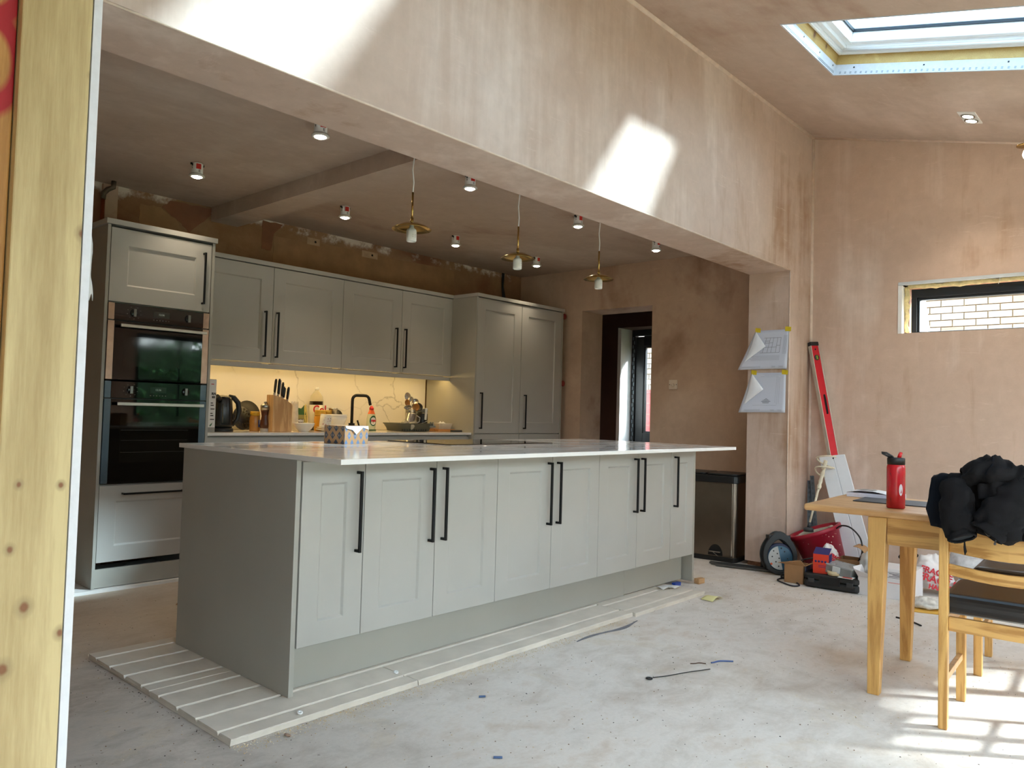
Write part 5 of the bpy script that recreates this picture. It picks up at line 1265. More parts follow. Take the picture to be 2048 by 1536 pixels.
# spirit level leaning in the corner ----------------------------------------------
t_ = thing('spirit_level', 'long red spirit level leaning against the right wall', 'spirit level', (4.15, -.62, 0))
p1 = V((XR - .030, -.335, 1.712)); p0 = V((4.02, -.565, .02))
p1 = V((4.318, -.285, 1.70)); p0 = V((4.215, -.645, .0))
d = (p1 - p0).normalized(); nrm = V((-.52, -.85, 0)); nrm = (nrm - d * nrm.dot(d)).normalized(); sd = d.cross(nrm).normalized()
def lb(mb, a0, a1, s0, s1, n0, n1):
    vs = [p0 + d * a + sd * s + nrm * n for a in (a0, a1) for s in (s0, s1) for n in (n0, n1)]
    mb.add(vs, [(0, 1, 3, 2), (4, 6, 7, 5), (0, 4, 5, 1), (2, 3, 7, 6), (0, 2, 6, 4), (1, 5, 7, 3)])
L = (p1 - p0).length
b = MB(); lb(b, .03, L - .03, -.031, .031, -.018, .010); body = P('body', b, pm('level_red', (196, 22, 38), .35, var=.06, scale=40), t_, bevel=.002)
b = MB(); lb(b, .03, L - .03, -.036, -.0312, -.022, .012); P('edge_rail', b, pm('level_aluminium', (204, 198, 186), .5, .3, var=.1), body); b = MB(); lb(b, .03, L - .03, .0312, .036, -.022, .012); P('edge_rail', b, pm('level_aluminium', (204, 198, 186)), body)
for a0, a1 in ((0, .03), (L - .03, L)): b = MB(); lb(b, a0, a1, -.0365, .0365, -.0225, .014); P('end_cap', b, BLACKPL, t_, bevel=.003)
for a in (.32, L - .49):
    b = MB(); pts = [p0 + d * (a + q) + nrm * .0105 for q in [-.075 + .15 * k / 6 for k in range(7)]]; b.tube(pts, [.012, .014, .015, .015, .015, .014, .012], 8, squash=.12); P('hand_hole', b, pm('hole_black', (8, 8, 8), .8, var=0), body)
VIAL = pm('vial_green', (128, 150, 44), .15, var=0)
for a in (L - .125, L - 1.0 + .06, .16):
    Rv = M([[sd.x, d.x, nrm.x], [sd.y, d.y, nrm.y], [sd.z, d.z, nrm.z]])
    b = MB(); b.lathe([(0, 0), (.022, 0), (.021, .003), (0, .003)], 20, tuple(p0 + d * a + nrm * .0102), Rv); vh = P('vial_housing', b, BLACKPL, body)
    b = MB(); b.tube([p0 + d * (a - .015) + nrm * .014, p0 + d * (a + .015) + nrm * .014], .008, 8); P('vial', b, VIAL, vh)
b = MB(); b.lathe([(0, 0), (.007, 0), (.007, .002), (0, .002)], 12, tuple(p0 + d * (L - .06) + nrm * .0102), Rv); P('hang_hole', b, BLACKPL, body)

# white tongue-and-groove board leaning against the wall ---------------------------
t_ = thing('leaning_board', 'white grooved board leaning against the right wall behind the table', 'board', (4.1, -.7, 0))
xa, za = XR - .012, .860
TL, TR = V((4.235, -.374, .828)), V((4.235, -.560, .857)); BL_, BR = V((4.06, -.660, .002)), V((4.05, -.860, .020))
def bp(u, v, n=0): 
    q = (TL + (TR - TL) * u) * (1 - v) + (BL_ + (BR - BL_) * u) * v; nn = (TR - TL).cross(BL_ - TL).normalized(); nn = nn if nn.x < 0 else -nn
    return q + nn * n
BWH = pm('board_white', (226, 228, 232), .45, var=.02)
for k, (u0, u1) in enumerate(((0, .535), (.548, 1.0))):
    b = MB(); vs = [bp(u, v, n) for n in (0, .012) for u, v in ((u0, 0), (u1, 0), (u1, 1), (u0, 1))]
    b.add(vs, [(0, 1, 2, 3), (7, 6, 5, 4), (0, 4, 5, 1), (1, 5, 6, 2), (2, 6, 7, 3), (3, 7, 4, 0)]); P('plank', b, BWH, t_, bevel=.003)
b = MB(); vs = [bp(u, v, n) for n in (0, .007) for u, v in ((.52, .01), (.56, .01), (.56, .99), (.52, .99))]
b.add(vs, [(0, 1, 2, 3), (7, 6, 5, 4), (0, 4, 5, 1), (1, 5, 6, 2), (2, 6, 7, 3), (3, 7, 4, 0)]); P('tongue', b, pm('board_groove', (160, 162, 166), .6), t_)
b = MB(); b.lathe([(0, 0), (.006, 0), (.006, .001), (0, .001)], 10, tuple(bp(.54, .025, .0125)), M.Rotation(-pi / 2 + .3, 3, 'Y')); P('peg_hole', b, BLACKPL, t_)

# plaster mixing whisk standing in the tub ---------------------------------------
PLW = pm('plaster_caked', (214, 202, 178), .9, var=.1, scale=50, bump=.3, bscale=60)
t_ = thing('mixing_paddle', 'plaster-caked mixing paddle standing upside down in the red tub', 'mixing paddle', (4.05, -.38, .25))
q0, q1 = V((3.985, -.395, .33)), V((4.165, -.455, .84))
e = (q1 - q0).normalized()
b = MB(); b.tube([q0, q0 + e * .30], [.0075, .0085], 10); P('shaft', b, PLW, t_)
b = MB(); rr = random.Random(8); b.tube([q0 + e * (.29 + .02 * k) for k in range(12)], [.011 + rr.uniform(0, .006) for _ in range(12)], 10); P('caked_neck', b, PLW, t_)
b = MB(); b.tube([q0 + e * .0, q0 + e * .035], .012, 10); b.lathe([(.035, -.03), (.034, -.005), (.022, .0), (0, .0)], 14, tuple(q0)); P('hub', b, DGREY, t_)
ex = V((1, 0, 0)); ex = (ex - e * ex.dot(e)).normalized(); ey = e.cross(ex)
for ph, zz_ in ((0, .40), (pi, .44)):
    b = MB(); pts = [q0 + e * (zz_ + .11 * k / 22) + (ex * cos(ph + k * .36) + ey * sin(ph + k * .36)) * (.060 + .006 * sin(k)) for k in range(23)]
    b.tube([q0 + e * zz_] + pts, .0058, 7); P('spiral_blade', b, PLW, t_)
# grey angle beads leaning in the corner
for k, (y0, y1, h, lab) in enumerate([(-.288, -.275, .70, 'tall perforated metal bead leaning in the corner, against the pier side'), (-.315, -.290, .62, 'shorter perforated metal bead leaning in the corner'), (-.345, -.300, .74, 'perforated metal bead nearest the mixing paddle in the corner')]):
    t_ = thing('angle_bead', lab, 'metal bead', (4.1, y0, 0), group='metal beads in the corner')
    GV = pm('galvanised', (84, 86, 88), .5, .7, var=.2, scale=30)
    a_, c_ = V((4.09 + .03 * k, -.365 - .022 * k, .006)), V((4.315 - .012 * k, -.272 - .014 * k, h - .06))
    b = MB(); b.bar(a_, c_, .028, .002, (1, .4, 0)); b.bar(a_ + V((.01, .0, 0)), c_ + V((.01, 0, 0)), .002, .024, (1, .4, 0)); P('strip', b, GV, t_)
    b = MB(); dd = c_ - a_
    for q in range(18): m_ = a_ + dd * ((q + .5) / 18); b.bar(m_ - dd * .012, m_ + dd * .012, .012, .0034, (1, .4, 0))
    pf = P('perforation', b, pm('bead_hole', (52, 52, 54), .7, var=.1), t_); pf['kind'] = 'stuff'

# red plasterer's tub tilted on the floor -------------------------------------------
t_ = thing('plaster_tub', 'red plastic tub tilted against the corner, splashed with plaster', 'tub', (4.02, -.50, 0))
REDT = pm('tub_red', (156, 18, 44), .4, var=.06, scale=20)
cB = V((4.025, -.470, .185)); axis = V((-.13, .34, 1)).normalized(); ux = V((0, -1, 0)); ux = (ux - axis * ux.dot(axis)).normalized(); uy = axis.cross(ux)
Rt = M([[ux.x, uy.x, axis.x], [ux.y, uy.y, axis.y], [ux.z, uy.z, axis.z]])
b = MB(); prof = [(0, -.125), (.125, -.125), (.133, -.118), (.165, .125), (.178, .128), (.180, .112), (.186, .112), (.186, .140), (.160, .140), (.128, -.112), (0, -.115)]
b.lathe(prof, 36, tuple(cB), Rt); tub = P('tub', b, REDT, t_)
b = MB(); rr = random.Random(3)
for k in range(70):
    a = rr.uniform(0, 2 * pi); z = rr.uniform(-.10, .105); r = .133 + (.165 - .133) * (z + .118) / .243 + .0012; s_ = rr.uniform(.0012, .0042)
    b.add([cB + Rt @ V((r * cos(a + da / r), r * sin(a + da / r), z + dz)) for da, dz in ((-s_, 0), (0, -s_ * 1.3), (s_, 0), (0, s_))], [(0, 1, 2, 3)])
sp = P('plaster_spots', b, PLW, tub, recalc=False); sp['kind'] = 'stuff'
b = MB(); b.lathe([(0, .085), (.150, .085), (.156, .12)], 30, tuple(cB), Rt, cap=False); b.tube([cB + Rt @ V((.12 * cos(a), .12 * sin(a), .11 + .012 * sin(3 * a))) for a in [k * .5 for k in range(13)]], .016, 8); P('plaster_residue', b, pm('residue', (186, 180, 168), .9, var=.15, scale=25), t_)
# cable reel ----------------------------------------------------------------------
t_ = thing('cable_reel', 'black and blue cable reel with white socket plate on the floor by the pier', 'cable reel', (3.86, -.235, 0))
cR = V((3.79, -.262, .135)); fa = V((-.80, -.58, .12)).normalized()   # front axis towards the camera
rx = V((0, 0, 1)).cross(fa).normalized(); ry = fa.cross(rx)
Rr = M([[rx.x, ry.x, fa.x], [rx.y, ry.y, fa.y], [rx.z, ry.z, fa.z]])
REELB = pm('reel_black', (30, 34, 36), .5, var=.12, scale=40)
def rp(u, v, w): return cR + Rr @ V((u, v, w))
out = [(-.105, -.135), (.105, -.135), (.118, .0), (.098, .09), (.062, .142), (-.062, .142), (-.098, .09), (-.118, .0)]
inn = [(-.062, .075), (.062, .075), (.058, .112), (-.058, .112)]
b = MB()
for w0, w1 in ((-.085, -.06), (.012, .036)):
    n = 40; ring = []
    for k in range(n):
        a = 2 * pi * k / n; R_ = .118
        x, y = cos(a) * R_, sin(a) * R_
        if y > .0: x *= 1 - .30 * (y / R_) ** 2; y *= 1.42
        else: y *= 1.13; x = max(-.10, min(.10, x * 1.1)) if y < -.09 else x
        ring.append((x, y))
    inn_ = [(x * .74, y * .72 - .010) for x, y in ring]
    vs = [rp(x, y, w) for w in (w0, w1) for x, y in ring] + [rp(x, y, w) for w in (w0, w1) for x, y in inn_]
    fs = []
    for k in range(n):
        j = (k + 1) % n; fs += [(k, j, n + j, n + k), (2 * n + k, 3 * n + k, 3 * n + j, 2 * n + j), (k, 2 * n + k, 2 * n + j, j), (n + k, n + j, 3 * n + j, 3 * n + k)]
    b.add(vs, fs, 0, False)
b.bar(rp(-.06, .128, -.075), rp(-.06, .128, .03), .03, .026, tuple(ry)); b.bar(rp(.06, .128, -.075), rp(.06, .128, .03), .03, .026, tuple(ry))
P('frame', b, REELB, t_, bevel=.004)
b = MB(); b.tube([rp(-.075, .120, -.02), rp(-.04, .133, -.02), rp(0, .136, -.02), rp(.04, .133, -.02), rp(.075, .120, -.02)], [.014, .016, .015, .016, .014], 10); P('grip', b, REELB, t_)
b = MB(); b.lathe([(0, -.055), (.098, -.055), (.100, -.050), (.070, -.040), (.070, .000), (.104, .008), (.104, .020), (.096, .026), (0, .026)], 32, tuple(rp(0, -.018, 0)), Rr); P('drum', b, pm('reel_blue_black', (28, 34, 66), .4, var=.1), t_)
b = MB(); b.lathe([(0, .026), (.086, .026), (.086, .031), (.080, .034), (0, .034)], 32, tuple(rp(0, -.018, 0)), Rr); pl = P('socket_plate', b, pm('reel_teal', (40, 84, 108), .4, var=.12), t_)
b = MB(); pts = [(.082 * cos(a), .082 * sin(a) - .018) for a in [pi * .56 + pi * k / 16 for k in range(17)]]; b.prism(pts, .0342, .0352, 'z', M_=M.Translation(cR) @ Rr.to_4x4()); P('pale_half', b, pm('reel_grey', (176, 178, 176), .5, var=.08), pl)
b = MB()
for (u, v) in ((-.045, .030), (-.02, .012), (-.055, -.01), (-.03, -.045), (-.008, -.02), (.03, .028), (.05, -.02), (.03, -.055), (.008, .05), (-.012, -.075)): b.lathe([(0, 0), (.005, 0), (.005, .0012), (0, .0012)], 8, tuple(rp(u, v, .0352)), Rr)
P('socket_hole', b, BLACKPL, pl)
b = MB(); b.lathe([(0, 0), (.008, 0), (.008, .004), (0, .004)], 10, tuple(rp(-.062, -.060, .0352)), Rr); P('reset_button', b, pm('button_orange', (206, 96, 60), .4), pl)
for q, nm in (((-.02, .02), 0),):
    b = MB()
for k in range(7): b = b if k else MB(); b.tube([rp(.080 * cos(a), .080 * sin(a) - .018, -.035 + .005 * k) for a in [2 * pi * i / 20 for i in range(21)]], .0055, 6, caps=False)
P('wound_cable', b, BLACKPL, t_)
rr = random.Random(6); CAB = BLACKPL
def floor_cable(name, label, pts, r=.0045, mat=None, cat='cable'):
    b = MB()
    P_ = [V(p) for p in pts]; dense = []
    for i in range(len(P_) - 1):
        p_1 = P_[max(i - 1, 0)]; p2 = P_[i]; p3 = P_[i + 1]; p4 = P_[min(i + 2, len(P_) - 1)]
        for k in range(8):
            t = k / 8; dense.append(.5 * ((2 * p2) + (p3 - p_1) * t + (2 * p_1 - 5 * p2 + 4 * p3 - p4) * t * t + (3 * p2 - p_1 - 3 * p3 + p4) * t ** 3))
    dense.append(P_[-1]); b.tube(dense, r, 8); return tag(P(name, b, mat or CAB), label, cat)
floor_cable('loop_cable', 'dark cable looping on the floor in front of the cable reel', [(3.735, -.355, .04), (3.70, -.36, .012), (3.62, -.34, .006), (3.56, -.35, .006), (3.50, -.42, .006), (3.46, -.49, .006), (3.50, -.52, .006), (3.56, -.49, .006), (3.64, -.42, .006), (3.70, -.38, .02)], .0045, pm('cable_navy', (22, 24, 44), .5))
floor_cable('arched_cable', 'black cable arching up from the red tub in front of the white board', [(3.97, -.585, .335), (3.93, -.64, .375), (3.90, -.715, .372), (3.88, -.785, .31), (3.87, -.80, .22), (3.86, -.775, .155), (3.85, -.74, .12)], .0055)
floor_cable('slack_cable', 'black flex lying across the cardboard and up towards the tub', [(3.73, -.36, .06), (3.66, -.42, .11), (3.66, -.47, .145), (3.68, -.53, .165), (3.74, -.60, .175), (3.80, -.66, .178)], .005)
t_ = thing('plug', 'black plug at the end of the reel cable', 'plug', (3.70, -.33, 0)); b = MB(); b.box(3.66, 3.72, -.375, -.325, .0, .035); P('plug', b, BLACKPL, t_, bevel=.008); b = MB(); b.box(3.645, 3.66, -.355, -.35, .012, .022); P('pin', b, STEEL, t_)
# metal tracks on the floor in front of the pier and bin
for k in range(3):
    a, c_ = [((3.775, .265), (3.92, -.30)), ((3.745, .235), (3.885, -.335)), ((3.715, .185), (3.85, -.37))][k]
    t_ = thing('metal_track', ['grey metal track on the floor, closest to the bin', 'grey metal track on the floor, between two others by the bin', 'grey metal track on the floor, outermost from the pier'][k], 'metal track', (a[0], a[1], 0), group='metal tracks on the floor')
    b = MB(); A_, C_ = V((*a, .005)), V((*c_, .005)); b.bar(A_, C_, .030, .0022); P('web', b, pm('track_grey', (98, 98, 96), .4, .6, var=.15), t_)
    b = MB(); sd_ = (C_ - A_).normalized().cross(V((0, 0, 1)))
    for q in (-.014, .014): b.bar(A_ + sd_ * q + V((0, 0, .006)), C_ + sd_ * q + V((0, 0, .006)), .002, .014)
    P('flange', b, pm('track_grey', (98, 98, 96)), t_)
# boxes of the clutter ------------------------------------------------------------
def carton(name, label, c, sx_, sy_, sz, rz, mat, open_=False, wall=.003):
    t_ = thing(name, label, 'box', c, rz); Mx = M.Translation(V(c)) @ M.Rotation(rz, 4, 'Z'); b = MB(); X, Y = sx_ / 2, sy_ / 2
    if open_:
        for q in ((-X, X, -Y, -Y + wall), (-X, X, Y - wall, Y), (-X, -X + wall, -Y + wall, Y - wall), (X - wall, X, -Y + wall, Y - wall)): b.box(*q, .0, sz, M_=Mx)
        b.box(-X + wall, X - wall, -Y + wall, Y - wall, 0, wall, M_=Mx)
    else: b.box(-X, X, -Y, Y, 0, sz, M_=Mx)
    P('box', b, mat, t_, bevel=.0012); return t_, Mx
# rz so that local -x faces the camera
t_, Mx = carton('parts_box', 'brown cardboard box with open flaps in front of the red tub', (3.635, -.448, 0), .12, .125, .125, .10, CARD, True)
b = MB(); b.add([Mx @ V(p) for p in ((-.065, .075, .125), (-.065, -.075, .125), (-.10, -.055, .165), (-.115, .09, .135))], [(0, 1, 2, 3)]); P('flap', b, CARD, t_, solid=.003)
b = MB(); b.add([Mx @ V(p) for p in ((-.06, -.0755, .125), (.065, -.0755, .125), (.07, -.15, .150), (-.05, -.155, .165))], [(0, 1, 2, 3)]); P('flap', b, CARD, t_, solid=.003)
b = MB(); b.box(-.0662, .0655, -.0765, -.0752, 0, .12, M_=Mx); P('blue_side', b, pm('box_blue_grey', (56, 70, 100), .6), t_)
t_, Mx = carton('screw_box', 'small orange-red and blue cardboard box on the black tool case', (3.625, -.625, .092), .085, .10, .125, .14, pm('box_red', (226, 62, 34), .5, var=.03))
t_['category'] = 'box'
b = MB(); b.box(-.043, .043, -.051, -.0498, 0, .125, M_=Mx); b.add([Mx @ V(p) for p in ((-.042, .05, .1255), (-.042, -.05, .1255), (.03, -.052, .16), (.03, .048, .16))], [(0, 1, 2, 3)]); P('blue_flap', b, pm('box_blue', (40, 40, 104), .5), t_)
b = MB()
for k in range(4): b.lathe([(0, 0), (.0075, 0), (.0075, .0008), (0, .0008)], 10, tuple(Mx @ V((-.0425, .032 - .020 * k, .078))), (Mx.to_3x3() @ M.Rotation(-pi / 2, 3, 'Y')))
for k in range(2): b.box(-.0432, -.0426, -.034 , .015, .050 - .010 * k, .053 - .010 * k, M_=Mx)
P('round_mark', b, pm('mark_navy', (60, 40, 110), .5), t_)
# black power-tool case
t_ = thing('tool_case', 'flat black plastic tool case lying on the floor', 'case', (3.62, -.68, 0)); Mx = M.Translation((3.645, -.690, 0)) @ M.Rotation(.06, 4, 'Z')
b = MB(); b.prism(rrect(-.10, .11, -.185, .165, .035), .004, .052, 'z', M_=Mx); P('bottom_shell', b, pm('case_black', (30, 31, 32), .55, var=.15), t_, bevel=.012, bseg=3)
b = MB(); b.prism(rrect(-.10, .11, -.185, .165, .035), .053, .092, 'z', M_=Mx); lid = P('top_shell', b, pm('case_black', (30, 31, 32)), t_, bevel=.012, bseg=3)
b = MB(); b.box(-.104, -.09, -.07, .06, .030, .085, M_=Mx); P('recess', b, pm('case_recess', (18, 18, 19), .6), lid, bevel=.006)
for y in (-.13, .11): b = MB(); b.box(-.108, -.096, y - .02, y + .02, .034, .066, M_=Mx); P('latch', b, DGREY, t_, bevel=.003)
# clear organiser on the case, tape roll, card sheet, fragile bags
t_ = thing('clear_organiser', 'clear plastic parts organiser lying on the black tool case', 'organiser', (3.66, -.76, .093)); Mx = M.Translation((3.655, -.745, .098)) @ M.Rotation(-.10, 4, 'Z') @ M.Rotation(.10, 4, 'X')
b = MB(); b.box(-.08, .08, -.09, .08, 0, .050, M_=Mx); P('box', b, pm('clear_smoke', (150, 156, 156), .15, var=.12, scale=20, **{'Alpha': .7}), t_, bevel=.005)
b = MB(); b.box(-.083, .083, -.093, .083, .050, .062, M_=Mx); P('lid', b, pm('clear_lid', (186, 190, 188), .15, var=.1, **{'Alpha': .6}), t_, bevel=.004)
b = MB(); b.box(-.092, -.082, -.02, .03, .015, .055, M_=Mx); P('latch', b, pm('latch_clear', (206, 210, 212), .2), t_, bevel=.003)
t_ = thing('masking_tape', 'cream roll of masking tape between the tool case and the organiser', 'tape roll', (3.60, -.695, .093)); b = MB(); b.lathe([(.034, 0), (.046, 0), (.046, .026), (.034, .026), (.034, 0)], 24, (3.60, -.715, .094)); P('roll', b, pm('tape_cream', (222, 204, 164), .7), t_)
t_ = thing('paper_scrap', 'red and white paper scrap under the organiser', 'paper', (3.58, -.80, .093)); b = MB(); b.box(3.535, 3.60, -.845, -.755, .0935, .0965); P('sheet', b, WHITEMATT, t_); b = MB(); b.box(3.536, 3.57, -.84, -.78, .0966, .0972); P('red_print', b, pm('scrap_red', (196, 70, 60), .6), t_)
t_, Mx = carton('brown_carton', 'open brown carton with a big curled flap behind the organiser', (3.848, -.745, 0), .16, .17, .175, .05, CARDIN, True)
b = MB()
def flap(u, v): return Mx @ V((-.08 + .16 * v, -.092 - .070 * sin(u * 1.9) , .175 + .085 * u - .05 * u * u - .10 * max(0, u - .6)))
b.grid(lambda u, v: Mx @ V((-.07 + .14 * v, -.09 + .09 * (1 - cos(2.0 * (1 - u))) - .06 * (1 - u), .17 + .13 * (1 - u) * .75 + .03 * sin(3 * u))), 10, 4); P('curled_flap', b, CARD, t_, solid=.003)
FRW = pm('fragile_film_white', (228, 222, 220), .35, var=.05); FRR = pm('fragile_red', (190, 26, 44), .5, var=.05)
def lump(name, label, cat, c, r, sc_, mats, seed, words=None, group=None, alpha=None):
    t_ = thing(name, label, cat, c, group=group); b = MB(); c = V(c)
    def f(u, v):
        a = 2 * pi * u; ph = pi * v - pi / 2
        dvec = V((cos(a) * cos(ph), sin(a) * cos(ph), sin(ph))); k = 1 + .30 * NZ.noise(dvec * 2.3 + V((seed, 0, 0))) + .16 * NZ.noise(dvec * 6 + V((0, seed, 0)))
        p = V((dvec.x * sc_[0], dvec.y * sc_[1], dvec.z * sc_[2])) * (r * k); return c + V((p.x, p.y, max(p.z, -sc_[2] * r * .62)))
    b.grid(f, 28, 18); m = P('film', b, mats, t_)
    if words:
        for (wd, ang, z, s_, tilt) in words:
            dv = V((cos(ang), sin(ang), 0)); q = c + V((dv.x * sc_[0], dv.y * sc_[1], 0)) * (r * 1.12 * sqrt(max(.15, 1 - (z / (sc_[2] * r * 1.1)) ** 2))) + V((0, 0, z)); xd = V((-sin(ang), cos(ang), tilt)); xd.normalize()
            yd = V((0, 0, 1)); yd = (yd - xd * yd.dot(xd)).normalized(); text(wd, s_, tuple(q), -xd if False else xd, yd, FRR, m, ext=.0008, bold=.0018)
    return t_
va = atan2(-.75, -.66)
lump('fragile_wrap', 'crumpled FRAGILE packing tape bundle behind the screw box', 'packing', (3.80, -.605, .10), .10, (.62, .72, 1.45), FRW, 3.1, [('FRAGILE', va + .25, .075, .030, -.5), ('FRAGILE', va + .25, .040, .034, -.5), ('FRAGILE', va + .3, .0, .034, -.5)])
# white boxes
WB = pm('box_white', (226, 224, 226), .6, var=.02)
t_, Mx = carton('white_box', 'small open white cardboard box in front of the table leg', (3.66, -.925, 0), .16, .12, .115, .03, WB, True)
b = MB(); b.add([Mx @ V(p) for p in ((-.08, .06, .115), (-.08, -.06, .115), (-.13, -.05, .135), (-.12, .075, .165))], [(0, 1, 2, 3)]); b.add([Mx @ V(p) for p in ((-.08, .060, .115), (.08, .060, .115), (.05, .075, .17), (-.05, .10, .165))], [(0, 1, 2, 3)]); P('flap', b, WB, t_, solid=.002)
t_, Mx = carton('white_carton', 'larger white carton with a printed panel, seen between the table legs', (3.72, -1.085, 0), .24, .20, .185, .05, WB)
b = MB(); X = -.1205
for q in ((-.07, -.068, .13, .165), (.06, .062, .13, .165), (-.07, .062, .163, .165), (-.07, .062, .13, .132)): b.box(X - .0006, X, q[0], q[1], q[2], q[3], M_=Mx)
for k in range(3): b.box(X - .0006, X, -.055, .045 - .02 * (k % 2), .138 + .008 * k, .141 + .008 * k, M_=Mx)
P('panel_print', b, INK, t_)
b = MB(); b.box(X - .0006, X, -.03, .05, .098, .102, M_=Mx); P('red_line', b, pm('pale_red', (226, 140, 130), .6), t_)
lump('fragile_bag', 'red and white FRAGILE printed plastic bag on the floor behind the table', 'bag', (3.98, -1.20, .115), .105, (1.0, 1.15, 1.15), FRW, 5.2, [('FRAGILE', va - .45, .040, .050, -.25), ('FRAGILE', va - .40, -.010, .062, -.25), ('HANDLE', va - .2, -.062, .040, -.2)])
lump('clear_film_bag', 'bundle of clear bubble film beside the FRAGILE bag', 'bag', (4.14, -1.37, .175), .11, (.8, 1.2, .9), pm('clear_bundle', (196, 194, 194), .2, var=.2, scale=24, **{'Alpha': .85}), 7.7)
lump('film_scrap', 'pale crumpled film standing behind the white box', 'bag', (3.78, -.87, .14), .065, (.8, .8, 1.5), pm('film_pale', (206, 204, 200), .3, var=.12, **{'Alpha': .85}), 9.3)
floor_cable('yellow_hose', 'black and yellow coil behind the white carton', [(4.0, -1.0, .20), (3.98, -1.03, .235), (3.96, -1.08, .245), (3.94, -1.12, .235)], .012)
b = MB(); b.box(3.93, 3.985, -1.06, -1.04, .20, .245); tag(P('yellow_clip', b, pm('clip_yellow', (214, 150, 40), .5)), 'orange-yellow clip beside the black coil', 'clip')
t_, Mx = carton('flat_white_box', 'flat grey-white box lying right of the FRAGILE bag', (4.08, -1.46, 0), .24, .26, .10, .1, pm('flat_box', (204, 204, 206), .6))
t_ = thing('paint_tray', 'yellow tray with a crumpled white rag on the floor under the table', 'tray', (3.46, -1.30, 0))
b = MB(); b.prism(rrect(-.09, .09, -.10, .10, .015), 0, .012, 'z', M_=M.Translation((3.46, -1.315, 0)) @ M.Rotation(.3, 4, 'Z')); P('tray', b, pm('tray_yellow', (214, 164, 66), .5), t_, bevel=.003)
lump('rag', 'crumpled paint-stained white rag on the yellow tray', 'rag', (3.47, -1.29, .036), .065, (1.2, 1.3, .55), pm('rag_white', (206, 202, 194), .9, var=.25, scale=30), 2.2)
b = MB(); b.box(3.60, 3.66, -1.55, -1.16, 0, .02); tag(P('timber_batten', b, wood('batten_pale', (206, 190, 156), (176, 156, 120), 'Y', 1.5, 12, .6, obj=False), bevel=.002), 'pale batten on the floor in front of the FRAGILE bag', 'batten')
t_ = thing('castor_wheel', 'small black castor lying at the foot of the pier', 'wheel', (3.90, -.11, 0)); b = MB(); b.lathe([(.01, -.014), (.03, -.014), (.034, -.008), (.034, .008), (.03, .014), (.01, .014)], 18, (3.885, -.10, .034), M.Rotation(pi / 2, 3, 'X') @ M.Rotation(.4, 3, 'Y')); P('wheel', b, BLACKPL, t_); b = MB(); b.box(3.87, 3.90, -.165, -.115, .0, .02); P('bracket', b, BLACKPL, t_, bevel=.003)

# ================================================================== floor scraps
b = MB(); b.prism([(0, -.02), (.068, -.012), (.068, .020), (0, .020)], .001, .034, 'z', M_=M.Translation((3.04, -.02, 0)) @ M.Rotation(-.2, 4, 'Z')); tag(P('timber_offcut', b, wood('offcut', (214, 176, 134), (186, 144, 100), 'X', 3, 10, .6, obj=False)), 'small wooden wedge offcut beside the far end panel of the island', 'offcut')
b = MB(); b.grid(lambda u, v: V((2.655 + .13 * u + .01 * v, -.335 + .085 * v, .004 + .018 * sin(pi * u) * (1 - v * .4))), 8, 4); tag(P('sticky_note', b, pm('note_yellow', (228, 222, 160), .7, var=.03), solid=.0008), 'curled pale yellow note on the floor by the far board', 'paper')
t_ = thing('blue_clamp', 'blue scrap on the boards under the far island doors', 'scrap', (2.86, .02, TB)); b = MB(); b.box(2.84, 2.91, .02, .05, .002, .026); P('scrap', b, pm('scrap_blue', (24, 62, 150), .4), t_, bevel=.004)
b = MB(); b.grid(lambda u, v: V((2.62 + .14 * u, -.02 + .07 * v - .05 * u, TB + .002 + .015 * abs(sin(5 * u + 2 * v)))), 8, 4); tag(P('plastic_scrap', b, pm('scrap_white', (214, 212, 208), .4), solid=.001), 'crumpled white plastic scrap next to the blue scrap', 'scrap')
t_ = thing('cable_tie', 'long black cable tie lying on the concrete floor', 'cable tie', (1.36, -.85, 0)); b = MB(); b.tube([(1.235, -.793, .004), (1.30, -.822, .003), (1.40, -.862, .005), (1.513, -.909, .004)], .0032, 6, squash=.5); P('strap', b, BLACKPL, t_); b = MB(); b.tube([(1.215 + .012 * cos(a), -.787 + .012 * sin(a), .004) for a in [k * .5 for k in range(13)]], .003, 6); P('head_loop', b, BLACKPL, t_)
floor_cable('blue_wire', 'short blue wire on the concrete floor beyond the cable tie', [(1.60, -.87, .003), (1.615, -.876, .003), (1.65, -.888, .004), (1.692, -.93, .003)], .0035, pm('wire_blue', (70, 90, 140), .5), 'wire')
floor_cable('twig', 'thin brown curl of shaving on the concrete floor', [(1.52, -.81, .003), (1.53, -.83, .006), (1.555, -.835, .004), (1.57, -.86, .003)], .0022, pm('twig_brown', (86, 60, 44), .8), 'shaving')
floor_cable('dark_wire', 'dark wire offcut on the floor under the table', [(3.12, -1.22, .004), (3.09, -1.30, .004), (3.03, -1.37, .004)], .005, BLACKPL, 'wire')
floor_cable('blue_screw', 'short blue plug on the floor near the grooved board corner', [(.555, -.44, .004), (.575, -.455, .004)], .004, pm('plug_blue', (70, 92, 130), .5), 'wall plug')
floor_cable('blue_screw', 'short blue plug on the floor in the foreground', [(.215, -.835, .004), (.235, -.855, .004)], .004, pm('plug_blue', (70, 92, 130)), 'wall plug')
b = MB(); rr = random.Random(12); vs = []
for i in range(21):
    u = i / 20; x = 1.41 + .55 * u; y = -.262 + .014 * sin(7 * u) ; w = .004 + .012 * sin(pi * u) * (1 + .5 * sin(11 * u))
    vs += [(x, y - w, .0015), (x, y + w * .4, .0030)]
b.add(vs, [(2 * i, 2 * i + 2, 2 * i + 3, 2 * i + 1) for i in range(20)]); tag(P('grey_flake', b, pm('slate_flake', (118, 118, 124), .8, var=.2)), 'long grey flake of old screed on the floor along the boards', 'flake')
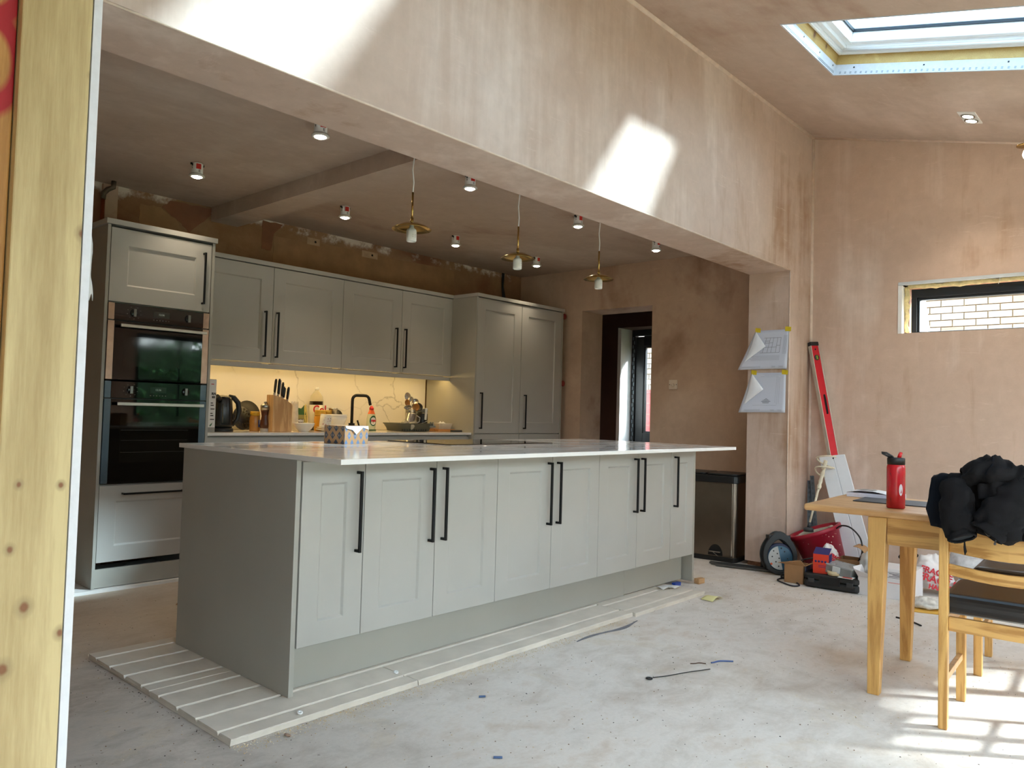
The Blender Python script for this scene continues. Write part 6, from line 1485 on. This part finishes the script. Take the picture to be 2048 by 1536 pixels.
b = MB(); b.grid(lambda u, v: V((.34 + .09 * u, 1.60 + .05 * v - .03 * u, .003 + .03 * sin(2.4 * u) * v)), 8, 3); tag(P('wood_shaving', b, CARD, solid=.001), 'brown curl of shaving on the floor near the oven housing', 'shaving')
b = MB(); b.grid(lambda u, v: V((-.985 + .05 * u, -.86 + .05 * v, .003 + .006 * u)), 3, 3); tag(P('paper_scrap', b, pm('scrap_pale', (206, 212, 218), .6), solid=.001), 'pale scrap of paper on the floor beside the timber stud', 'paper')
for (x, y, z, lab) in ((-.05, -.155, TB, 'white plastic spacer on the front edge of the first board'), (.46, -.06, TB, 'second white plastic spacer, near the board joint')):
    b = MB(); Rm = M.Rotation(.3, 3, 'X'); b.lathe([(.004, 0), (.010, 0), (.010, .004), (.004, .004), (.004, 0)], 14, (x, y, z + .003), Rm); tag(P('spacer_ring', b, WHITE), lab, 'spacer', 'spacers on the boards')
b = MB(); b.lathe([(.005, 0), (.011, 0), (.011, .005), (.005, .005), (.005, 0)], 14, (-.155, -.245, .004), M.Rotation(.4, 3, 'Y')); tag(P('spacer_ring', b, pm('ring_brown', (160, 130, 110), .5)), 'brownish ring on the floor in front of the first board', 'spacer')
t_ = thing('dry_leaf', 'small orange leaf on the sunlit floor by the chair', 'leaf', (1.86, -2.03, 0)); b = MB(); b.add([(1.80, -2.03, .004), (1.825, -2.055, .010), (1.855, -2.07, .004), (1.835, -2.045, .001)], [(0, 1, 2, 3)]); P('blade', b, pm('leaf_orange', (206, 120, 34), .6), t_, solid=.001); b = MB(); b.tube([(1.80, -2.03, .004), (1.785, -2.02, .002)], .0015, 5); P('stalk', b, BARK, t_)
for k, (pts, lab) in enumerate([([(-1.02, -.60), (-.90, -.62), (-.78, -.58), (-.64, -.57), (-.52, -.52)], 'pale raised ridge of old screed near the stud'), ([(-.92, -.78), (-.80, -.80), (-.70, -.74), (-.58, -.75), (-.50, -.70), (-.36, -.72)], 'lower raised ridge of old screed near the stud')]):
    b = MB(); rr = random.Random(40 + k); dn = []
    for i in range(len(pts) - 1):
        for q in range(6): u = q / 6; dn.append((pts[i][0] * (1 - u) + pts[i + 1][0] * u, pts[i][1] * (1 - u) + pts[i + 1][1] * u + rr.uniform(-.006, .006), .001))
    b.tube(dn, [.004 + rr.uniform(0, .008) for _ in dn], 6, squash=.45); tag(P('screed_ridge', b, pm('screed_pale', (196, 186, 170), .9, var=.15, scale=30, bump=.3)), lab, 'screed')
# loose grit: chips, sawdust and crumbs nobody could count
def grit(name, label, n, fn, mats, smin, smax, seed):
    rr = random.Random(seed); b = MB()
    for i in range(n):
        x, y = fn(rr); s_ = rr.uniform(smin, smax) ; a = rr.uniform(0, 6.28)
        ps = [V((x + s_ * cos(a + k * 2.1) * rr.uniform(.5, 1.2), y + s_ * sin(a + k * 2.1) * rr.uniform(.5, 1.2), .0006)) for k in range(3)] + [V((x, y, s_ * rr.uniform(.4, .9)))]
        b.add(ps, [(0, 1, 3), (1, 2, 3), (2, 0, 3)], rr.randrange(len(mats)))
    o = P(name, b, mats, recalc=False); tag(o, label, 'debris', kind='stuff')
GR = [pm('grit_pale', (214, 204, 186), .9), pm('grit_brown', (130, 100, 76), .9), pm('grit_dark', (58, 50, 44), .9), pm('grit_sand', (206, 180, 134), .9)]
grit('floor_grit', 'loose grit and crumbs scattered over the concrete floor', 2600, lambda r: (r.uniform(-1.2, 3.6), r.uniform(-2.2, .1)) if r.random() < .8 else (r.uniform(-.9, .3), r.uniform(-.3, 2.1)), GR, .0015, .0045, 31)
grit('sawdust', 'sandy sawdust along the front edge of the grooved boards', 2600, lambda r: (r.uniform(-.33, 1.9), -.19 - abs(r.gauss(0, .035))), [GR[3], GR[0]], .0015, .004, 32)
grit('corner_rubble', 'dark crumbs of rubble on the floor near the cable reel', 150, lambda r: (r.gauss(3.0, .35), r.gauss(-.45, .3)), [GR[1], GR[2]], .0015, .0045, 33)
grit('edge_rubble', 'small dark bits along the cut edge of the near grooved boards', 60, lambda r: (-.335 - abs(r.gauss(0, .012)), r.uniform(-.19, 1.0)), [GR[1], GR[2]], .002, .0045, 34)
# ================================================================== dining table and chairs
TR_ = radians(3.35); E1 = V((cos(TR_), sin(TR_), 0)); E2 = V((sin(TR_), -cos(TR_), 0)); UZ = V((0, 0, 1))
TA = V((1.691, -1.238, 0))
def TP(a, c, z): return TA + E1 * a + E2 * c + UZ * z
def tbox(mb, a0, a1, c0, c1, z0, z1, O=None, taper=None):
    O = O or TA; vs = []
    for z in (z0, z1):
        t = taper if (taper and z == z0) else (0, 0, 0, 0)
        for c, tc in ((c0, t[2]), (c1, -t[3])):
            for a, ta in ((a0, t[0]), (a1, -t[1])): vs.append(O + E1 * (a + ta) + E2 * (c + tc) + UZ * z)
    return mb.add(vs, [(0, 2, 3, 1), (4, 5, 7, 6), (0, 1, 5, 4), (2, 6, 7, 3), (0, 4, 6, 2), (1, 3, 7, 5)])
t_ = thing('dining_table', 'light oak dining table with tapered legs at the right', 'table', tuple(TP(.32, .65, 0)), TR_)
TL_, TW = 1.35, .66
b = MB(); tbox(b, 0, TW, 0, TL_, .714, .742); P('tabletop', b, OAKX, t_, bevel=.010, bseg=4)
for a0, c0, ti in ((.010, .255, 0), (TW - .085, .255, 1), (.010, TL_ - .33, 0), (TW - .085, TL_ - .33, 1)):
    b = MB(); tbox(b, a0, a0 + .072, c0, c0 + .070, 0, .713, taper=(.006 if ti == 0 else .022, .022 if ti == 0 else .006, .002, .024)); P('leg', b, OAK, t_, bevel=.003)
b = MB(); tbox(b, .018, .040, .326, TL_ - .331, .606, .713); P('apron', b, OAKY, t_, bevel=.0015)
b = MB(); tbox(b, TW - .040, TW - .018, .326, TL_ - .331, .606, .713); P('apron', b, OAKY, t_, bevel=.0015)
b = MB(); tbox(b, .083, TW - .086, .262, .284, .606, .713); P('apron', b, OAKY, t_, bevel=.0015)
b = MB(); tbox(b, .083, TW - .086, TL_ - .29, TL_ - .268, .606, .713); P('apron', b, OAKY, t_, bevel=.0015)
LEATHER = pm('black_leatherette', (26, 24, 24), .38, var=.25, scale=6, bump=.06, bscale=30)
def chair(label, O, sg):
    """O: floor point of the back post nearest the picture's left; sg=+1 faces +E1, -1 faces -E1"""
    t_ = thing('dining_chair', label, 'chair', tuple(O + E2 * .21 + E1 * .2 * sg), TR_, group='oak dining chairs')
    Wc = .43; D = .385
    def cbox(mb, a0, a1, c0, c1, z0, z1, taper=None):
        if sg < 0: a0, a1 = -a1, -a0
        return tbox(mb, a0, a1, c0, c1, z0, z1, O=O, taper=taper)
    for c in (0, Wc - .030): b = MB(); cbox(b, -.016, .020, c, c + .030, 0, .882 if sg > 0 else .93); P('leg', b, OAK, t_, bevel=.003, label='rear leg rising into the backrest post')
    for c in (.002, Wc - .034): b = MB(); cbox(b, D - .036, D, c, c + .032, 0, .355, taper=(.006, 0, 0, 0)); P('leg', b, OAK, t_, bevel=.002)
    for z0, z1, bow in ((.790, .915, .020), (.636, .742, .022), (.552, .592, .022)):
        b = MB()
        def rail(mb, n=8):
            vs = []
            for k in range(n + 1):
                u = k / n; c = .030 + (Wc - .060) * u; a = (-.004 - bow * sin(pi * u)) * sg; th = .016 * sg; dz = -.012 * sin(pi * u)
                for (aa, zz) in ((a, z0 + dz), (a + th, z0 + dz), (a + th, z1 + dz), (a, z1 + dz)): vs.append(O + E1 * aa + E2 * c + UZ * zz)
            fs = [(4 * k + i, 4 * k + (i + 1) % 4, 4 * k + 4 + (i + 1) % 4, 4 * k + 4 + i) for k in range(n) for i in range(4)] + [(0, 1, 2, 3), (4 * n + 3, 4 * n + 2, 4 * n + 1, 4 * n)]
            mb.add(vs, fs)
        rail(b); P('back_rail', b, OAKY, t_, bevel=.002)
    b = MB(); cbox(b, -.004, .018, .031, Wc - .031, .352, .402); P('seat_rail', b, OAKY, t_, bevel=.0015)
    b = MB(); cbox(b, D - .030, D - .008, .036, Wc - .036, .352, .402); P('seat_rail', b, OAKY, t_, bevel=.0015)
    for c in (.004, Wc - .026): b = MB(); cbox(b, .021, D - .037, c, c + .022, .352, .402); P('seat_rail', b, OAKX, t_, bevel=.0015)
    for c in (.008, Wc - .028): b = MB(); cbox(b, .021, D - .035, c, c + .018, .165, .190); P('stretcher', b, OAKX, t_, bevel=.0015)
    b = MB(); cbox(b, .023, D + .030, -.004, Wc + .004, .404, .478); P('seat_cushion', b, LEATHER, t_, bevel=.030, bseg=4)
    return t_
CO = V((1.548, -1.793, 0))
chair('light oak chair with black seat, its back to the camera and a jacket over it', CO, 1)
chair('light oak chair with black seat on the far side of the table, facing the camera', V((2.690, -1.732, 0)), -1)

# things on the table -------------------------------------------------
ZTB = .7425
t_ = thing('place_mat', 'dark grey place mat on the table beneath the red bottle', 'place mat', (2.05, -1.5, ZTB))
b = MB(); q = [V((2.015, -1.325, 0)), V((2.140, -1.335, 0)), V((2.165, -1.93, 0)), V((1.905, -1.92, 0))]; q = [V((1.985, -1.345, 0)), V((2.215, -1.330, 0)), V((2.235, -1.72, 0)), V((2.005, -1.74, 0))]
b.add([p + UZ * z for z in (ZTB, ZTB + .004) for p in q], [(3, 2, 1, 0), (4, 5, 6, 7)] + [(i, (i + 1) % 4, 4 + (i + 1) % 4, 4 + i) for i in range(4)]); P('mat', b, pm('slate_mat', (58, 58, 62), .5, var=.25, scale=14), t_, bevel=.0012)
t_ = thing('open_book', 'thick white paperback lying open at the far edge of the table', 'book', (2.27, -1.34, ZTB))
b = MB(); q = [V((2.190, -1.250, 0)), V((2.335, -1.235, 0)), V((2.345, -1.470, 0)), V((2.205, -1.480, 0))]
b.add([p + UZ * z for z in (ZTB, ZTB + .020) for p in q], [(3, 2, 1, 0), (4, 5, 6, 7)] + [(i, (i + 1) % 4, 4 + (i + 1) % 4, 4 + i) for i in range(4)]); P('page_block', b, pm('pages', (222, 220, 232), .8, var=.04, scale=60), t_, bevel=.002)
b = MB(); b.grid(lambda u, v: q[0].lerp(q[3], u).lerp(q[1].lerp(q[2], u), v) + UZ * (ZTB + .0205 + .012 * sin(pi * min(1, u * 1.3)) * (1 - .2 * v)), 12, 6); P('top_page', b, pm('cover_white', (234, 232, 230), .6, var=.06), t_, solid=.001)
b = MB(); b.box(2.215, 2.29, -1.36, -1.29, ZTB + .0335, ZTB + .0337); P('page_photo', b, pm('page_grey', (150, 142, 134), .6, var=.3), t_)
# drinks bottle (plain red with neutral print)
c = V((1.862, -1.557, ZTB))
t_ = thing('drinks_bottle', 'red plastic drinks bottle with black cap and red spout on the table', 'bottle', tuple(c))
BR = pm('bottle_red', (188, 30, 40), .22, var=.12, scale=24)
R0 = .0355
lathe_obj('bottle', [(0, 0), (R0 * .92, 0), (R0, .004), (R0, .168), (R0 * .97, .174), (R0 * .92, .178), (R0 * .92, .182), (0, .182)], BR, t_, tuple(c), 36)
cp = lathe_obj('cap', [(0, .181), (R0 * .96, .181), (R0 * .96, .206), (R0 * .90, .209), (0, .210)], BLACKPL, t_, tuple(c), 32)
lf = -(V((.666, -.745, 0)))   # picture-left
b = MB(); o_ = c + UZ * .205
pts = [o_ + lf * .018 + V((0, 0, .002)), o_ + lf * .036 + UZ * .010, o_ + lf * .058 + UZ * .021, o_ + lf * .061 + UZ * .024, o_ + lf * .045 + UZ * .023 + V((-.006, -.006, 0)), o_ + lf * .022 + UZ * .010 + V((-.006, -.006, 0)), o_ + lf * .014 + V((-.004, -.004, .002))]
b.tube(pts, .0042, 8); P('carry_loop', b, BLACKPL, cp)
b = MB(); b.tube([o_ - lf * .012 + UZ * .002, o_ - lf * .016 + UZ * .016, o_ - lf * .021 + UZ * .026], [.0085, .0075, .0068], 12); P('spout', b, pm('spout_red', (212, 24, 30), .3, var=0), t_)
b = MB()   # plain dark scuffs and a pale oval as neutral print
ca = atan2(-.95, -3.47)
def bq(a, z, r=R0 + .0004): return c + V((r * cos(a), r * sin(a), z))
n = 24; ov = [bq(ca + .55 + .22 * cos(2 * pi * k / n), .078 + .024 * sin(2 * pi * k / n)) for k in range(n)]
b.add(ov, [tuple(range(n))]); P('pale_oval_print', b, pm('print_white', (224, 216, 222), .4, var=.02), t_, recalc=False)
b = MB()
for a, z, s_ in ((-.62, .142, .010), (-.55, .136, .008), (-.60, .036, .009), (-.5, .042, .006), (.3, .15, .006)):
    b.add([bq(ca + a - s_ * 10, z + s_ * .6), bq(ca + a, z - s_ * .2), bq(ca + a + s_ * 10, z - s_), bq(ca + a + s_ * 2, z + s_ * .4)], [(0, 1, 2, 3)])
P('dark_print', b, pm('print_dark', (60, 10, 16), .5, var=0), t_, recalc=False)

# black jacket over the near chair ------------------------------------------------
CLOTH = pm('black_cloth', (24, 22, 23), .95, var=.25, scale=9, bump=.2, bscale=160, **{'Specular IOR Level': .2})
CLOTHN = pm('navy_cloth', (10, 14, 22), .9, var=.2, scale=9, bump=.1, bscale=160, **{'Specular IOR Level': .2})
LINING = pm('grey_lining', (30, 34, 38), .9, var=.3, scale=30)
t_ = thing('black_jacket', 'crumpled black jacket thrown over the back of the near chair', 'jacket', (1.53, -1.97, .70))
def fold(p, s=1.0): return (1 - abs(NZ.noise(V((p.x * 5, p.y * 17, p.z * 8 + p.y * 10)) * s)) * 2.4) * .012 + NZ.noise(p * 24 * s + V((5, 2, 1))) * .004
def drape(y0, y1, zf, zb, xf, xb, ztop, wave, ph):
    def f(u, v):
        y = y0 + (y1 - y0) * u
        if v < .45: s_ = v / .45; x = xf(u) + (1.535 - xf(u)) * s_ ** 1.5; z = zf(u) + (ztop(u) - .012 - zf(u)) * s_
        elif v < .55: s_ = (v - .45) / .1; x = 1.535 + .050 * s_; z = ztop(u) - .012 + .014 * sin(pi * s_)
        else: s_ = (v - .55) / .45; x = 1.585 + (xb(u) - 1.585) * s_ ** .7; z = ztop(u) - .012 + (zb(u) - ztop(u) + .012) * s_
        w = wave * sin(ph + u * 19) * (1 - v * .9 if v < .5 else .35)
        p = V((x, y, z)); k = fold(p); return V((x - w - k * 1.4, y + k, z + k * .4))
    return f
b = MB(); b.grid(drape(-1.772, -1.850, lambda u: .728 - .012 * u, lambda u: .76, lambda u: 1.512 - .01 * u, lambda u: 1.610, lambda u: .900 + .008 * sin(pi * u), .004, 0), 14, 26)
P('navy_side', b, CLOTHN, t_, solid=.010, label='smooth navy side of the jacket')
b = MB(); b.grid(drape(-1.835, -2.24, lambda u: .735 - .03 * sin(3 * u), lambda u: .70, lambda u: 1.480 + .02 * sin(5 * u), lambda u: 1.625, lambda u: .905 + .018 * sin(4 * u + .4), .012, .6), 44, 34)
P('body', b, CLOTH, t_, solid=.008)
def sleeve(pts, rs, seed, cuff, name='sleeve'):
    pts = [V(p) for p in pts]; n = len(pts) - 1
    def f(u, v):
        k = min(n - 1, int(v * n)); s_ = v * n - k; c_ = pts[k].lerp(pts[k + 1], s_); r = rs[k] + (rs[k + 1] - rs[k]) * s_
        d = (pts[k + 1] - pts[k]).normalized(); x = d.cross(V((1, 0, .01))).normalized(); y = d.cross(x); a = 2 * pi * u
        kk = 1 + .07 * sin(v * 24 + seed + 2 * cos(a)) * (1 - v * .6) + .30 * (.4 - abs(NZ.noise(V((cos(a) * 1.6 + v * 2, sin(a) * 1.6, v * 4 + seed))) * 1.8))
        return c_ + x * (r * kk * cos(a)) + y * (r * kk * .62 * sin(a))
    b = MB(); b.grid(f, 26, 26); s_ = P(name, b, CLOTH, t_, solid=.006)
    b = MB(); ring = [f(k / 26, .985) for k in range(27)]; b.tube(ring, .0035, 6, caps=False); P('cuff_hem', b, CLOTH, s_)
    if cuff:
        b = MB(); c0 = sum((f(k / 26, .90) for k in range(26)), V((0, 0, 0))) / 26; rr = [c0 + (f(k / 26, .93) - c0) * .86 for k in range(26)]; b.add(rr + [c0 + (c0 - V((1.2, -1.9, .75))).normalized() * .0], [(k, (k + 1) % 26, 26) for k in range(26)]); P('sleeve_lining', b, LINING, s_)
    return f
sleeve([(1.505, -1.845, .895), (1.478, -1.862, .835), (1.468, -1.868, .775), (1.462, -1.878, .718), (1.452, -1.886, .698)], [.038, .050, .052, .046, .041], 1.0, True)
sleeve([(1.515, -2.060, .900), (1.482, -2.040, .850), (1.462, -2.005, .800), (1.452, -1.975, .755), (1.440, -1.957, .728)], [.045, .058, .060, .056, .050], 4.0, True)
sleeve([(1.515, -2.015, .86), (1.470, -2.02, .80), (1.462, -2.012, .74), (1.470, -1.998, .705)], [.04, .055, .050, .028], 7.0, False, 'hanging_front')
def hood(u, v):
    a = 2 * pi * u; s_ = v
    base = V((1.528, -1.868 - .185 * s_, .900 + .034 * sin(pi * min(1, s_ * 1.15)) + .018 * s_)); ry = .030 + .018 * sin(pi * s_); rz = .030 + .016 * sin(pi * s_ * .9)
    d = V((cos(a) * ry * 1.25, 0, sin(a) * rz)); p = base + d
    k = .018 * (.4 - abs(NZ.noise(V((p.x * 16, p.y * 20, p.z * 16 + p.y * 9))) * 1.9)) + .004 * sin(s_ * 16 + 2 * cos(a)); return p + d.normalized() * k + V((0, .010 * sin(a * 2), 0))
b = MB(); b.grid(hood, 26, 26); hd = P('hood', b, CLOTH, t_, solid=.006)
b = MB(); b.tube([hood(k / 26, .005) for k in range(27)], .0055, 6, caps=False); P('hood_hem', b, CLOTH, hd)
b = MB(); b.tube([hood(.25 + .5 * k / 10, .50) + V((-.001, 0, .001)) for k in range(11)], .0045, 6, squash=.6); P('seam', b, CLOTHN, hd)
def collar(u, v): 
    p = V((1.500 - .012 * sin(pi * u), -1.930 - .115 * u, .880 - .045 * v + .020 * sin(2.5 * u) - .02 * u * v)); k = fold(p); return p + V((-.012 * v - k, k * .5, k))
b = MB(); b.grid(collar, 16, 8); P('collar_fold', b, CLOTH, t_, solid=.008)
b = MB(); b.tube([(1.448, -1.893, .692), (1.446, -1.894, .672), (1.447, -1.896, .658), (1.446, -1.895, .645)], [.002, .004, .005, .001], 6); P('draw_cord', b, CLOTH, t_)
b = MB(); b.tube([(1.436, -1.955, .735), (1.430, -1.968, .722), (1.430, -1.982, .726), (1.434, -1.990, .712), (1.434, -1.986, .700)], .0028, 6); b.lathe([(0, 0), (.004, .002), (.004, .008), (0, .010)], 8, (1.434, -1.986, .692)); P('zip_pull', b, pm('dull_zip', (84, 84, 86), .4, .7), t_)
# lamp over the table, just reaching into the right edge of the picture
px_, py_ = 3.641, -1.755
zc_ = SP(0, (YF - py_) / cos(ANG), 0).z
t_ = thing('table_pendant', 'brass pendant with a glowing bulb at the right edge of the picture', 'pendant light', (px_, py_, 2.66))
b = MB(); b.tube([(px_, py_, 2.74), (px_, py_, zc_)], .003, 6); P('cord', b, WHITEMATT, t_)
b = MB(); b.tube([(px_, py_, 2.70), (px_, py_, 2.745)], .012, 10); b.lathe([(.006, .05), (.05, .04), (.05, .036), (.006, .045)], 20, (px_, py_, 2.69)); P('holder', b, BRASS, t_)
b = MB(); b.lathe([(0, -.04), (.014, -.034), (.02, -.016), (.014, .005), (.010, .012), (0, .012)], 16, (px_, py_, 2.69)); P('bulb', b, LAMPW, t_)
